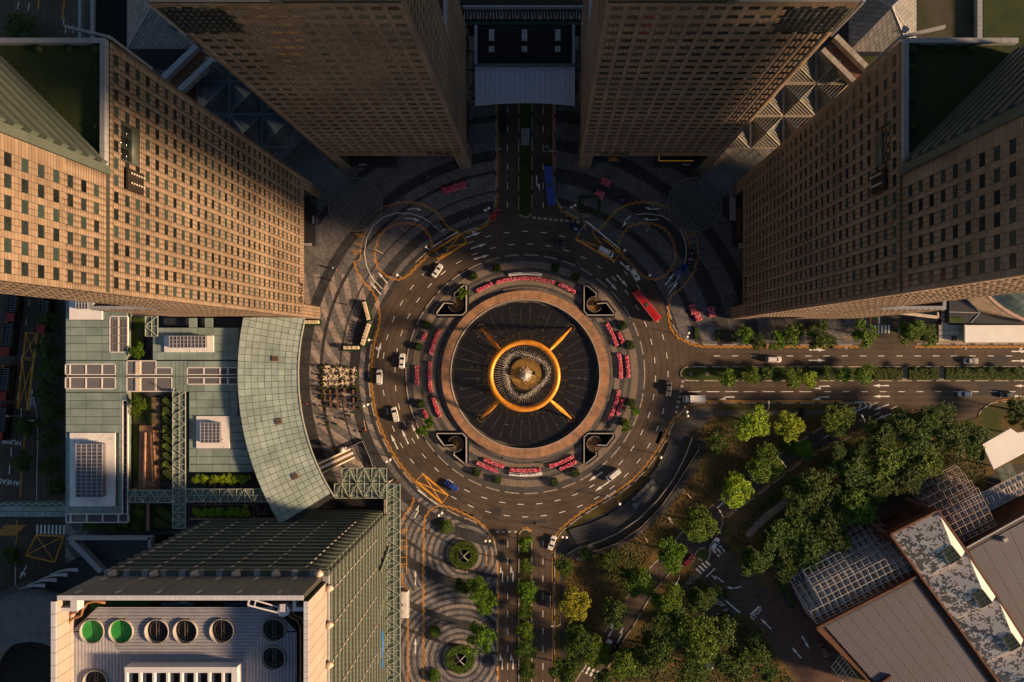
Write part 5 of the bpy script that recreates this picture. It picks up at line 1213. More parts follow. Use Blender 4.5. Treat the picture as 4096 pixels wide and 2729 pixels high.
# ================================================================ SOUTH-EAST COMPLEX
ZE = 14.0
perf = bpy.data.materials.new('perforated_roof'); perf.use_nodes = True
def mk_perf():
    N = perf.node_tree.nodes; L = perf.node_tree.links; bs = N['Principled BSDF']; bs.inputs['Roughness'].default_value = .6
    geo = N.new('ShaderNodeNewGeometry'); mp = N.new('ShaderNodeVectorRotate'); mp.rotation_type = 'Z_AXIS'; mp.inputs['Angle'].default_value = R(-27); L.new(geo.outputs['Position'], mp.inputs['Vector'])
    sc_ = N.new('ShaderNodeVectorMath'); sc_.operation = 'SCALE'; sc_.inputs['Scale'].default_value = 1/.58; L.new(mp.outputs[0], sc_.inputs[0])
    fr = N.new('ShaderNodeVectorMath'); fr.operation = 'FRACTION'; L.new(sc_.outputs[0], fr.inputs[0]); sb = N.new('ShaderNodeVectorMath'); sb.operation = 'SUBTRACT'; sb.inputs[1].default_value = (.5,.5,0); L.new(fr.outputs[0], sb.inputs[0])
    ml = N.new('ShaderNodeVectorMath'); ml.operation = 'MULTIPLY'; ml.inputs[1].default_value = (1,1,0); L.new(sb.outputs[0], ml.inputs[0]); ln = N.new('ShaderNodeVectorMath'); ln.operation = 'LENGTH'; L.new(ml.outputs[0], ln.inputs[0])
    lt = N.new('ShaderNodeMath'); lt.operation = 'LESS_THAN'; lt.inputs[1].default_value = .36; L.new(ln.outputs['Value'], lt.inputs[0])
    nz = N.new('ShaderNodeTexNoise'); nz.inputs['Scale'].default_value = .09; nz.inputs['Detail'].default_value = 5; L.new(geo.outputs['Position'], nz.inputs['Vector'])
    cr = N.new('ShaderNodeValToRGB'); cr.color_ramp.elements[0].position = .35; cr.color_ramp.elements[0].color = (.14,.135,.15,1); cr.color_ramp.elements[1].position = .65; cr.color_ramp.elements[1].color = (.15,.155,.19,1); L.new(nz.outputs[0], cr.inputs[0])
    mx = N.new('ShaderNodeMix'); mx.data_type = 'RGBA'; L.new(lt.outputs[0], mx.inputs[0]); L.new(cr.outputs[0], mx.inputs[6]); mx.inputs[7].default_value = (.02,.018,.024,1); L.new(mx.outputs[2], bs.inputs['Base Color'])
mk_perf()
corten = mat('corten_wall', (.115, .048, .026), .75, var=.25, sc=.4, fine=.15)
darkgut = mat('dark_gutter', (.045,.045,.045), .6, var=.3, sc=1)
th1 = thing('perforated_roof_block', 'theatre block with a lilac perforated roof, below and left of the camouflage roof', 'building', P(3650, 2550))
quadA = [(3300,2506),(3661,2322),(4010,2800),(3560,2800)]
b = MB(); b.prism([p for p in PL([(3262,2510),(3668,2300),(4040,2800),(3540,2800)], ZE)][::-1], 0, ZE-.4); b.build('wall', corten, th1)
def lerp2(a, c, t): return (a[0]+(c[0]-a[0])*t, a[1]+(c[1]-a[1])*t)
NS = 8
for i in range(NS):   # roof bays between dark seams
    a0, a1 = lerp2(quadA[0], quadA[1], i/NS), lerp2(quadA[0], quadA[1], (i+1)/NS); c0, c1 = lerp2(quadA[3], quadA[2], i/NS), lerp2(quadA[3], quadA[2], (i+1)/NS)
    a0 = lerp2(a0, a1, .02); c0 = lerp2(c0, c1, .02)
    b = MB(); b.prism(PL([a0, a1, c1, c0], ZE)[::-1], ZE-.4, ZE+.02*(i % 2)); b.build('roof_bay', perf, th1)
b = MB(); b.path(PL([(3262,2512),(3668,2303)], ZE), .5, ZE-.4, ZE+.7); b.path(PL([(3262,2510),(3500,2750)], ZE), .45, ZE-.4, ZE+.7); b.build('edge_trim', corten, th1)
b = MB(); b.path(PL([(3283,2507),(3664,2313)], ZE), 1.2, ZE-.3, ZE+.1); b.build('gutter', darkgut, th1)
b = MB(); b.path(PL([(3508,2740),(3562,2700)], ZE), .7, ZE, ZE+1); b.build('upstand', corten, th1)
th2 = thing('perforated_roof_block', 'block with a lilac perforated roof cut by the right edge of the photo', 'building', P(4050, 2350))
quadB = [(3874,2207),(4200,2030),(4330,2480),(4120,2600)]
b = MB(); b.prism(PL([(3866,2200),(4200,2015),(4400,2600),(4140,2640)], ZE)[::-1], 0, ZE-.4); b.build('wall', corten, th2)
for i in range(6):
    a0, a1 = lerp2(quadB[0], quadB[1], i/6), lerp2(quadB[0], quadB[1], (i+1)/6); c0, c1 = lerp2(quadB[3], quadB[2], i/6), lerp2(quadB[3], quadB[2], (i+1)/6); a0 = lerp2(a0, a1, .02); c0 = lerp2(c0, c1, .02)
    b = MB(); b.prism(PL([a0, a1, c1, c0], ZE)[::-1], ZE-.4, ZE+.02*(i % 2)); b.build('roof_bay', perf, th2)
b = MB(); b.path(PL([(3866,2196),(4200,2010)], ZE), 1.5, ZE-.4, ZE+.15); b.build('gutter', darkgut, th2); b = MB(); b.path(PL([(3862,2190),(4200,2003)], ZE), .4, ZE-.4, ZE+.7); b.build('edge_trim', pale_metal, th2)
b = MB(); q = P(4015, 2157, ZE); b.obox(q, 1.3, 1.0, 1.2, R(30)); b.build('vent_box', pale_metal, th2)
pbox('terracotta_deck', brown_pave, th2, 0, 0, 1, 1, 0, .01) if False else None
# camouflage faceted roof
camo = bpy.data.materials.new('camouflage_tiles'); camo.use_nodes = True; camo_shade = bpy.data.materials.new('fold_shade_camouflage'); camo_shade.use_nodes = True
def mk_camo(camo, th):
    N = camo.node_tree.nodes; L = camo.node_tree.links; bs = N['Principled BSDF']; bs.inputs['Roughness'].default_value = .5
    geo = N.new('ShaderNodeNewGeometry'); mp = N.new('ShaderNodeVectorRotate'); mp.rotation_type = 'Z_AXIS'; mp.inputs['Angle'].default_value = R(-27); L.new(geo.outputs['Position'], mp.inputs['Vector'])
    ml = N.new('ShaderNodeVectorMath'); ml.operation = 'MULTIPLY'; ml.inputs[1].default_value = (1,1,0); L.new(mp.outputs[0], ml.inputs[0])
    sn = N.new('ShaderNodeVectorMath'); sn.operation = 'SNAP'; sn.inputs[1].default_value = (.5,.36,1); L.new(ml.outputs[0], sn.inputs[0])
    nz = N.new('ShaderNodeTexNoise'); nz.inputs['Scale'].default_value = .42; nz.inputs['Detail'].default_value = 6; nz.inputs['Roughness'].default_value = .85; L.new(sn.outputs[0], nz.inputs['Vector'])
    gt = N.new('ShaderNodeMath'); gt.operation = 'GREATER_THAN'; gt.inputs[1].default_value = th; L.new(nz.outputs[0], gt.inputs[0])
    mx = N.new('ShaderNodeMix'); mx.data_type = 'RGBA'; L.new(gt.outputs[0], mx.inputs[0]); mx.inputs[6].default_value = (.62,.58,.53,1); mx.inputs[7].default_value = (.13,.13,.125,1); L.new(mx.outputs[2], bs.inputs['Base Color'])
mk_camo(camo, .53); mk_camo(camo_shade, .485)  # second threshold paints the shade of the fold onto the left facets
cm = thing('faceted_roof', 'long roof of folded facets clad in grey and white pixel camouflage tiles', 'building', P(3850, 2400))
band = [((3562,2138),(3753,2042)),((3690,2315),(3868,2208)),((3812,2478),(3990,2388)),((3936,2650),(4100,2560)),((4060,2820),(4220,2730))]
b = MB(); lo = [P(*a, ZE-2) for a, _ in band]; ro = [P(*c, ZE-2) for _, c in band]; b.prism((lo+ro[::-1]), 0, ZE-2); b.build('wall', corten, cm)
for side in (0, 1):
    for i in range(4):
        a, c = band[i][side], band[i+1][side]; b = MB(); b.path(PL([a, c], ZE+1), .55, ZE-2, ZE+1.2); b.build('rusty_edge', corten, cm)
b = MB(); b.path(PL([band[0][0], band[0][1]], ZE+1), .55, ZE-2, ZE+1.2); b.build('rusty_edge', corten, cm)
white_t = mat('sun_white_tiles', (.72,.70,.66), .5, var=.10, sc=.6, fine=.25)  # sunlight on the east slivers, put into the colour as white
for i in range(4):
    (a, c), (d, e) = band[i], band[i+1]
    A, B_, D, E = P(*a, ZE+.5), P(*c, ZE+.5), P(*d, ZE+.5), P(*e, ZE+.5)
    lp = lambda p, q, t: p+(q-p)*t
    # raised skylight corner near E, ridge from B towards it
    sA, sB = lp(lp(A,B_,.56), lp(D,E,.56), .66), lp(lp(A,B_,.56), lp(D,E,.56), .97); tA, tB = lp(lp(A,B_,.95), lp(D,E,.95), .62), lp(lp(A,B_,.93), lp(D,E,.93), .93)
    up = Vector((0,0,2.8)); sk = [sA+up, sB+up*.8, tB+up*.8, tA+up]
    sk[2] = lp(sk[2], sk[1], .36)+Vector((0,0,.6)); sk[3] = lp(sk[3], sk[0], .46)+Vector((0,0,.6))
    def facet(nm, pts, m=camo):
        bb = MB(); bb.add(pts, [list(range(len(pts)))]); bb.build(nm, m, cm)
    facet('camouflage_facet', [A, B_, sk[3], sk[0]]); facet('camouflage_facet', [A, sk[0], sk[1], D], camo_shade); facet('lit_facet', [B_, lp(B_,E,.96), sk[2], sk[3]], white_t); facet('end_facet', [D, sk[1], sk[2], lp(B_,E,.96), E])
    for u in range(3):
        for v in range(3):
            q = [lp(lp(sk[0],sk[3],(u+du)/3), lp(sk[1],sk[2],(u+du)/3), (v+dv)/3) for du, dv in ((.08,.08),(.92,.08),(.92,.92),(.08,.92))]; q = [p+Vector((0,0,.12)) for p in q]
            bb = MB(); bb.add(q, [[0,1,2,3]]); bb.build('skylight_pane', mat('green_skylight', (.045,.06,.045), .2, var=.3, sc=2), cm)
    bb = MB(); bb.add(sk, [[0,1,2,3]]); [bb.bar(sk[k]+Vector((0,0,.1)), sk[(k+1) % 4]+Vector((0,0,.1)), .22) for k in range(4)]; bb.build('skylight_frame', mat('dark_frame', (.05,.055,.05), .5), cm)
# white steel lattice of cube frames
lat = mat('white_lattice', (.60,.59,.58), .5, var=.06)
def lattice(label, origin, du, dv, heights, cell, zb, step, dark=lat, deck=None, roof=True):
    """cube frames: heights[i][j] storeys over cell (i, j)"""
    t = thing('steel_lattice', label, 'lattice frame', (origin.x, origin.y, 0)); seen = set(); h = MB(); v = MB()
    def key(a, c): return tuple(sorted((a, c)))
    for i, row in enumerate(heights):
        for j, n in enumerate(row):
            for k in range(n+1):
                if n == 0: continue
                z = k
                if k == 0: continue
                cs = [(i,j,z),(i+1,j,z),(i+1,j+1,z),(i,j+1,z)]
                for q in range(4): seen.add(key(cs[q], cs[(q+1) % 4]))
                for c in cs: seen.add(key(c, (c[0], c[1], c[2]-1)))
    for (a, c) in seen:
        p = origin+du*a[0]*cell+dv*a[1]*cell+Vector((0,0,zb+a[2]*step)); q = origin+du*c[0]*cell+dv*c[1]*cell+Vector((0,0,zb+c[2]*step)); (v if a[:2] == c[:2] else h).bar(p, q, .105)
    h.build('horizontal_bars', dark, t, kind='stuff'); v.build('uprights', dark, t, kind='stuff')
    return t
u_ = Vector((math.cos(R(26.5)), math.sin(R(26.5)), 0)); v_ = Vector((-u_.y, u_.x, 0)).normalized(); o_ = P(3268, 2496, 13); o_.z = 0
hts = []
for i in range(16):
    n = 5 if 3 <= i < 11 else 4; row = []
    for j in range(11): row.append(max(0, 6-max(0, j-(4 if 2 <= i < 8 else (3 if i < 13 else 2)))))
    hts.append(row)
for i in range(2): hts[i] = [6,6,5,4,3,2,2,1,1,0,0]
lattice('white steel lattice of stepped cube frames left of the camouflage roof', o_, u_, v_, hts, 2.05, .6, 2.05)
b = MB(); b.add([], []); lg = thing('slatted_terrace', 'grey glass terrace with white slats at the lattice foot under the trees', 'terrace', P(3230, 2260, 3))
b = MB(); b.prism(PL([(3142,2298),(3320,2210),(3345,2245),(3190,2340)], 3)[::-1], 0, 3); b.build('glass_deck', mat('dark_glass_deck', (.04,.045,.05), .25, var=.3, sc=.5), lg)
for i in range(8): b = MB(); a_, c_ = (3163+i*22.5, 2290-i*11), (3182+i*22.5, 2325-i*11); b.bar(P(*a_, 3.2), P(*c_, 3.2), .3, .2); b.build('slat', wh, lg)
pbox('base', darkgut, lg, 3142, 2298, 3143, 2299, 0, 1)
o2 = P(3838, 2180, 13); o2.z = 0
lattice('pale steel lattice of cube frames right of the camouflage roof top', P(3812,2188,13)*1-Vector((0,0,13)), u_, v_, [[6,6,5,5,4,4,3,2,1],[6,6,6,5,5,4,3,2,1],[6,6,6,6,5,4,3,2,2],[6,6,6,6,5,5,4,3,2],[6,6,6,6,6,5,4,3,2],[6,6,6,6,6,5,4,3,3],[6,6,6,6,6,6,5,4,3]], 2.05, .6, 2.05, dark=mat('warm_lattice', (.52,.42,.36), .5, var=.06))
pg_ = thing('pergola', 'flat white pergola over grey glass panels along the car park forecourt', 'pergola', P(3980, 2030, 9)); o3 = P(3820, 2112, 9); Wp = 4
for i in range(14):
    for j in range(3):
        q = o3+u_*(i*1.9)+v_*(j*1.95); b = MB(); b.add([q+u_*.1+v_*.1-Vector((0,0,.4)), q+u_*1.8+v_*.1-Vector((0,0,.4)), q+u_*1.8+v_*1.85-Vector((0,0,.4)), q+u_*.1+v_*1.85-Vector((0,0,.4))], [[0,1,2,3]]); b.build('glass_panel', mat('pergola_glass', (.22,.24,.26), .3, obj=.2), pg_)
    b = MB(); q = o3+u_*(i*1.9); b.bar(q, q+v_*5.9, .14); b.bar(q+v_*5.9, q+v_*5.9-Vector((0,0,8.5)), .14) if i % 3 == 0 else None; b.build('rafter', MATS['warm_lattice'], pg_)
    b = MB(); b.bar(q+u_*.9+v_*2, q+u_*.9+v_*4, .28, .15); b.build('white_slat', wh, pg_)
for j in range(4): b = MB(); b.bar(o3+v_*(j*1.95), o3+u_*26.6+v_*(j*1.95), .14); b.build('purlin', MATS['warm_lattice'], pg_)
# terracotta terraces and beams north of the camouflage roof
tr = thing('terracotta_wall', 'terracotta walls and sloping beams stepping down to the drop-off in front of the camouflage roof', 'wall', P(3600, 2120))
b = MB()
for (a_, c_, z0, z1, wd) in (((3470,2080),(3570,2150),6,11,1.1),((3620,1990),(3748,2052),6,11,1.1),((3660,2025),(3700,2052),5,9,.9),((3490,2105),(3540,2165),5,9,.9),((3405,2148),(3640,2018),1.5,1.5,.7)):
    b.bar(P(*a_, z0), P(*c_, z1), wd, 1.0)
b.build('beam', corten, tr)
b = MB(); b.prism(PL([(3500,2140),(3560,2140),(3752,2040),(3700,2005),(3640,2030)], 4)[::-1], 0, 4); b.build('terrace', corten, tr)
dk = thing('terracotta_strip', 'terracotta deck strip with a bench and planting right of the pale lattice', 'deck', P(4040, 2080)); b = MB(); b.prism(PL([(3965,2128),(3985,2085),(4110,2010),(4200,1960),(4200,2030),(3995,2125)], 6)[::-1], 0, 6); b.build('deck', corten, dk)
b = MB(); b.bar(P(4030,2063,6.4), P(4110,2020,6.4), .5, .4); b.build('bench', pale_metal, dk); b = MB()
for i in range(7): b.ball(P(4055+i*6, 2063-i*4, 6.5), .35, 7, 5)
b.build('planting', mat('blue_planting', (.06,.11,.14), .8, var=.4, sc=3), dk)
for k, pts in enumerate(([(3430,2200),(3500,2185),(3590,2160)],[(3440,2212),(3510,2200),(3590,2178)],[(3420,2222),(3500,2222),(3580,2198)])):
    t = thing('railing', '%s of three curved grey ramp railings between lattice and camouflage roof' % ('uppermost','middle','lowest')[k], 'railing', P(*pts[1])); b = MB(); b.tube([P(x, y, 3) for x, y in pts], .12, 6); b.tube([P(x, y, 2.2) for x, y in pts], .3, 6); b.build('rail', mat('grey_rail', (.16,.16,.17), .5), t)
for k, (a_, c_) in enumerate((((3765,2060),(3790,2020)),((3775,2075),(3802,2035)),((3785,2085),(3835,2030)))):
    t = thing('stair', '%s grey stair flight between camouflage roof and oval planter' % ('leftmost','middle','rightmost')[k], 'stairs', P(*a_)); b = MB(); b.bar(P(*a_, 2), P(*c_, .4), 1.2, .3); b.build('flight', mat('grey_stair', (.28,.27,.26), .7), t)
# big white canopies and long white roofs (right)
wc = thing('white_canopy', 'bright white tilted canopy roof at the right edge beside the trees', 'canopy', P(4030, 1800)); b = MB(); b.prism(PL([(3930,1778),(4043,1714),(4070,1732),(4300,1690),(4300,1700),(4110,1806),(3976,1878)], 9)[::-1], 8.3, 9); b.build('roof', mat('white_membrane', (.88,.86,.80), .5, var=.05, sc=.3), wc)
b = MB(); [b.tube([P(x, y, .1), P(x, y, 8.3)], .2, 8) for x, y in ((3945,1790),(4040,1735),(3985,1868))]; b.build('post', steelw, wc)
gc2 = thing('glass_porch', 'greenish glass porch roof hanging below the white canopy', 'canopy', P(4010, 1900)); 
for k, q in enumerate(([(3980,1882),(4010,1865),(4042,1925),(4012,1942)],[(4012,1864),(4040,1848),(4072,1908),(4044,1924)])): b = MB(); b.prism(PL(q, 6)[::-1], 5.9, 6); b.build('glass_pane', mat('porch_glass', (.15,.17,.14), .2), gc2)
lr = thing('long_white_roof', 'long flat white roof on the pavement at the right edge', 'roof', P(3980, 1335)); pbox('roof', MATS['white_membrane'], lr, 3863, 1301, 4200, 1370, 5.3, 6); pbox('wall', mat('beige_wall', (.35,.27,.18), .7), lr, 3866, 1305, 4200, 1366, 0, 5.2); pbox('edge', steelw, lr, 3859, 1299, 3863, 1371, 5.0, 6.1)
# glass-domed mall and garden pavement behind the right tower
tl = thing('tiled_roof_strip', 'pale tiled roof strip with ribbed slabs left of the long white roof', 'roof', P(3800, 1320))
til = mat('ribbed_tile', (.50,.45,.36), .6, var=.12, sc=.8, obj=.12, fine=.2)
for i in range(5):
    for j in range(3): pbox('tile', til, tl, 3756+i*20.5, 1300+j*22, 3775+i*20.5, 1320+j*22, 3.8, 4)
for j in range(6): pbox('tile', til, tl, 3766, 1200+j*17, 3794, 1215+j*17, 3.8, 4)
pbox('wall', MATS['beige_wall'], tl, 3755, 1298, 3858, 1367, 0, 3.7); pbox('patch', brown_pave, tl, 3806, 1344, 3828, 1364, 4.0, 4.05)
dm = thing('glass_dome', 'elliptical glass dome ringed by a pink gutter behind the right tower', 'glass dome', P(4080, 1210)); c = P(4105, 1175, 10); b = MB()
dome_g = mat('dome_glass', (.20,.25,.20), .25, var=.3, sc=.3, island=.15)
for i in range(28):
    for j in range(4):
        a0, a1 = 2*PI*i/28, 2*PI*(i+1)/28; r0, r1 = (j/4)**.9, ((j+1)/4)**.9
        q = [Vector((c.x+13.5*r*math.cos(a), c.y+7.6*r*math.sin(a)-(.35*13.5*r*math.cos(a) if True else 0), 10+3*(1-r*r))) for (r, a) in ((r0,a0),(r1,a0),(r1,a1),(r0,a1))]
        q = [c.lerp(p, .985) if False else p for p in q]; b.add(q, [[0,1,2,3]])
b.build('glazing', dome_g, dm)
b = MB(); ring_ = [Vector((c.x+14*math.cos(2*PI*i/48), c.y+8*math.sin(2*PI*i/48)-.35*14*math.cos(2*PI*i/48), 10)) for i in range(48)]; b.path(ring_, .9, 9.5, 10.4, closed=True); b.build('pink_gutter', mat('pink_gutter', (.5,.34,.26), .6), dm)
b = MB()
for i in range(14): a = 2*PI*i/14; b.bar(c+Vector((0,0,3.1)), Vector((c.x+13.6*math.cos(a), c.y+7.7*math.sin(a)-.35*13.6*math.cos(a), 10.1)), .12)
b.build('ribs', steelw, dm)
ms = thing('mall_roof', 'dark mall roof wedge with hipped seams between the dome and long white roof', 'roof', P(3900, 1250)); b = MB(); b.prism(PL([(3797,1205),(3865,1195),(3925,1250),(4000,1275),(4200,1290),(4200,1298),(3797,1292)], 7)[::-1], 0, 7); b.build('slate_roof', slate, ms); b = MB(); b.bar(P(3797,1248,7.1), P(3920,1252,7.1), .2); b.bar(P(3865,1195,7.1), P(3920,1252,7.1), .2); b.bar(P(3920,1252,7.1), P(3884,1290,7.1), .2); b.build('seam', pale_metal, ms); pbox('planted_strip', grass, ms, 3797, 1270, 3850, 1290, 7, 7.3)
ann = thing('lit_parapet', 'sunlit pale parapet frame standing over the side street under the right tower', 'parapet', P(3700, 1240))
b = MB(); b.bar(P(3600,1252,8), P(3750,1270,8), .9, .7); b.bar(P(3750,1250,8), P(3752,1272,8), .5, .7); b.build('parapet', mat('lit_cream', (.62,.50,.36), .6), ann)
# ================================================================ TOP OF THE PHOTO
hb = thing('gate_building', 'low building across the north road with a black pool roof and white canopy', 'building', P(2100, 250))
ZH = 20.0
pbox('black_roof', dark_m, hb, 1909, 103, 2288, 254, 10, ZH); 
for (x0, y0, x1, y1) in ((1898,100,1908,253),(2289,100,2300,253)):
    for i in range(10): yy = y0+(y1-y0)*i/10; pbox('parapet_stone', par_m, hb, x0, yy+.5, x1, yy+(y1-y0)/10-.5, ZH-2, ZH+1)
for i in range(10): x = 1898+i*40.2; pbox('parapet_stone', mat('dark_parapet', (.10,.10,.11), .6), hb, x+.5, 254, x+39.7, 264, ZH-2, ZH+.6)
for x in (1955, 2087, 2220):
    for (y0, ny) in ((117,4),(184,2)):
        for i in range(2):
            for j in range(ny): pbox('skylight_pane', mat('pale_skylight', (.32,.33,.32), .4, var=.15, sc=1, obj=.15), hb, x+i*11+.4, y0+j*11.5+.4, x+i*11+10.6, y0+j*11.5+11, ZH+.1, ZH+.8)
for i in range(20):
    x0, x1 = 1900+i*20, 1900+(i+1)*20; f = lambda x: 411+12*((x-2100)/200)**2
    b = MB(); q = [P(x0+.7, 267, ZH), P(x1-.3, 267, ZH), P(x1-.3, f(x1), ZH), P(x0+.7, f(x0), ZH)]; b.prism([Vector((p.x,p.y,0)) for p in q][::-1], ZH-.5, ZH); b.build('canopy_panel', mat('lilac_white_panel', (.46,.46,.54), .5, var=.04, sc=.5, obj=.03), hb)
pbox('roof_strip', mat('green_glass_strip', (.02,.04,.025), .2), hb, 1865, 75, 2335, 100, 10, ZH-1)
for i in range(38): x = 1858+i*12.8; pbox('glass_bay', mat('warm_glass', (.05,.045,.04), .25, obj=.4), hb, x+.9, 43, x+12.2, 75, 10, ZH); pbox('glazing_bar', steelw, hb, x-.6, 42, x+.6, 75, ZH, ZH+.3)
for i in range(39): x = 1850+i*12.8; pbox('parapet_stone', par_m, hb, x+.3, 22, x+12.5, 28, ZH, ZH+2)
pbox('planted_roof', mat('dark_soil_roof', (.025,.022,.014), .9, var=.4, sc=.6, fine=.3), hb, 1840, -80, 2350, 22, 10, ZH); pbox('roof_strip', slate, hb, 1860, 29, 2340, 42, 10, ZH-.5)
for s in (0, 1):
    for y in (204, 278, 352, 413): x0, x1 = ((1870,1899) if not s else (2301,2328)); pbox('cross_beam', slate, hb, x0, y-2, x1, y+2, ZH-3, ZH-2)
b = MB()
for x in [1882+i*31 for i in range(15)]:
    for y in (67, 77): q = P(x, y, ZH+.4); b.box(q.x-.08, q.x+.08, q.y-.08, q.y+.08, ZH+.3, ZH+.4)
b.build('lit_lamps', mat('orange_lamp', (1.0,.35,.06), .5, emit=.08), hb, kind='stuff')
# glass pyramid roofs between the towers
def atrium(label, cells_, z, warm):
    t = thing('pyramid_glass_roof', label, 'glass roof', P((cells_[0][0]+cells_[-1][0])/2+65, (cells_[0][1]+cells_[-1][1])/2+65))
    gl = mat('pyramid_glass_'+('warm' if warm else 'cool'), (.05,.06,.07) if not warm else (.07,.075,.07), .18, var=.3, sc=.3, spec=.8); bar_m = mat('pyramid_bar_'+('warm' if warm else 'cool'), (.13,.14,.17) if not warm else (.30,.26,.20), .5)  # same glazing in a sunny and a shaded tint, light set in the colours
    bars = MB(); main = MB()
    for (x0, y0) in cells_:
        c = [P(x0+3, y0+3, z), P(x0+128, y0+3, z), P(x0+128, y0+128, z), P(x0+3, y0+128, z)]; ap = P(x0+65.5, y0+65.5, z+4.2)
        for k in range(4):
            p, q = c[k], c[(k+1) % 4]
            n = 8; 
            b = MB(); b.add([p, q, ap], [[0, 2, 1]]); b.build('glass_face', gl, t)
            for i in range(1, n):        # bars parallel to the two hips: the diagonal lattice
                u = i/n
                bars.bar(p.lerp(ap, u)+Vector((0,0,.05)), p.lerp(q, u)*1.0+Vector((0,0,.05)) if False else q.lerp(p, 1-u)+Vector((0,0,.05)), .07)
                bars.bar(q.lerp(ap, u)+Vector((0,0,.05)), q.lerp(p, u)+Vector((0,0,.05)), .07)
            bars.bar(p+Vector((0,0,.08)), ap+Vector((0,0,.08)), .16)
            main.bar(p+Vector((0,0,.05)), q+Vector((0,0,.05)), .3)
    bars.build('lattice_bars', bar_m, t, kind='stuff'); main.build('ridge_beams', bar_m, t)
    return t
NW_c = [(x, y) for y in (195,326,458) for x in (655,786,918,1049)]; NW_c = [c for c in NW_c if not (c[0] == 655 and c[1] > 300) and not (c[1] == 195 and c[0] > 1000) and c != (655,195)]
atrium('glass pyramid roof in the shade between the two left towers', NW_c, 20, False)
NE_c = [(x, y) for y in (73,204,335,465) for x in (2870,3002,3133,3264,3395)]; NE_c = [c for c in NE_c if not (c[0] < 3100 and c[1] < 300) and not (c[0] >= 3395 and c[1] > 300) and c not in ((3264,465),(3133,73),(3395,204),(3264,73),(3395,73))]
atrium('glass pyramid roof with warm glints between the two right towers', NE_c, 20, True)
for (lb, A_, B2, C_, D_, s) in (('pair of tiled parapets round a red deck beside the left glass pyramids', (660,315), (792,188), (722,368), (857,240), 'w'), ('pair of pale tiled parapets round a red deck beside the right glass pyramids', (3338,150), (3475,288), (3285,203), (3420,338), 'e')):
    t = thing('roof_parapets', lb, 'parapet', P(*A_)); b = MB(); b.prism((PL([A_, B2, D_, C_], 22)[::-1]), 0, 22); 
    if sum(0 for _ in ()) == 0: b.build('deck', reddeck, t)
    for (p, q) in ((A_, B2), (C_, D_)):
        pa, pc = P(*p, 23.5), P(*q, 23.5); n = 11
        for i in range(n): b = MB(); b.bar(pa.lerp(pc, i/n), pa.lerp(pc, (i+.96)/n), 1.5, 2.6); b.build('parapet_stone', mat('warm_parapet', (.36,.32,.26), .6, obj=.1) if s == 'e' else par_m, t)
def tilepyr(label, base, apex, z, zt):
    t = thing('tiled_pyramid_roof', label, 'roof', P(*apex)); n = len(base); ap = P(*apex, zt); mt = tile_m; B0 = [P(*p, z) for p in base]
    for i in range(n): b = MB(); b.add([B0[i], B0[(i+1) % n], ap], [[0, 1, 2]]); b.build('roof_face', mt, t); b = MB(); b.bar(B0[i]+Vector((0,0,.1)), ap+Vector((0,0,.1)), .3); b.build('hip', par_m, t)
    b = MB(); b.prism([Vector((p.x,p.y,0)) for p in B0][::-1], 0, z-.05); b.build('wall', slate, t)
    for (f, g) in ((.45,.3),(.4,.55)):
        q = ap.lerp(B0[2 % n], f).lerp(B0[3 % n], g*.5)+Vector((0,0,.6)); b = MB(); b.obox(q, 1.8, 1.8, .1, R(45)); b.build('roof_window', mat('blue_glass', (.03,.05,.09), .2), t)
tile_m = bpy.data.materials.new('diamond_roof_tiles'); tile_m.use_nodes = True
def mk_tile():
    N = tile_m.node_tree.nodes; L = tile_m.node_tree.links; bs = N['Principled BSDF']; bs.inputs['Roughness'].default_value = .6
    geo = N.new('ShaderNodeNewGeometry'); mp = N.new('ShaderNodeVectorRotate'); mp.rotation_type = 'Z_AXIS'; mp.inputs['Angle'].default_value = R(45); L.new(geo.outputs['Position'], mp.inputs['Vector'])
    br = N.new('ShaderNodeTexBrick'); br.offset = 0; L.new(mp.outputs[0], br.inputs['Vector']); br.inputs['Scale'].default_value = 1; br.inputs['Brick Width'].default_value = .95; br.inputs['Row Height'].default_value = .95; br.inputs['Mortar Size'].default_value = .05
    br.inputs['Color1'].default_value = (.24,.235,.23,1); br.inputs['Color2'].default_value = (.15,.15,.15,1); br.inputs['Mortar'].default_value = (.03,.03,.03,1); L.new(br.outputs['Color'], bs.inputs['Base Color'])
mk_tile()
tilepyr('diamond-tiled pyramid roof at the top left in deep shade', [(508,-120),(508,196),(784,196),(784,168),(600,15),(575,-120)], (610,20), 18, 24)
tilepyr('diamond-tiled pyramid roof with a sunlit slope at the top right', [(3395,-60),(3395,207),(3640,207),(3666,170),(3666,-60)], (3568,28), 20, 34)
# roof gardens in the corners
for (nm, lb, x0, y0, x1, y1, m) in (('roof_garden','dark planted roof with grass and paving squares at the top right',3668,-60,3905,190,mat('top_garden', (.035,.04,.012), .9, col2=(.07,.06,.045), sc=.12, fine=.3)),('roof_garden','plain dark green roof in the top right corner',3934,-60,4200,190,roofgrass),('roof_garden','small green roof wedge left of the right tower top',3430,210,3560,300,roofgrass)):
    t = thing(nm, lb, 'roof garden', P((x0+x1)/2, (y0+y1)/2)); pbox('deck', m, t, x0, y0, x1, y1, 0, 16)
t = thing('parapet_wall', 'tall pale tiled parapet running up the top right corner', 'parapet', P(3918, 60))
for i in range(14): pbox('parapet_stone', par_m, t, 3910, -60+i*18+.5, 3930, -60+(i+1)*18-.5, 15, 18)
for k, (x0, x1) in enumerate(((312,323),(361,377))):
    t = thing('parapet_wall', '%s of two grey wall tops beside the dark road at the top left' % ('left','right')[k], 'parapet', P(x0, 80)); [pbox('parapet_stone', par_m, t, x0, -40+i*22+.5, x1, -40+(i+1)*22-.5, 6, 9) for i in range(10)]
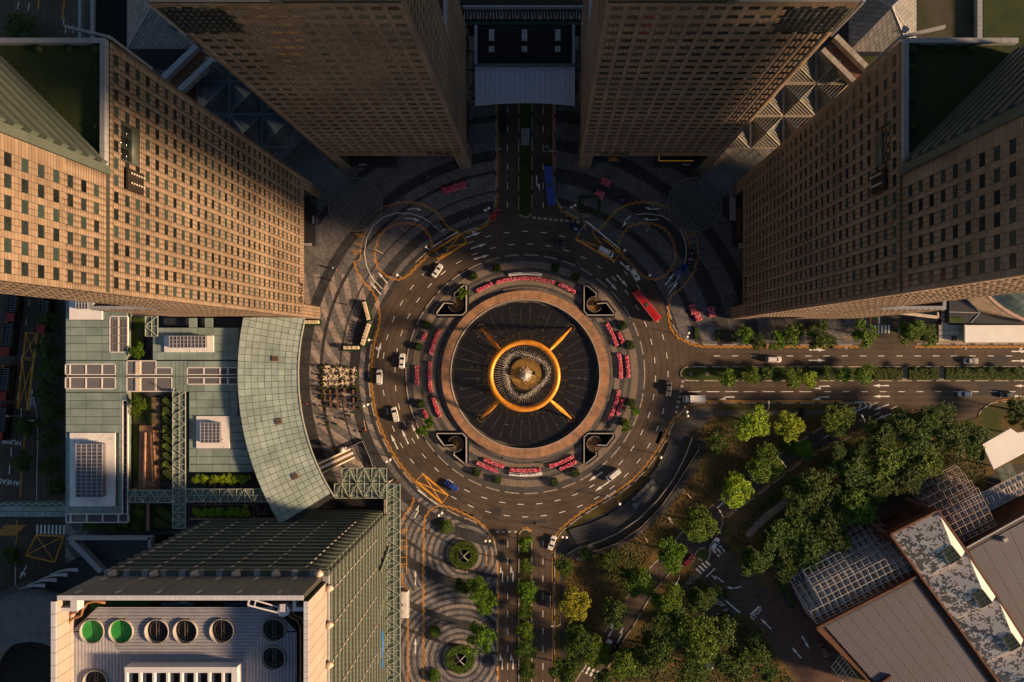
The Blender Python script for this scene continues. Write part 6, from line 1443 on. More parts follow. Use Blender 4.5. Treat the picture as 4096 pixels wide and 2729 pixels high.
t = thing('dark_roof', 'black flat roof strip between wall tops and tiled pyramid at the top left', 'roof', P(440, 80)); pbox('deck', dark_m, t, 378, -60, 507, 175, 0, 8)
for (x, y, a) in ((72,22,100),(115,28,100),(255,85,95),(262,120,94),(292,118,94)): dash(x, y, 30, a, 2.4, .012)
dline([(155,0),(150,55)]); dline([(258,0),(248,80)])
t = thing('lamp_row', 'row of four tiny orange lamps in the dark court below the tiled pyramid', 'lamps', P(610, 216))
for i in range(4): b = MB(); b.ball(P(578+i*20, 217, 3), .16, 8, 5); b.build('lamp', mat('orange_bulb', (1,.4,.08), .5, emit=1.2), t)
# entrance drums: round glass canopies and the glazed links to them
def drum(cx, cy, m, label, lab2):
    t = thing('round_glass_canopy', label, 'canopy', P(cx, cy)); z = 8.0; c = P(cx, cy, z); kk = (H-z)/H/S; r = 107*kk; sgn = -1 if m else 1
    g = glassmat('drum_glass', (.10,.11,.12), .55, .2); b = MB(); b.prism(circ(c, r*.985, 40), z-.1, z-.02); b.build('glass', g, t)
    b = MB(); b.sector(c, r*.985, r*1.02, 0, 2*PI, z-.15, z+.15, 48); b.build('rim', mat('dim_steel', (.15,.15,.14), .5), t)
    b = MB()
    for k in range(-5, 6):
        d = k*r/5.5; h = math.sqrt(max(0, r*r-d*d))
        for ang_ in (R(42)*sgn, R(42)*sgn+PI/2): ca, sa = math.cos(ang_), math.sin(ang_); b.bar((c.x-sa*d-ca*h, c.y+ca*d-sa*h, z+.05), (c.x-sa*d+ca*h, c.y+ca*d+sa*h, z+.05), .1)
    b.build('ribs', MATS['dim_steel'], t)
    for k in range(5): a = 2*PI*k/5; b = MB(); b.tube([(c.x+r*.8*math.cos(a), c.y+r*.8*math.sin(a), .12), (c.x+r*.8*math.cos(a), c.y+r*.8*math.sin(a), z-.1)], .18, 8); b.build('post', MATS['dim_steel'], t)
    t2 = thing('glazed_link', lab2, 'canopy', P(cx-sgn*140, cy-130)); d = Vector((-sgn*.74, .67, 0)); n_ = Vector((-d.y, d.x, 0)); st = c+d*(r*.45); Lk = 21.0; Wk = 4.3; zz = z+.6
    for i in range(12):
        for j in range(4):
            q = [st+d*(i*Lk/12)+n_*(-Wk+j*Wk/2), st+d*((i+.95)*Lk/12)+n_*(-Wk+j*Wk/2), st+d*((i+.95)*Lk/12)+n_*(-Wk+(j+.95)*Wk/2), st+d*(i*Lk/12)+n_*(-Wk+(j+.95)*Wk/2)]
            b = MB(); b.add([(p.x, p.y, zz) for p in q], [[0,1,2,3]]); b.build('glass_pane', glassmat('link_glass', (.09,.10,.11), .25, .25), t2)
    b = MB()
    for j in range(5): b.bar(st+n_*(-Wk+j*Wk/2)+Vector((0,0,.7)), st+d*Lk+n_*(-Wk+j*Wk/2)+Vector((0,0,.7)), .12)
    for i in range(13): b.bar(st+d*(i*Lk/12)-n_*Wk+Vector((0,0,.7)), st+d*(i*Lk/12)+n_*Wk+Vector((0,0,.7)), .08)
    b.build('frame', MATS['dim_steel'], t2)
drum(1421, 818, 0, 'round glass canopy over the north-west entrance beside the looped drive', 'glazed walkway leading from the north-west round canopy to the towers')
drum(2779, 818, 1, 'round glass canopy over the north-east entrance beside the looped drive', 'glazed walkway leading from the north-east round canopy to the towers')
# kiosks and shopfronts at the tower feet
def kiosk(label, x0, y0, x1, y1, h, m, extra=()):
    t = thing('shopfront', label, 'shop', G((x0+x1)/2, (y0+y1)/2)); a, c = G(x0, y0), G(x1, y1); boxpart('wall', slate, t, a.x, c.x, c.y, a.y, .12, h-.3); boxpart('roof', m, t, a.x-.2, c.x+.2, c.y-.2, a.y+.2, h-.3, h)
    for (nm, mm, p, q, z) in extra: a2, c2 = G(*p), G(*q); boxpart(nm, mm, t, a2.x, c2.x, c2.y, a2.y, z, z+.15)
    return t
dsh = mat('dark_roof_sheet', (.03,.03,.034), .6, var=.2, sc=1); wsig = mat('white_sign', (.35,.35,.38), .6); ora = mat('lit_orange', (1,.42,.05), .5, emit=.07)
kiosk('narrow dark shop at the foot of the left tower with white signs', 1218, 828, 1274, 985, 4, dsh, [('sign', wsig, (1264,872), (1272,902), 4.2), ('door_canopy', wsig, (1220,980), (1262,990), 4.2)])
kiosk('narrow dark shop at the foot of the right tower with white signs', 2926, 828, 2982, 985, 4, dsh, [('sign', mat('copper_sign', (.16,.07,.05), .6), (2935,840), (2950,955), 4.2), ('door_canopy', wsig, (2942,980), (2975,1000), 4.2), ('sign', wsig, (2906,752), (2930,892), 4.2)])
k1 = kiosk('dark shop with a lit white sign under the upper left tower', 1425, 628, 1590, 672, 4, dsh, [('door_canopy', wsig, (1448,668), (1478,674), 4.2), ('railing', mat('dim_rail', (.12,.12,.14), .5), (1728,622), (1768,652), 2)])
k2 = kiosk('dark shop edged with orange light strips under the upper right tower', 2615, 628, 2785, 672, 4, dsh, [('light_strip', ora, (2628,655), (2765,657.5), 4.3), ('light_strip', ora, (2627,632), (2629.5,655), 4.3), ('door_canopy', wsig, (2722,667), (2752,674), 4.2)])
te = thing('market_tent', 'small dark orange pyramid tent under the upper right tower', 'tent', G(2453, 650)); b = MB(); a, c = G(2430,622,2.2), G(2474,652,2.2); ap = G(2452,638,3.4); q = [Vector((a.x,a.y,2.2)), Vector((c.x,a.y,2.2)), Vector((c.x,c.y,2.2)), Vector((a.x,c.y,2.2)), ap]; b.add(q, [[0,1,4],[1,2,4],[2,3,4],[3,0,4]]); b.build('cover', mat('orange_canvas', (.30,.12,.02), .8), te); b = MB(); [b.bar((p.x,p.y,.12), p, .08) for p in q[:4]]; b.build('pole', steelw, te)
# ================================================================ TREES
D = 1.7407     # overview px -> photo px
def leafmat(name, c1, c2):
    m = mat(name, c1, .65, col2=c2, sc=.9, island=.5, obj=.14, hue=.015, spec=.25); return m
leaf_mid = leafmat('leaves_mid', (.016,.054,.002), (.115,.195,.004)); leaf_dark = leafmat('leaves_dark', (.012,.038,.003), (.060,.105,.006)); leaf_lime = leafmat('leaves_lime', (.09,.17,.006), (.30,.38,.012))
leaf_yel = leafmat('leaves_yellow', (.05,.10,.008), (.40,.36,.015)); bark = mat('bark', (.12,.085,.055), .9, var=.3, sc=3)
def crown_mesh(seed, n, ecc=1.0, lobes=9, leaf=.075, gap=.0):
    """unit crown (radius 1): leaf clumps through several lobes"""
    r = random.Random(seed); V, F = [], []
    L = []
    for i in range(lobes):
        a = 2*PI*i/lobes+r.uniform(-.3,.3); d = r.uniform(.35,.72) if i % 3 else r.uniform(.0,.3); L.append((d*math.cos(a), d*math.sin(a)*ecc, r.uniform(-.15,.32)-.25*d, r.choice((.2,.28,.34,.44))))
    cl = []
    for i in range(n):
        lx, ly, lz, lr = r.choice(L); u = r.gauss(0,1), r.gauss(0,1), abs(r.gauss(0,1))*.9-.15; q = math.sqrt(sum(x*x for x in u)) or 1; s = lr*(r.random()**.35)
        cl.append((lx+u[0]/q*s, ly+u[1]/q*s, lz+u[2]/q*s*.8))
    for (x, y, z) in cl:
        k = r.randint(9, 13)
        for j in range(k):
            sx = leaf*r.uniform(.4, .85); cx, cy, cz = x+r.gauss(0,leaf*.75), y+r.gauss(0,leaf*.75), z+abs(r.gauss(0,leaf*.6))
            a, t, p = r.random()*2*PI, r.uniform(-.8,.8), r.uniform(-.8,.8)
            ux = Vector((math.cos(a), math.sin(a), math.sin(t)*.8))*sx; uy = Vector((-math.sin(a), math.cos(a), math.sin(p)*.8))*sx*.55; c = Vector((cx,cy,cz)); b0 = len(V)
            V += [tuple(c-ux), tuple(c-uy), tuple(c+ux), tuple(c+uy)]; F.append((b0, b0+1, b0+2, b0+3))
    return np.array(V), np.array(F)
PROTO = {}
def proto(kind, i):
    k = (kind, i)
    if k not in PROTO:
        n = {'big': 620, 'mid': 380, 'small': 190, 'loose': 230}[kind]; lf = {'big': .060, 'mid': .082, 'small': .12, 'loose': .085}[kind]
        V, F = crown_mesh(11*i+len(kind), n, ecc=1.0, lobes={'big': 13, 'mid': 9, 'small': 5, 'loose': 12}[kind], leaf=lf)
        def base(m): 
            me = bpy.data.meshes.new('crown'); me.vertices.add(len(V)); me.vertices.foreach_set('co', V.astype(np.float32).ravel()); me.loops.add(F.size); me.loops.foreach_set('vertex_index', F.astype(np.int32).ravel()); me.polygons.add(len(F)); me.polygons.foreach_set('loop_start', np.arange(0, F.size, 4, dtype=np.int32)); me.update(calc_edges=True); me.materials.append(m); return me
        PROTO[k] = base
    return PROTO[k]
CM = {}
def trunk_mesh(i):
    if ('t', i) not in CM:
        r = random.Random(i); b = MB(); b.tube([(0,0,0),(.01,.01,.5),(.02,-.01,1.0)], [.05,.036,.028], 8)
        for k in range(5):
            a = 2*PI*k/5+r.random(); b.tube([(.01,0,.72+.05*k),(.18*math.cos(a),.18*math.sin(a),1.0),(.42*math.cos(a),.42*math.sin(a),1.2)], [.024,.016,.006], 6)
        me = bpy.data.meshes.new('trunk'); me.from_pydata(b.v, [], b.f); me.materials.append(bark); CM[('t', i)] = me
    return CM[('t', i)]
def tree(px, py, rpx, kind, lm, label, cat='tree', group=None, zc=None, name='broadleaf_tree', z0=.12):
    zc = zc if zc is not None else z0+max(2.2, rpx/S*1.05); rad = rpx*(H-zc)/H/S; c = P(px, py, zc)
    t = thing(name, label, cat, (c.x, c.y, z0), group=group)
    i = random.randrange(3); k = (kind, i, lm.name)
    if k not in CM: CM[k] = proto(kind, i)(lm)
    rad *= {'small': 1.3, 'mid': 1.12}.get(kind, 1.0); o = link(CM[k], 'crown', t); o.location = (0, 0, zc-z0); o.scale = (rad*random.uniform(.95,1.15), rad*random.uniform(.95,1.15), rad*.85); o.rotation_euler = (0, 0, random.random()*6.28)
    tr_ = link(trunk_mesh(i), 'trunk', t); h = zc-z0; tr_.scale = (rad*1.1, rad*1.1, h*.95)
    return t
ORD = ['first','second','third','fourth','fifth','sixth','seventh','eighth','ninth','tenth','eleventh','twelfth','thirteenth','fourteenth','fifteenth','sixteenth','seventeenth','eighteenth','nineteenth','twentieth','twenty-first','twenty-second','twenty-third','twenty-fourth','twenty-fifth','twenty-sixth','twenty-seventh','twenty-eighth','twenty-ninth','thirtieth']
def row(items, lab, key=lambda t: t[0], **k):
    for i, it in enumerate(sorted(items, key=key)):
        x, y, r, kind, lm = it; tree(x*D, y*D, r*D, kind, lm, lab % ORD[i], **k)
mdl, dkl, lml, yl = leaf_mid, leaf_dark, leaf_lime, leaf_yel
row([(1677,868,20,'small',mdl),(1725,862,22,'mid',mdl),(1768,858,17,'small',dkl),(1825,868,24,'mid',mdl),(1860,872,21,'mid',lml),(1896,860,16,'small',dkl),(1940,862,19,'mid',mdl),(1985,862,24,'mid',mdl)], 'round street tree on the east road median, %s from the fountain end', group='trees on the east road median')
row([(2100,850,9,'small',dkl),(2140,855,8,'small',dkl),(2200,850,8,'small',dkl),(2275,850,9,'small',dkl),(2335,852,10,'small',dkl)], 'small dark bush tree in the hedge of the east road median, %s from the left', group='bushes in the east median hedge')
row([(1712,770,24,'loose',mdl),(1742,788,22,'loose',dkl),(1790,782,24,'loose',mdl),(1822,770,28,'loose',mdl),(1880,772,34,'loose',dkl),(1905,785,20,'loose',dkl),(1985,768,34,'loose',mdl),(2092,765,36,'big',mdl),(2130,772,30,'big',mdl),(2110,748,18,'mid',mdl)], 'loose leafy tree on the pavement north of the east road, %s from the left', group='trees north of the east road')
row([(1730,972,47,'big',lml),(1812,978,42,'big',lml),(1845,1032,24,'mid',mdl),(1822,1030,20,'mid',dkl),(1922,965,42,'big',mdl),(1652,1012,34,'loose',dkl),(1755,1070,44,'big',mdl),(1690,1130,42,'big',lml),(1605,1208,46,'big',mdl),(1650,1360,20,'mid',dkl)], 'leafy park tree between the ring road and the slip road, %s from the left', group='park trees beside the ring road')
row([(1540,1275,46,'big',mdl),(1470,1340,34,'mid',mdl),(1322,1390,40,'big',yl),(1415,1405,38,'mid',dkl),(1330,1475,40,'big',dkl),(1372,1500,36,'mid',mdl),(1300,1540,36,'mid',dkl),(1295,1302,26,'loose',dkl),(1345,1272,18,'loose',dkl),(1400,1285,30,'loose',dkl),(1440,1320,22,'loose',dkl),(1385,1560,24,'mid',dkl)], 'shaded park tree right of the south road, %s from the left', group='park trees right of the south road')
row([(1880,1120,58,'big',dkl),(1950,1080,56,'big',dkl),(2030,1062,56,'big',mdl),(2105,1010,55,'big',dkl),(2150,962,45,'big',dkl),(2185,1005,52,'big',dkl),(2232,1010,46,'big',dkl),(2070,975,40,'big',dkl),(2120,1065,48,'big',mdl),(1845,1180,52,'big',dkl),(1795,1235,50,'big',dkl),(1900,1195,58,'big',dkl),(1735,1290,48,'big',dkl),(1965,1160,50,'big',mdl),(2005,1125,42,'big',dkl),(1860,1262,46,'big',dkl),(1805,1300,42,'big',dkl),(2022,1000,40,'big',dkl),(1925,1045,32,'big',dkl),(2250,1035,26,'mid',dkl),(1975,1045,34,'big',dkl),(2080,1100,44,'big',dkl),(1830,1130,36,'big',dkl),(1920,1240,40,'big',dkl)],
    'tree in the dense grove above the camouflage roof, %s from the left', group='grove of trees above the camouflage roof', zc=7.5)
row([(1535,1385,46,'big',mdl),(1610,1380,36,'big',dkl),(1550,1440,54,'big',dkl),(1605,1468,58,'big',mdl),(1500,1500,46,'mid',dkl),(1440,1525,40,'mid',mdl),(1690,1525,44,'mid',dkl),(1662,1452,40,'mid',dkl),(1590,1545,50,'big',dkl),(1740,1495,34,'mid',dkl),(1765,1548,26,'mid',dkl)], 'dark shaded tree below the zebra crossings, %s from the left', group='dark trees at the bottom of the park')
row([(1210,1247,18,'small',mdl),(1208,1300,13,'small',mdl),(1212,1357,26,'mid',mdl),(1207,1405,20,'mid',dkl),(1208,1447,23,'mid',mdl),(1207,1492,23,'mid',dkl),(1210,1540,26,'mid',dkl)], 'median tree on the south road, %s from the fountain', key=lambda t: t[1], group='trees on the south road median')
tree(2345*D, 945*D, 42*D, 'big', dkl, 'big dark tree at the right edge above the white canopy'); tree(1098*D, 1352*D, 34*D, 'big', mdl, 'broad crooked tree over the paved rings beside the south road, upper one'); tree(1115*D, 1385*D, 26*D, 'mid', mdl, 'lower half crown of the broad tree pair beside the south road')
tree(1103*D, 1468*D, 37*D, 'loose', mdl, 'loose broad tree over the lower hedge ring beside the south road'); tree(1062*D, 1348*D, 18*D, 'small', dkl, 'small dense bush tree left of the broad tree on the paved rings')
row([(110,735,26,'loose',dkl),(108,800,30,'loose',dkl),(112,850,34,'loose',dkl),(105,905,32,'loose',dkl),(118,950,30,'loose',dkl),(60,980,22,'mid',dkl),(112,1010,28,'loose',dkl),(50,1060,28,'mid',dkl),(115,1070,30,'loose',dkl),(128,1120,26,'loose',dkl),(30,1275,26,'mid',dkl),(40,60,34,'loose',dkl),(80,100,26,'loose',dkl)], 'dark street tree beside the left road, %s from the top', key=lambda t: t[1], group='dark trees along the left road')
for (x, y, r, lb) in ((315,805,19,'round tree in the podium court under the left tower'),(318,930,20,'round tree at the top of the brown garden court'),(320,1178,11,'bright small tree at the corner of the podium garden')): tree(x*D, y*D, r*D, 'mid', mdl, lb, z0=ZG, zc=ZG+3)
for j, (y0, lb) in enumerate(((1101,'upper'),(1177,'lower'))):
    for i, x in enumerate((455,472,490,508,524,541,562) if j == 0 else (453,472,490,505,531,548,565)): tree(x*D, y0*D, 11*D, 'small', lml, 'bright green clipped tree in the %s garden row, %s from the left' % (lb, ORD[i]), z0=ZG, zc=ZG+1.8, name='garden_tree', group='bright clipped trees in two garden rows')
for (x, y, lb) in ((1849,1171,'small tree growing out of the north-west stairwell'),(2538,1640,'small leafy tree hanging over the planter at four o\'clock'),(2505,1705,'small leafy tree beside the lower right planter'),(1717,1690,'loose little tree left of the south-west stairwell'),(1690,1722,'low loose bush below the south-west planter')): tree(x, y, 20, 'small', mdl, lb, zc=1.9)
for i, (x, y) in enumerate(((385,2098),(447,2108),(493,2095),(545,2105),(556,2015))): tree(x, y, 15, 'small', mdl, 'small shrub tree in the planting bed above the framed dark roof, %s from the left' % ORD[i], z0=ZG, zc=ZG+1.2, name='garden_shrub', group='shrubs in the podium planting bed')
# planters on the fountain plaza
leafbox = leafmat('shrub_leaves', (.016,.036,.006), (.05,.085,.012))
shr = [(1895,1106),(1988,1075),(1708,1302),(1675,1388),(1684,1617),(1908,1889),(1990,1919),(2219,1075),(2300,1111),(2491,1303),(2521,1382),(2524,1610),(2495,1688),(2302,1891),(2217,1929)]
shr.sort(key=lambda p: (math.degrees(math.atan2(p[1]-CY, p[0]-CX))+90) % 360)
kp = ('shrub', 0)
Vs, Fs = crown_mesh(5, 260, leaf=.13, lobes=6)
for i, (x, y) in enumerate(shr):
    c = G(x, y, .14); an = math.atan2(c.y-CEN.y, c.x-CEN.x); t = thing('square_planter', 'square planter with a dense dark shrub on the fountain plaza, %s clockwise from the top' % ORD[i], 'planter', c, an, group='square shrub planters round the fountain')
    b = MB(); b.box(-1.1,1.1,-1.1,1.1,0,.6); b.build('box', black_gran, t, local=True)
    if kp not in CM:
        me = bpy.data.meshes.new('shrub'); V2 = Vs.copy(); V2[:, :2] = np.clip(V2[:, :2]*1.7, -1.12, 1.12)+RNG.normal(0, .06, V2[:, :2].shape); V2[:, 2] = V2[:, 2]*.9+.9; me.from_pydata(V2.tolist(), [], Fs.tolist()); me.materials.append(leafbox); CM[kp] = me
    link(CM[kp], 'shrub', t)
# hedge rings, round planters (south-west plaza)
hl = leafmat('hedge_leaves', (.035,.07,.008), (.085,.14,.015))
def leafy(n, fn, size, m, nm, par):
    V, F = [], []
    for i in range(n):
        c = Vector(fn()); a = random.random()*6.28; ux = Vector((math.cos(a), math.sin(a), random.uniform(-.5,.5)))*size*random.uniform(.6,1.3); uy = Vector((-math.sin(a), math.cos(a), random.uniform(-.5,.5)))*size*.6; b0 = len(V); V += [tuple(c-ux), tuple(c-uy), tuple(c+ux), tuple(c+uy)]; F.append([b0,b0+1,b0+2,b0+3])
    me = bpy.data.meshes.new(nm); off = par.location; me.from_pydata([(v[0]-off.x, v[1]-off.y, v[2]-off.z) for v in V], [], F); return link(me, nm, par, m, kind='stuff')
for (x, y, lb) in ((1857,2219,'ring-shaped hedge with crossed beams over its dark centre, upper one beside the south road'),(1842,2634,'ring-shaped hedge with crossed beams, lower one near the bottom edge')):
    c = G(x, y, .12); t = thing('hedge_ring', lb, 'hedge', c); r0, r1 = 26/S, 57/S
    b = MB(); b.sector(c, r0, r1, 0, 2*PI, .12, 1.0, 40); b.build('hedge_body', hedge_m, t); b = MB(); b.prism(circ(c, r0, 30), None, .3); b.build('dark_centre', dark_m, t)
    b = MB()
    for a in (R(40), R(130), R(220), R(310)): b.bar((c.x, c.y, 2.2), (c.x+2.0*math.cos(a), c.y+2.0*math.sin(a), 1.2), .16)
    b.build('crossed_beams', pale_metal, t)
    leafy(2600, lambda: (lambda r, a: (c.x+r*math.cos(a), c.y+r*math.sin(a), .95+random.random()*.35))(random.uniform(r0, r1), random.random()*6.28), .17, hl, 'leaves', t)
for (x, y, r, lb) in ((1786,2106,30,'round stone planter filled with a domed green bush below the ring road'),(1737,2523,26,'round planter with a green bush left of the lower hedge ring'),(1738,2700,28,'round planter with a green bush at the bottom edge')):
    c = G(x, y, .12); t = thing('round_planter', lb, 'planter', c); b = MB(); b.sector(c, r/S*.9, r/S*1.06, 0, 2*PI, .12, .8, 28); b.build('stone_rim', grey_gran, t); b = MB(); b.ball((c.x, c.y, .5), r/S*.93, 16, 8, sz=.5); b.build('bush_core', hedge_m, t)
    leafy(900, lambda: (lambda q, a: (c.x+q*math.cos(a), c.y+q*math.sin(a), .6+(1-(q*S/r)**2)*.95+random.random()*.2))(r/S*math.sqrt(random.random()), random.random()*6.28), .17, hl, 'leaves', t)
c = G(1848,2690,.12)
for (x, y, r, lb) in ((1955,2505,26,'dark round tree grate beside the lower plaza trees, upper one'),(1953,2645,26,'dark round tree grate beside the lower plaza trees, lower one')):
    c = G(x, y); t = thing('tree_grate', lb, 'tree grate', c); b = MB(); b.cyl(c, r/S, .12, .2, 28); b.build('grate', slate, t)
# median hedges
hedgeD = leafmat('median_hedge_leaves', (.028,.05,.006), (.075,.095,.01))
for (nm, lb, x0, y0, x1, y1) in (('hedge','long clipped hedge on the north road median behind the white panel',2083,655,2122,848),('hedge','clipped hedge block on the east median right of the street trees',3490,1474,3605,1517),('hedge','second clipped hedge block on the east median between paved gaps',3632,1474,3750,1517),('hedge','long clipped hedge block on the east median at the right edge',3778,1474,4110,1517)):
    a, c = G(x0, y0), G(x1, y1); t = thing(nm, lb, 'hedge', G((x0+x1)/2, (y0+y1)/2, .15)); boxpart('body', hedge_m, t, a.x, c.x, c.y, a.y, .15, .9); n = int((c.x-a.x)*(a.y-c.y)*26)
    leafy(n, lambda: (random.uniform(a.x, c.x), random.uniform(c.y, a.y), .85+random.random()*.35), .18, hedgeD, 'leaves', t)
t = thing('low_hedge', 'strip of low plants on the soil of the south road median', 'planting', G(2101, 2300, .15)); leafy(1800, lambda: (G(random.uniform(2080,2122), 0).x, G(0, random.uniform(2150,2729)).y, .2+random.random()*.3), .16, hedgeD, 'leaves', t)
for (x0, x1) in ((3608,3630),(3753,3776)): sheet('median_crossing', [(x0,1470),(x1,1470),(x1,1520),(x0,1520)], pale_pave, .156)
mp = thing('median_panel', 'pale rectangular cover slab on the north road median', 'slab', G(2101, 545)); pbox('slab', mat('pale_slab', (.25,.27,.31), .6, var=.2, sc=.8, fine=.2), mp, 2084, 513, 2118, 578, .15, 1.0)
for (x, lb) in ((2763,'left'),(2829,'right')): t = thing('drain_grate', 'square grey drain grate in the east median grass tip, %s one' % lb, 'grate', G(x, 1495)); pbox('frame', mat('grate_grey', (.16,.14,.11), .7), t, x-8, 1487, x+8, 1503, .15, .22)
# parched undergrowth and grass blades on the lawns
PATH_PTS = [(3680,1715),(3640,1740),(3590,1765),(3540,1785),(3490,1812),(3440,1842),(3390,1868),(3330,1895),(3280,1925),(3230,1955),(3180,1990),(3130,2022),(3085,2060),(3045,2100),(3010,2135)]
def scatter_area(name, poly, n, size, m, z=.13):
    xs = [p[0] for p in poly]; ys = [p[1] for p in poly]
    def inside(x, y):
        c = False
        for i in range(len(poly)):
            (x1, y1), (x2, y2) = poly[i-1], poly[i]
            if (y1 > y) != (y2 > y) and x < (x2-x1)*(y-y1)/(y2-y1)+x1: c = not c
        return c
    V, F = [], []
    while len(F) < n:
        x, y = random.uniform(min(xs), max(xs)), random.uniform(min(ys), max(ys))
        if not inside(x, y) or any((x-u)**2+(y-v)**2 < 900 for u, v in PATH_PTS): continue
        c = G(x, y, z+random.random()*.12); a = random.random()*6.28; s = size*random.uniform(.5,1.4); ux = Vector((math.cos(a), math.sin(a), random.uniform(-.3,.6)))*s; uy = Vector((-math.sin(a), math.cos(a), random.uniform(-.3,.6)))*s*.6; b0 = len(V); V += [tuple(c-ux), tuple(c-uy), tuple(c+ux), tuple(c+uy)]; F.append((b0,b0+1,b0+2,b0+3))
    o = bulk(name, np.array(V), np.array(F), m, None, kind='stuff'); return o
gleaf = mat('undergrowth', (.022,.045,.006), .8, col2=(.11,.06,.02), sc=.06, island=.5)
scatter_area('undergrowth', [(2250,2240),(2420,2120),(2560,2020),(2700,1850),(2760,1720),(2860,1680),(3350,1670),(3180,1750),(2880,1960),(2640,2180),(2480,2380),(2300,2680),(2270,2700)], 9000, .3, gleaf)
gleaf2 = mat('undergrowth_green', (.015,.035,.005), .8, col2=(.05,.055,.015), sc=.06, island=.5)
scatter_area('undergrowth', [(2420,2725),(2560,2520),(2700,2330),(2900,2180),(3050,2010),(3300,1840),(3520,1720),(3700,1720),(3900,1720),(3950,1900),(3800,1950),(3500,2040),(3150,2230),(3060,2300),(2950,2180),(2760,2280),(2840,2360),(2760,2520),(2960,2470),(3180,2729)], 12000, .32, gleaf2, .15)
# sunken terrace: curved dark steps south-east of the ring
am = thing('sunken_terrace', 'curved dark stepped terrace with a long railing between ring road and park', 'terrace', G(2560, 1950))
stone = mat('terrace_stone', (.045,.045,.048), .75, var=.25, sc=.4, fine=.25)
ctr = [(2248,2180),(2300,2150),(2370,2130),(2450,2095),(2530,2040),(2600,1970),(2660,1890),(2705,1800),(2730,1730)]
b = MB(); b.prism(GL([(2225,2200),(2262,2140),(2330,2095),(2440,2040),(2530,1975),(2610,1890),(2660,1800),(2700,1700),(2740,1675),(2850,1668),(2800,1730),(2825,1775),(2790,1880),(2720,1985),(2640,2070),(2520,2160),(2400,2215),(2305,2240),(2240,2240)]), 0, .155); b.build('floor', stone, am)
for i in range(8):
    o = -2.6+i*.75; q = offset(resample(GL(ctr), 1.0), o); 
    b = MB(); b.path(q[4:-4], .58, .155, .2+.05*i); b.build('step', mat('terrace_step', (.06,.06,.063), .75, obj=.25, fine=.2), am)
wl = [(2371,2202),(2400,2198),(2470,2170),(2560,2110),(2640,2030),(2710,1930),(2760,1850),(2798,1790),(2790,1770)]
b = MB(); b.path(offset(resample(GL(wl), 1.0), -.9), .9, .155, 1.1); b.build('outer_wall', stone, am); b = MB(); b.path(resample(GL(wl), 1.0), .18, .3, 1.25); b.build('railing', mat('pink_grey_rail', (.30,.25,.22), .6), am)
b = MB(); b.path(offset(resample(GL(ctr), 1.0), -3.2), .16, .155, 1.0); b.build('railing', pale_metal, am)
for i in range(5):
    for j in range(2): 
        a0 = (2525+i*17, 2000-i*17-5+j*22); b = MB(); b.prism(GL([(a0[0],a0[1]),(a0[0]+15,a0[1]-15),(a0[0]+28,a0[1]+1),(a0[0]+13,a0[1]+17)])[::-1], .2, 1.3); b.build('glass_roof_pane', mat('terrace_glass', (.10,.11,.11), .2, obj=.3), am)
b = MB(); b.prism(GL([(2300,2240),(2362,2172),(2395,2205),(2330,2245)])[::-1], .1, .3); b.build('paved_tip', grey_gran, am)
# ================================================================ VEHICLES
glass_c = mat('car_glass', (.012,.014,.017), .08, var=.1, spec=.8); tyre = mat('tyre', (.012,.012,.012), .85); chrome = mat('wheel_rim', (.35,.35,.36), .3, metal=.7); hl_m = mat('headlamp', (.75,.75,.72), .15); tl_m = mat('tail_lamp', (.35,.01,.01), .3); trim = mat('black_trim', (.015,.015,.016), .6)
PAINT = {}
def paint(n, c):
    if n not in PAINT: PAINT[n] = mat('car_paint_'+n, c, .28, var=.03, spec=.6, coat=.6)
    return PAINT[n]
pc = {'white': (.78,.77,.74), 'black': (.012,.012,.014), 'silver': (.40,.40,.40), 'grey': (.09,.09,.10), 'blue': (.012,.05,.36), 'red': (.45,.012,.012), 'dark_blue': (.01,.02,.07), 'dark_red': (.14,.01,.015)}
def outline(L, Wd, nf=.30, nr=.22, inset=0):
    """plan of a car body, nose at +x"""
    h = L/2-inset; w_ = Wd/2-inset; pts = []
    for (x, y) in ((-h, .62), (-h+.10, .86), (-h+nr*1.6, .985), (-h*.3, 1.0), (h*.35, 1.0), (h-nf*2.2, .96), (h-nf*.8, .84), (h-.12, .62), (h, .35)): pts.append((x, y*w_))
    return pts+[(x, -y) for x, y in pts[::-1]]
def loft(b, rings, cap_top=True, smooth=True, mi=0):
    n = len(rings[0][0]); vs = []
    for (o, z) in rings: vs += [(x, y, z if not callable(z) else z(x)) for x, y in o]
    b.add(vs, [[j*n+(i+1) % n, j*n+i, (j+1)*n+i, (j+1)*n+(i+1) % n] for j in range(len(rings)-1) for i in range(n)], mi, smooth)
    if cap_top: b.add(vs[-n:], [list(range(n))[::-1]], mi, False)
CARM = {}
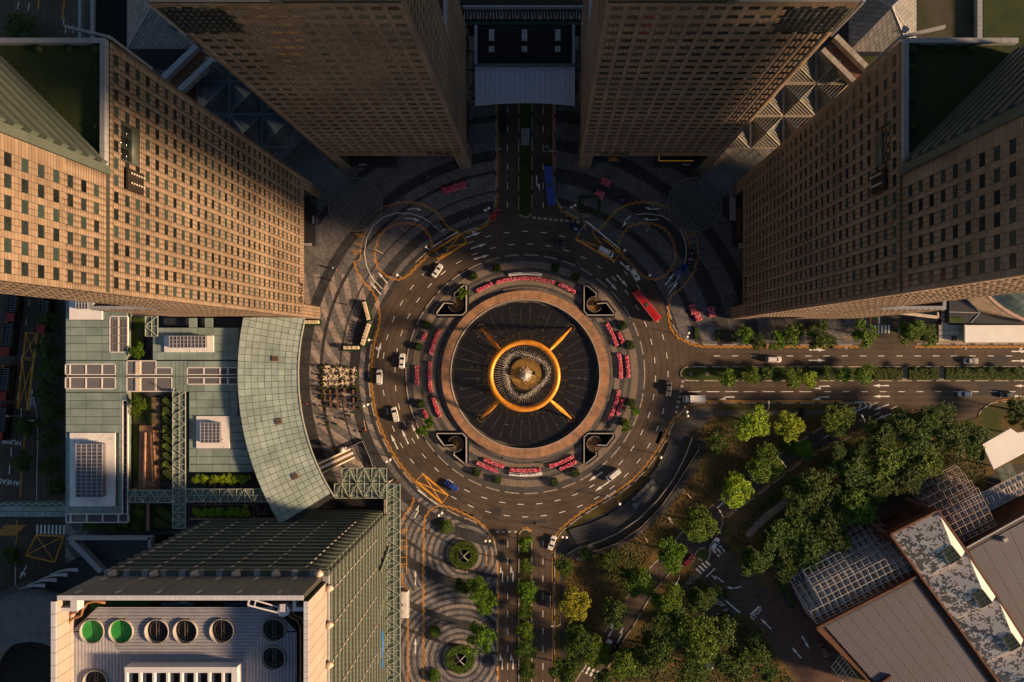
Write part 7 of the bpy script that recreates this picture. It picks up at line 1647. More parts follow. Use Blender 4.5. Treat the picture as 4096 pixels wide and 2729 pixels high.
def car_parts(kind):
    """returns list of (name, MB, material key, location)"""
    if kind in CARM: return CARM[kind]
    L, Wd, Ht, hood, roofx0, roofx1, ws, rs = {'sedan': (4.6,1.8,1.45,.92,-.75,.35,.72,.62), 'hatch': (4.3,1.8,1.55,.98,-1.55,.35,.7,.35), 'mpv': (4.7,1.85,1.75,1.05,-1.85,.65,.7,.28), 'van': (5.0,1.9,2.0,1.25,-2.3,1.3,.5,.12)}[kind]
    out = []; b = MB(); zf = lambda x: hood-.10*max(0, (x-L*.25)/(L*.25))-.04*max(0, (-x-L*.3)/(L*.2))
    loft(b, [(outline(L,Wd,inset=.06), .28), (outline(L,Wd), .5), (outline(L,Wd), .72), (outline(L,Wd,inset=.05), lambda x: zf(x)-.08), (outline(L,Wd,inset=.16), zf)]); out.append(('body', b, 'paint'))
    w0, w1 = Wd/2-.14, Wd/2-.30; x0, x1 = roofx0-rs, roofx1+ws
    b = MB(); lo = [(x0,-w0),(x1-.1,-w0),(x1,-w0*.5),(x1,w0*.5),(x1-.1,w0),(x0,w0)]; hi = [(roofx0,-w1),(roofx1-.08,-w1),(roofx1,-w1*.5),(roofx1,w1*.5),(roofx1-.08,w1),(roofx0,w1)]
    loft(b, [(lo, hood-.12), (lo, hood-.02), (hi, Ht-.05)], smooth=False); out.append(('windows', b, 'glass'))
    b = MB(); e = .07; hr = [(roofx0-.05,-w1-.02),(roofx1-.02,-w1-.02),(roofx1+.04,0),(roofx1-.02,w1+.02),(roofx0-.05,w1+.02)]; hr2 = [(x*.97, y*.9) for x, y in hr]
    loft(b, [(hr, Ht-.07), (hr, Ht-.02), (hr2, Ht)], smooth=False)
    for s in (-1, 1):
        b.bar((roofx1,s*w1,Ht-.05),(x1-.08,s*(w0-.02),hood-.03),.07); b.bar((roofx0,s*w1,Ht-.05),(x0+.05,s*(w0-.02),hood-.03),.09); b.bar(((roofx0+roofx1)/2,s*w1,Ht-.05),((x0+x1)/2,s*(w0),hood-.03),.06)
    out.append(('roof', b, 'paint'))
    for (wx, wy) in ((L*.31,1),(L*.31,-1),(-L*.29,1),(-L*.29,-1)):
        b = MB(); y = wy*(Wd/2-.1); b.tube([(wx,y-.1,.32),(wx,y+.1,.32)], .32, 16); out.append(('wheel', b, 'tyre'))
    for s in (-1, 1):
        b = MB(); b.obox((L/2-.22, s*Wd*.36, .62), .22, .34, .14, -s*.35); out.append(('headlight', b, 'hl'))
        b = MB(); b.obox((-L/2+.10, s*Wd*.37, .68), .14, .30, .14, s*.1); out.append(('tail_light', b, 'tl'))
        b = MB(); b.obox((x1-.25, s*(Wd/2+.06), hood-.05), .14, .2, .12); out.append(('wing_mirror', b, 'paint'))
    res = []
    for (nm, b, k) in out:
        me = bpy.data.meshes.new(nm); me.from_pydata([tuple(v) for v in b.v], [], b.f); me.polygons.foreach_set('use_smooth', b.sm); me.update(); res.append((nm, me, k))
    CARM[kind] = res; return res
PM = {}
def car(px, py, ang, kind, col, label, z=0.0, name='parked_car', cat='car', scale=1.0, grp=None):
    t = thing(name, label, cat, P(px, py, .7)*1, R(-ang)); t.location = (t.location.x, t.location.y, z); t.scale = (scale,)*3
    if grp: t['group'] = grp
    for (nm, me, k) in car_parts(kind):
        m = {'paint': paint(col, pc[col]), 'glass': glass_c, 'tyre': tyre, 'hl': hl_m, 'tl': tl_m}[k]; key = (kind, id(me), m.name)
        if key not in PM: PM[key] = me.copy(); PM[key].materials.append(m)
        link(PM[key], nm, t)
    return t
def bigv(px, py, ang, L, Wd, Ht, col, label, name, cat, z=0.0, kind='bus'):
    t = thing(name, label, cat, P(px, py, Ht*.8), R(-ang)); t.location = (t.location.x, t.location.y, z); pm = paint(col, pc[col])
    def part(nm, m, fn): b = MB(); fn(b); return b.build(nm, m, t, local=True)
    r = lambda x0, x1, y, c=.15: [(x0,-y+c),(x0+c,-y),(x1-c,-y),(x1,-y+c),(x1,y-c),(x1-c,y),(x0+c,y),(x0,y-c)]
    w_ = Wd/2
    if kind == 'bus':
        def body(b): loft(b, [(r(-L/2,L/2,w_),.35),(r(-L/2,L/2,w_),Ht-.25),(r(-L/2+.12,L/2-.12,w_-.12,.2),Ht-.05),(r(-L/2+.35,L/2-.35,w_-.4,.2),Ht)], smooth=False)
        part('body', pm, body)
        for s in (-1, 1): part('side_windows', glass_c, lambda b: b.box(-L/2+.5, L/2-.6, s*(w_+.005)-.01, s*(w_+.005)+.01, 1.3, 2.3))
        part('windscreen', glass_c, lambda b: b.box(L/2-.02, L/2+.02, -w_+.25, w_-.25, 1.0, Ht-.5)); part('rear_window', glass_c, lambda b: b.box(-L/2-.02, -L/2+.02, -w_+.3, w_-.3, 1.6, Ht-.6))
        part('roof_unit', mat('roof_unit_grey', (.06,.06,.07), .6) if col != 'white' else mat('roof_unit_white', (.6,.6,.6), .6), lambda b: [b.box(-L*.06,L*.04,-.5,.5,Ht,Ht+.14), b.box(-L*.05,-L*.01,-.75,-.55,Ht-.02,Ht+.05), b.box(-L*.05,-L*.01,.55,.75,Ht-.02,Ht+.05)])
        part('roof_hatch', pm, lambda b: [b.box(L*.3,L*.3+.8,-.35,.35,Ht,Ht+.07), b.box(-L*.33,-L*.33+.8,-.35,.35,Ht,Ht+.07)])
        part('roof_rail', mat('roof_rail', (.4,.38,.36), .4), lambda b: [b.box(-L/2+.4,L/2-.4,s*(w_-.13)-.03,s*(w_-.13)+.03,Ht-.12,Ht-.02) for s in (-1,1)])
        part('mirror', trim, lambda b: [b.bar((L/2,s*(w_-.1),Ht-.5),(L/2+.35,s*(w_+.2),Ht-.7),.08) for s in (-1,1)])
    else:
        part('cab', pm, lambda b: loft(b, [(r(L/2-1.75,L/2,w_-.05),.4),(r(L/2-1.75,L/2,w_-.05),1.3),(r(L/2-1.6,L/2-.55,w_-.2),2.1),(r(L/2-1.55,L/2-.6,w_-.3),2.15)], smooth=False))
        part('windscreen', glass_c, lambda b: b.add([(L/2-.03,-w_+.25,1.32),(L/2-.03,w_-.25,1.32),(L/2-.5,w_-.35,2.08),(L/2-.5,-w_+.35,2.08)], [[0,1,2,3]]))
        part('cargo_box', pm, lambda b: b.box(-L/2, L/2-1.9, -w_, w_, .75, Ht)); part('box_trim', mat('box_trim', (.5,.48,.45), .5), lambda b: [b.box(-L/2-.02, L/2-1.88, s*w_-.03, s*w_+.03, Ht-.06, Ht+.02) for s in (-1,1)])
        part('chassis', trim, lambda b: b.box(-L/2+.1, L/2-.2, -.5, .5, .4, .74))
    for sx in ((L*.32, -L*.30)):
        for s in (-1, 1): part('wheel', tyre, lambda b: b.tube([(sx,s*(w_-.28),.45),(sx,s*(w_-.02),.45)], .45, 16))
    for s in (-1, 1): part('headlight', hl_m, lambda b: b.box(L/2-.03, L/2+.03, s*w_*.7-.18, s*w_*.7+.18, .6, .8)); part('tail_light', tl_m, lambda b: b.box(-L/2-.03, -L/2+.03, s*w_*.75-.12, s*w_*.75+.12, .7, 1.0))
    return t
car(1981,857,-62,'hatch','red','bright red hatchback leaving the ring road into the north road')
car(1765,915,52,'mpv','grey','dark grey people carrier in the left looped drive',z=.12); car(1761,1009,-28,'sedan','black','black sedan inside the left yellow box')
car(1749,1083,-55,'sedan','white','white sedan on the upper left of the ring road'); car(1608,1444,-86,'sedan','white','white sedan in the inner lane at the left of the ring road',scale=1.03)
car(1517,1508,-90,'mpv','white','boxy white van-like car in the outer lane at the left of the ring road'); car(1580,1658,-103,'mpv','white','white people carrier heading up on the lower left of the ring road')
car(1805,1943,215,'sedan','blue','bright blue taxi near the lower left yellow box'); car(2454,1900,140,'van','white','white van on the lower right of the ring road')
car(2675,1555,93,'sedan','grey','dark grey sedan at the right of the ring road'); car(3095,1438,0,'mpv','white','white people carrier on the upper lanes of the east road'); car(2540,1097,58,'hatch','white','white hatchback above the red bus')
car(2425,1007,30,'van','white','white minibus crossing the right yellow box'); car(2231,975,10,'sedan','black','black sedan at the top of the ring road'); car(2297,910,40,'sedan','dark_blue','dark sedan waiting left of the right yellow box')
car(2724,1081,-40,'sedan','blue','blue sedan entering the right looped drive',z=.12); car(2765,1025,-80,'sedan','black','black and blue taxi standing in the right taxi bay',z=.12); car(2708,894,50,'hatch','dark_red','dark red car half under the right round glass canopy',z=.12)
car(3883,1444,0,'sedan','silver','silver sedan on the sunlit upper lanes of the east road'); car(3859,1576,180,'hatch','white','white hatchback with dark windscreen on the lower lanes of the east road'); car(4029,1580,180,'sedan','grey','dark car behind the white hatchback at the right edge')
car(2188,580,90,'sedan','black','black car coming down the shaded north road'); car(2013,500,-90,'van','black','black van going up the shaded north road'); car(2208,2172,-72+180,'sedan','white','white car turning into the south road from the ring')
car(2191,2400,90,'mpv','black','dark people carrier on the right lane of the south road'); car(2915,2466,-52,'mpv','black','black people carrier waiting by the STOP marking',z=.12); car(2460,2600,-60,'mpv','black','black people carrier in the slip road near the lower crossing')
car(2428,2585,-62,'hatch','white','white car half hidden by a tree beside the lower crossing'); car(2828,2657,55,'sedan','dark_blue','dark car parked on the brick forecourt below the dark trees',z=.13); car(3295,2598,60,'sedan','dark_red','dark red car parked in the red bay beside the perforated roof',z=.13)
car(2858,2176,-60,'hatch','white','white car under the tree by the upper zebra crossing',z=.13); car(2754,2241,-40,'hatch','dark_red','dark red car peeping out beside the lower zebra crossing')
bigv(2587,1222,52,11.4,2.5,3.1,'red','long red single-deck bus on the upper right of the ring road','red_bus','bus'); bigv(2199,742,84,12.0,2.5,3.1,'blue','long blue bus coming down the north road','blue_bus','bus')
bigv(1619,2418,-90,8.2,2.3,2.8,'white','white coach standing in the lane beside the long glass canopy','white_coach','bus',z=.12); bigv(2778,1596,180,6.6,2.2,2.7,'white','white box lorry waiting at the give-way line of the east road','white_lorry','lorry',kind='truck')
# open-top tour buses
tourred = mat('tour_bus_red', (.30,.02,.015), .5); seatg = mat('seat_grey', (.16,.17,.20), .7)
for i, (x, y, lb) in enumerate(((55,1217,'black and yellow open-top tour bus at the left edge, uppermost of the queue'),(35,1352,'black and yellow open-top tour bus at the left edge, second of the queue'),(22,1530,'black and yellow open-top tour bus at the left edge, third of the queue'),(8,1690,'black and yellow open-top tour bus at the left edge, lowest of the queue'),(178,1262,'open-top tour bus half under the dark trees of the left road'))):
    L, w_ = 10.8, 1.25; t = thing('tour_bus', lb, 'bus', P(x, y, 3.2), R(-97+180)); t.location = (t.location.x, t.location.y, 0); t['group'] = 'open-top tour buses on the left road'
    def part(nm, m, fn): b = MB(); fn(b); return b.build(nm, m, t, local=True)
    part('body', trim, lambda b: b.box(-L/2, L/2, -w_, w_, .4, 3.0)); part('side_rail', trim, lambda b: [b.box(-L/2, L/2, s*w_-.06, s*w_+.06, 3.0, 3.9) for s in (-1,1)]); part('front_rail', tourred, lambda b: b.box(L/2-.2, L/2, -w_+.07, w_-.07, 3.0, 3.9)); part('front_canopy', tourred, lambda b: b.box(-L/2, -L/2+2.6, -w_, w_, 4.1, 4.25)); part('upper_deck', mat('deck_dark', (.03,.025,.03), .7), lambda b: b.box(-L/2+.1, L/2-.21, -w_+.07, w_-.07, 3.01, 3.06))
    for k in range(10): part('seat_row', seatg, lambda b: [b.box(-L/2+3+k*.72, -L/2+3.3+k*.72, s*.6-.45, s*.6+.45, 3.07, 3.75) for s in (-1,1)])
    part('window_band', glass_c, lambda b: [b.box(-L/2+.4, L/2-.4, s*(w_+.01)-.01, s*(w_+.01)+.01, 1.4, 2.4) for s in (-1,1)])
    for (wx, s) in ((3.4,1),(3.4,-1),(-3.2,1),(-3.2,-1)): part('wheel', tyre, lambda b: b.tube([(wx,s*(w_-.3),.48),(wx,s*(w_-.02),.48)], .48, 14))
    o = link(text_mesh('BIG BUS SINGAPORE', .62, .01), 'lettering', t, mat('sign_yellow', (.7,.32,.03), .5)); o.location = (0, -w_-.09 if True else 0, 3.45); o.rotation_euler = (R(90), 0, 0)
    part('yellow_fleck', MATS['sign_yellow'], lambda b: [b.add([(L/2-.9,s*(w_-.1),4.0),(L/2-.1,s*(w_-.3),4.0),(L/2-.5,s*(w_-.8),4.0)], [[0,1,2]]) for s in (1,)])
# ================================================================ LAMPS, PEOPLE, FURNITURE
globe = mat('lamp_globe', (.85,.80,.74), .35, var=.03); postm = mat('lamp_post', (.30,.28,.26), .5)
def globelamp(px, py, n, label, h=8.0, r=.42, ang=30):
    c = P(px, py, h); t = thing('street_lamp', label, 'street lamp', (c.x, c.y, .12)); b = MB(); b.tube([(c.x,c.y,.12),(c.x,c.y,h)], [.12,.07], 8); b.build('post', postm, t)
    if n == 2:
        d = Vector((math.cos(R(ang)), math.sin(R(ang)), 0))*.62
        for s in (-1, 1): b = MB(); b.ball((c.x+d.x*s, c.y+d.y*s, h), r, 14, 9); b.build('globe', globe, t)
        b = MB(); b.bar((c.x-d.x,c.y-d.y,h-.45),(c.x+d.x,c.y+d.y,h-.45),.09); b.build('arm', postm, t)
    else: b = MB(); b.ball((c.x, c.y, h), r*1.08, 14, 9); b.build('globe', globe, t)
gl_ = [(1948,837,2,30,'at the north road corner left of the blue bus'),(1703,988,1,0,'at the tip of the left drive island'),(1587,1100,1,0,'at the bottom of the left drive island'),(2293,825,2,30,'at the north road corner right of the blue bus'),(2499,1001,1,0,'at the tip of the right drive island'),(2600,1101,1,0,'at the bottom of the right drive island'),(2751,1340,2,70,'on the pavement corner above the east road'),
       (1474,1360,1,0,'beside the lower white model plinth on the left plaza'),(1462,1621,2,20,'on the left plaza beside the brown tables'),(1552,1843,2,25,'on the left plaza above the square glass canopy'),(1760,2057,2,40,'on the pavement below the lower left yellow box'),(1949,2164,2,0,'at the south road corner beside the marked bay'),(2257,2149,2,-5,'at the south road corner beside the park'),(2749,1656,2,-80,'at the park corner below the white lorry'),(2643,1830,1,0,'on the verge above the sunken terrace'),(2478,2016,1,0,'on the verge below the sunken terrace')]
for (x, y, n, a, w_) in gl_: globelamp(x, y, n, ('twin' if n == 2 else 'single')+' white globe street lamp '+w_, ang=a)
c = P(1370,1800,3); t = thing('globe_sculpture', 'big white globe with a smaller one beside the escalator top', 'globe lamp', (c.x, c.y, .12)); b = MB(); b.ball((c.x,c.y,3), .95, 20, 12); b.build('big_globe', globe, t); b = MB(); b.ball((c.x+.9,c.y+.6,3), .42, 14, 9); b.build('small_globe', globe, t); b = MB(); b.tube([(c.x,c.y,.12),(c.x,c.y,2.1)], .12, 8); b.build('post', postm, t)
roadl = [(1998,595,180,'at the left kerb of the north road'),(2203,603,0,'at the right kerb of the north road'),(3386,1391,95,'on the kerb of the east road near the tree row'),(3863,1395,95,'on the kerb beside the long white roof'),(3076,1610,-90,'on the lower kerb of the east road'),(3450,1665,-60,'at the chevron tip of the slip road'),(3130,1850,-50,'on the slip road beside the double yellow line'),(2880,2045,-60,'on the slip road under the bright tree'),(2210,2505,0,'at the right kerb of the south road'),(2705,2335,60,'beside the green island by the crossing'),(30,1665,0,'spanning the left road beside the yellow box'),(130,1683,180,'gantry arm over the left road'),(2680,2075,-60,'on the park edge above the slip road')]
for (x, y, a, w_) in roadl:
    c = P(x, y, 9); d = Vector((math.cos(R(a)), math.sin(R(a)), 0)); t = thing('road_lamp', 'slender flat-headed road lamp '+w_, 'street lamp', (c.x, c.y, .12)); b = MB(); b.tube([(c.x+d.x*2.4,c.y+d.y*2.4,.12),(c.x+d.x*2.4,c.y+d.y*2.4,7.5),(c.x+d.x*1.4,c.y+d.y*1.4,8.9),(c.x,c.y,9)], [.1,.07,.06,.05], 7); b.build('post', postm, t)
    b = MB(); b.obox((c.x,c.y,8.95), .95, .36, .12, R(a)); b.build('lamp_head', pale_metal, t)
for (x, y, x2, y2, w_) in ((1602,911,1622,926,'leaning pale flag mast on the left drive island, upper'),(1500,998,1530,1014,'leaning pale flag mast on the left drive island, lower'),(1455,1678,1463,1720,'leaning cream mast with an orange foot on the left plaza'),(2602,905,2585,925,'grey flag mast on the right drive island'),(2738,1625,2745,1640,'short signpost near the park corner'),(2652,2043,2683,2088,'pale leaning mast in the park, upper of two'),(2565,2125,2589,2166,'pale leaning mast in the park, lower of two'),(2731,1957,2763,1992,'pale mast at the park path crossing')):
    a_, c_ = G(x2, y2, .12), P(x, y, 5); t = thing('mast', w_, 'mast', a_); b = MB(); b.tube([a_, (a_.x, a_.y, 5.5)] if False else [a_, c_], [.11,.05], 7); b.build('pole', mat('cream_pole', (.55,.42,.32), .5), t); b = MB(); b.cyl(a_, .28, .12, .4, 10); b.build('foot', mat('orange_foot', (.55,.15,.03), .6) if 'orange' in w_ else postm, t)
# dark info totem in the park and small markers
t = thing('info_totem', 'black upright totem on the grass verge of the east road', 'totem', G(3218, 1652)); pbox('panel', black_gran, t, 3212, 1637, 3225, 1671, .12, 3.2)
# people
def person_mesh(pose, cols):
    key = ('person', pose)
    if key not in CM:
        s = 1 if pose % 2 else -1; st = .22 if pose < 4 else .05
        v = [(0,0,.95),(0,0,1.2),(0,0,1.42),(0,0,1.52),(0,.02,1.66),  (.17,0,1.38),(.24,.10*s,1.12),(.25,.22*s,.92),(-.17,0,1.38),(-.24,-.10*s,1.12),(-.25,-.18*s,.92), (.09,0,.88),(.11,st*s,.48),(.11,st*1.1*s-.05,.06),(.11,st*1.1*s+.12,.03),(-.09,0,.88),(-.11,-st*s,.48),(-.11,-st*1.3*s-.05,.06),(-.11,-st*1.3*s+.12,.03)]
        e = [(0,1),(1,2),(2,3),(3,4),(2,5),(5,6),(6,7),(2,8),(8,9),(9,10),(0,11),(11,12),(12,13),(13,14),(0,15),(15,16),(16,17),(17,18)]
        rr_ = [(.15,.11),(.14,.10),(.15,.10),(.05,.05),(.10,.115),(.06,.06),(.045,.045),(.035,.03),(.06,.06),(.045,.045),(.035,.03),(.085,.085),(.06,.06),(.045,.045),(.04,.03),(.085,.085),(.06,.06),(.045,.045),(.04,.03)]
        me = bpy.data.meshes.new('person_skeleton'); me.from_pydata(v, e, []); o = bpy.data.objects.new('tmp', me); COL.objects.link(o)
        o.modifiers.new('s', 'SKIN'); o.modifiers.new('d', 'SUBSURF').levels = 1
        for i, r in enumerate(rr_): me.skin_vertices[0].data[i].radius = r
        me.skin_vertices[0].data[0].use_root = True
        dg = bpy.context.evaluated_depsgraph_get(); dg.update(); m2 = bpy.data.meshes.new_from_object(o.evaluated_get(dg)); bpy.data.objects.remove(o); CM[key] = m2
    me = CM[key].copy(); me.name = 'person'
    for c in cols: me.materials.append(c)
    idx = []
    for p in me.polygons:
        z = p.center.z; x = abs(p.center.x)
        idx.append(2 if z > 1.50 or (x > .2 and z < 1.05) else (1 if z < .95 else 0))
    me.polygons.foreach_set('material_index', idx); me.polygons.foreach_set('use_smooth', [True]*len(idx)); return me
skin = mat('skin', (.42,.26,.17), .6, var=.03); hairm = mat('dark_hair', (.015,.012,.01), .6)
CL = {'white': mat('white_cloth', (.7,.7,.7), .8, var=.03), 'dark': mat('dark_cloth', (.02,.02,.025), .8, var=.05), 'orange': mat('orange_cloth', (.75,.18,.03), .8, var=.05), 'red': mat('red_cloth', (.5,.03,.03), .8, var=.05), 'blue': mat('blue_cloth', (.08,.15,.38), .8, var=.05), 'green': mat('lime_cloth', (.35,.5,.05), .8, var=.05)}
ppl = [(1331,1073,'white','with a long shadow on the left plaza'),(1346,1079,'orange','with a bag on the left plaza'),(1327,1121,'dark','alone on the left plaza below the walking pair'),(1406,1223,'dark','crossing the dark band of the left plaza'),(1288,1370,'dark','at the left plaza near the curved roof'),(1331,1670,'white','below the brown tables'),(1228,1616,'red','in the shade beside the curved roof'),(1340,1794,'orange','left of the big white globe'),(1342,1806,'dark','beside the orange one near the globe'),
       (1710,710,'white','walking on the dark north-west pavement'),(1573,743,'white','on the north-west pavement above the left drive'),(1873,872,'white','in the group near the north road corner, left'),(1870,889,'dark','in the group near the north road corner, middle'),(1878,894,'white','in the group near the north road corner, right'),(1900,872,'dark','apart from the group near the north road corner'),(2243,643,'blue','at the right kerb of the north road, upper'),(2250,637,'blue','at the right kerb of the north road, right'),(2238,660,'dark','at the right kerb of the north road, lower'),(2224,622,'white','at the kerb beside the black car'),(2281,481,'dark','far up beside the north road'),
       (2304,700,'dark','on the dark north-east pavement near the tower'),(2355,787,'blue','left of the square flower beds'),(2342,820,'white','inside the hedged corner of the north-east pavement'),(2325,818,'dark','at the hedge of the north-east pavement'),(2488,800,'white','above the right looped drive'),(2865,981,'dark','right of the right taxi bay, upper'),(2831,1000,'dark','right of the right taxi bay, lower'),(2838,1083,'dark','below the right taxi bay'),(2835,1366,'white','by the kerb of the east road'),(2918,1265,'dark','at the pillar of the right tower'),(3275,1325,'dark','on the pavement under the right tower, first'),(3252,1315,'dark','on the pavement under the right tower, second'),(3350,1320,'dark','on the pavement under the right tower, third'),(3418,1312,'white','near the marked smoking corner'),
       (1480,1975,'orange','under the square glass canopy, left'),(1555,1978,'red','under the square glass canopy, right'),(1588,1925,'red','on the pavement right of the square canopy'),(1571,2090,'orange','under the long glass canopy'),(2660,1896,'green','on the steps of the sunken terrace'),(633,2165-190,'orange','under the garden glass canopy, left'),(732,1968,'orange','under the garden glass canopy, right'),(770,2012,'red','on the dark deck below the garden canopy'),(624,1758,'white','on the brown garden path'),(2196,1860,'orange','at the lower right flower bed'),(2392,1790,'orange','beside the south-east stairwell'),(2920,1268,'white','beside the right tower pillar'),(2423,2312,'dark','sitting on the dry park lawn'),(3844,2000,'white','on the terracotta forecourt beside the oval planter'),(1867,2288,'white','below the upper hedge ring')]
usedp = set()
for i, (x, y, c_, w_) in enumerate(ppl):
    gz = ZG+.02 if (x < 1000 and y > 1500) else .14; pose = i % 4; key = (pose, c_)
    if ('pm', key) not in CM: CM[('pm', key)] = person_mesh(pose, [CL[c_], CL['dark'] if c_ != 'dark' else CL['dark'], skin])
    t = thing('person', 'person in %s clothes %s' % ({'white':'white','dark':'dark','orange':'orange','red':'red','blue':'blue','green':'lime green'}[c_], w_), 'person', P(x, y, gz+1.0)); t.location.z = gz; t.rotation_euler = (0, 0, random.random()*6.28)
    link(CM[('pm', key)], 'body', t)
    if ('hair',) not in CM: b = MB(); b.ball((0,-.01,1.73), .115, 10, 6, sz=.9); me = bpy.data.meshes.new('hair'); me.from_pydata([tuple(v) for v in b.v], [], b.f); me.materials.append(hairm); CM[('hair',)] = me
    link(CM[('hair',)], 'hair', t)
# white round tables with four chairs each, and brown tables
creamf = mat('cream_furniture', (.78,.66,.48), .6, var=.04); woodf = mat('brown_table_top', (.17,.10,.07), .6, var=.2, sc=2); rattan = mat('dark_rattan', (.02,.018,.02), .8)
def mesh_of(b, nm, m): me = bpy.data.meshes.new(nm); me.from_pydata([tuple(v) for v in b.v], [], b.f); me.materials.append(m); return me
b = MB(); b.cyl((0,0), .52, .72, .76, 20); TT = mesh_of(b, 'table_top', creamf); b = MB(); b.cyl((0,0), .05, 0, .72, 8); b.cyl((0,0), .28, 0, .04, 12); TP = mesh_of(b, 'pedestal', creamf); b = MB(); b.cyl((0,0), .05, .76, .8, 8); TC = mesh_of(b, 'umbrella_hole', mat('hole_red', (.4,.1,.06), .6))
b = MB(); b.box(-.24,.24,-.24,.24,.40,.45); CS = mesh_of(b, 'seat', creamf); b = MB(); b.box(-.24,.24,.20,.26,.45,.86); CB = mesh_of(b, 'backrest', creamf); b = MB(); b.box(-.02,.02,-.02,.02,0,.40); CLg = mesh_of(b, 'leg', creamf)
wt = [(1309,1483),(1337,1480),(1365,1477),(1391,1481),(1418,1480),(1305,1513),(1326,1504),(1346,1508),(1370,1501),(1390,1508),(1417,1504),(1305,1538),(1326,1536),(1350,1537),(1373,1532),(1393,1533),(1417,1529)]
for i, (x, y) in enumerate(wt):
    rw = 0 if i < 5 else (1 if i < 11 else 2); cn = ORD[i-(0,5,11)[rw]]; rn = ('top','middle','bottom')[rw]; c = G(x, y, .13)
    t = thing('white_table', 'round white table in the %s row, %s from the left' % (rn, cn), 'table', c, group='round white tables on the left plaza'); t.scale = (.88,.88,1); link(TT, 'table_top', t); link(TP, 'pedestal', t); link(TC, 'umbrella_hole', t)
    a0 = random.random()*1.5; nch = 4 if i % 5 else 5
    for k in range(nch):
        a = a0+2*PI*k/nch; dirn = ('right','upper right','upper','upper left','left','lower left','lower','lower right')[int(((a % (2*PI))+PI/8)//(PI/4)) % 8]
        ch = thing('white_chair', 'white chair on the %s side of the %s table in the %s row' % (dirn, cn, rn), 'chair', (c.x+.66*math.cos(a), c.y+.66*math.sin(a), .13), a-PI/2, group='white chairs round the white tables'); ch.scale = (.82,.82,1); link(CS, 'seat', ch); link(CB, 'backrest', ch)
        for (lx, ly) in ((.2,.2),(-.2,.2),(.2,-.2),(-.2,-.2)): lg_ = link(CLg, 'leg', ch); lg_.location = (lx, ly, 0)
b = MB(); b.box(-.35,.35,-.75,.75,.70,.76); BT = mesh_of(b, 'table_top', woodf); b = MB(); b.box(-.04,.04,-.04,.04,0,.70); BL = mesh_of(b, 'leg', rattan); b = MB(); b.box(-.25,.25,-.25,.25,.0,.45); RS = mesh_of(b, 'seat', rattan); b = MB(); b.box(-.25,.25,.19,.27,.45,.85); RB = mesh_of(b, 'backrest', rattan)
bt = [(1323,1569,4),(1350,1565,4),(1381,1562,2),(1416,1566,6),(1324,1594,4),(1352,1587,2),(1383,1595,0),(1417,1600,6),(1326,1617,2),(1353,1608,0),(1384,1621,0),(1418,1630,0),(1328,1638,0),(1355,1628,2),(1298,1562,2),(1303,1594,2)]
for i, (x, y, nc) in enumerate(bt):
    c = G(x, y, .13); rn = 'column %s' % ('nearest the wall' if x < 1310 else ('one' if x < 1335 else ('two' if x < 1365 else ('three' if x < 1400 else 'nearest the road')))); lb = 'brown wooden table, %s, %s' % (rn, 'y%d' % y)
    pos = sorted([q for q in bt if abs(q[0]-x) < 14], key=lambda q: q[1]).index((x, y, nc))
    cname = 'leftmost column' if x < 1310 else ('second column' if x < 1335 else ('third column' if x < 1365 else ('fourth column' if x < 1400 else 'rightmost column')))
    t = thing('brown_table', 'brown wooden table in the %s below the white tables, %s down' % (cname, ORD[pos]), 'table', c, group='brown wooden tables on the left plaza'); link(BT, 'table_top', t)
    for (lx, ly) in ((.28,.65),(-.28,.65),(.28,-.65),(-.28,-.65)): l_ = link(BL, 'leg', t); l_.location = (lx, ly, 0)
    for k in range(nc):
        s = 1 if k % 2 else -1; oy = (k//2-(nc/2-1)/2)*.62
        ch = thing('dark_chair', 'dark rattan chair on the %s of the %s table in the %s, %s down' % ('right' if s > 0 else 'left', ORD[pos], cname, ORD[k//2]), 'chair', (c.x+s*.72, c.y-oy, .13), -s*PI/2, group='dark chairs at the brown tables'); link(RS, 'seat', ch); link(RB, 'backrest', ch)
t = thing('serving_counter', 'small white counter above the first white table', 'counter', G(1311, 1467)); pbox('counter_top', creamf, t, 1300, 1463, 1320, 1471, 1.0, 1.1); pbox('body', woodf, t, 1301, 1464, 1321, 1470, .12, .99)
# potted plants round the tables
pots = [(1288,1469),(1343,1466),(1387,1467),(1289,1502),(1290,1529),(1289,1552),(1310,1552),(1339,1548),(1365,1548),(1392,1548),(1419,1544),(1432,1503),(1430,1531),(1433,1559),(1436,1595),(1290,1582),(1295,1626),(1442,1632),(1307,1677),(1314,1704),(1347,1696),(1376,1677),(1402,1663),(1422,1653),(1455,1730)]
Vp, Fp = crown_mesh(3, 60, leaf=.2, lobes=4); pm_ = bpy.data.meshes.new('foliage'); pm_.from_pydata((Vp*.55+np.array([0,0,.85])).tolist(), [], Fp.tolist()); pm_.materials.append(hl); b = MB(); b.cyl((0,0), .22, 0, .5, 10, r1=.3); pot_ = mesh_of(b, 'pot', mat('clay_pot', (.18,.08,.04), .8))
for i, (x, y) in enumerate(sorted(pots, key=lambda q: (q[1], q[0]))):
    t = thing('potted_plant', 'small potted plant around the outdoor tables, %s from the top' % ORD[i], 'potted plant', G(x, y, .13), random.random()*6, group='potted plants round the outdoor tables'); link(pm_, 'foliage', t); link(pot_, 'pot', t)
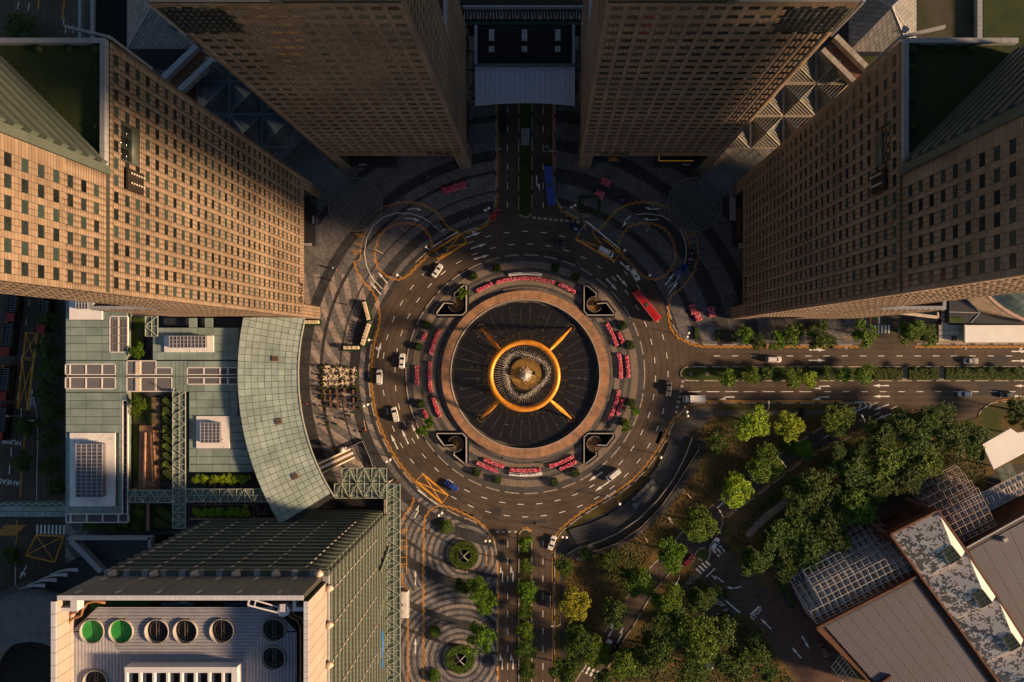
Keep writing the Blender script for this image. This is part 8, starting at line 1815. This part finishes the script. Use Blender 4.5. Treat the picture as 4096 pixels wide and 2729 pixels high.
# corner hedge planters on the right pavement
for (x0, y0, x1, y1, nm) in ((2315,785,2400,855,'box of clipped plants round a paved corner on the north-east pavement'),(2866,1325,2945,1368,'rectangular ring of plants round a dark deck by the east road kerb'),(2777,1310,2793,1360,'narrow upright strip of shrubs by the east road corner')):
    t = thing('plant_border', nm, 'planting', G((x0+x1)/2, (y0+y1)/2, .12)); w_ = 10
    def pt():
        if x1-x0 < 20: return tuple(G(random.uniform(x0,x1), random.uniform(y0,y1), .3+random.random()*.6))
        s = random.random()
        if s < .3: return tuple(G(random.uniform(x0,x1), random.uniform(y0,y0+w_), .3+random.random()*.6))
        if s < .6: return tuple(G(random.uniform(x0,x1), random.uniform(y1-w_,y1), .3+random.random()*.6))
        return tuple(G(random.choice((random.uniform(x0,x0+w_), random.uniform(x1-w_,x1))), random.uniform(y0,y1), .3+random.random()*.6))
    leafy(600, pt, .2, leafbox, 'leaves', t)
# model villages on green plinths
for k, (x, y, L_, W_, a, lb) in enumerate(((1468,1244,74,17,75,'white model row on a green plinth, upper of the leaning pair'),(1467,1338,90,17,-72,'white model row on a green plinth, lower of the leaning pair'),(1409,1392,62,14,0,'white model row on a flat green plinth at the plaza centre'),(1251,1290,58,14,0,'white model row on a green plinth tucked under the curved roof'))):
    c = G(x, y); ra = R(-a); t = thing('model_plinth', lb, 'plinth', c, group='white models on green plinths'); b = MB(); b.obox((c.x+.2,c.y-.15,.12), (L_+8)/S, (W_+10)/S, .6, ra); b.build('plinth', mat('green_plinth', (.012,.04,.014), .7, var=.2), t)
    d = Vector((math.cos(ra), math.sin(ra), 0)); n = 7
    b = MB(); b.obox((c.x,c.y,.72), L_/S, W_/S*.75, .7, ra); b.build('cabinet', creamf, t)
    for i in range(n):
        q = Vector((c.x, c.y, 1.42))+d*((i+.5)/n-.5)*(L_/S); b = MB(); b.obox((q.x-.15*math.sin(ra),q.y+.15*math.cos(ra),1.42), L_/S/n*.7, W_/S*.8, .25+.2*random.random(), ra); b.build('model_house', creamf, t)
# oval planter at the forecourt
for (x, y, a, sx, sy, lb) in ((3778,1998,55,4.2,2.2,'oval terracotta planter on the forecourt peninsula'),(3128,2350,-70,3.2,1.8,'terracotta leaf-shaped planter left of the lattice'),(3365,2210,10,1.6,1.1,'small round terracotta planter below the grove'),(3430,2168,20,2.6,1.2,'grey curved planter above the railings'),(3158,2398,-70,2.6,1.3,'grey leaf-shaped planter left of the lattice foot')):
    c = G(x, y, .13); t = thing('forecourt_planter', lb, 'planter', c); ca, sa_ = math.cos(R(a)), math.sin(R(a)); el_ = lambda f, z: [Vector((c.x+f*(sx*math.cos(q)*ca-sy*math.sin(q)*sa_), c.y+f*(sx*math.cos(q)*sa_+sy*math.sin(q)*ca), z)) for q in [2*PI*i/24 for i in range(24)]]
    b = MB(); b.path(el_(1.0, 0), .45, .13, .8, closed=True); b.build('rim', corten if 'terra' in lb else slate, t); leafy(int(sx*sy*60), lambda: (lambda f, q: (c.x+f*(sx*math.cos(q)*ca-sy*math.sin(q)*sa_), c.y+f*(sx*math.cos(q)*sa_+sy*math.sin(q)*ca), .4+random.random()*.4))(math.sqrt(random.random())*.9, random.random()*6.28), .2, hl, 'leaves', t)
pf = thing('paved_pergola', 'cream slatted pergola at the lower edge left of the perforated roof', 'pergola', P(3400, 2680, 5)); 
for i in range(13): b = MB(); q0, q1 = P(3362-i*0+i*9, 2620+i*12, 5), P(3325+i*9, 2668+i*12, 5); b.bar(q0, q1, .14); b.build('slat', creamf, pf)
for (f0, f1) in (((3362,2620),(3480,2775)),((3325,2668),(3445,2822)),((3344,2644),(3462,2799))): b = MB(); b.bar(P(*f0, 5), P(*f1, 5), .22); b.build('beam', creamf, pf)
b = MB(); [b.tube([P(*q, .1), P(*q, 5)], .12, 7) for q in ((3340,2650),(3400,2720))]; b.build('post', creamf, pf)
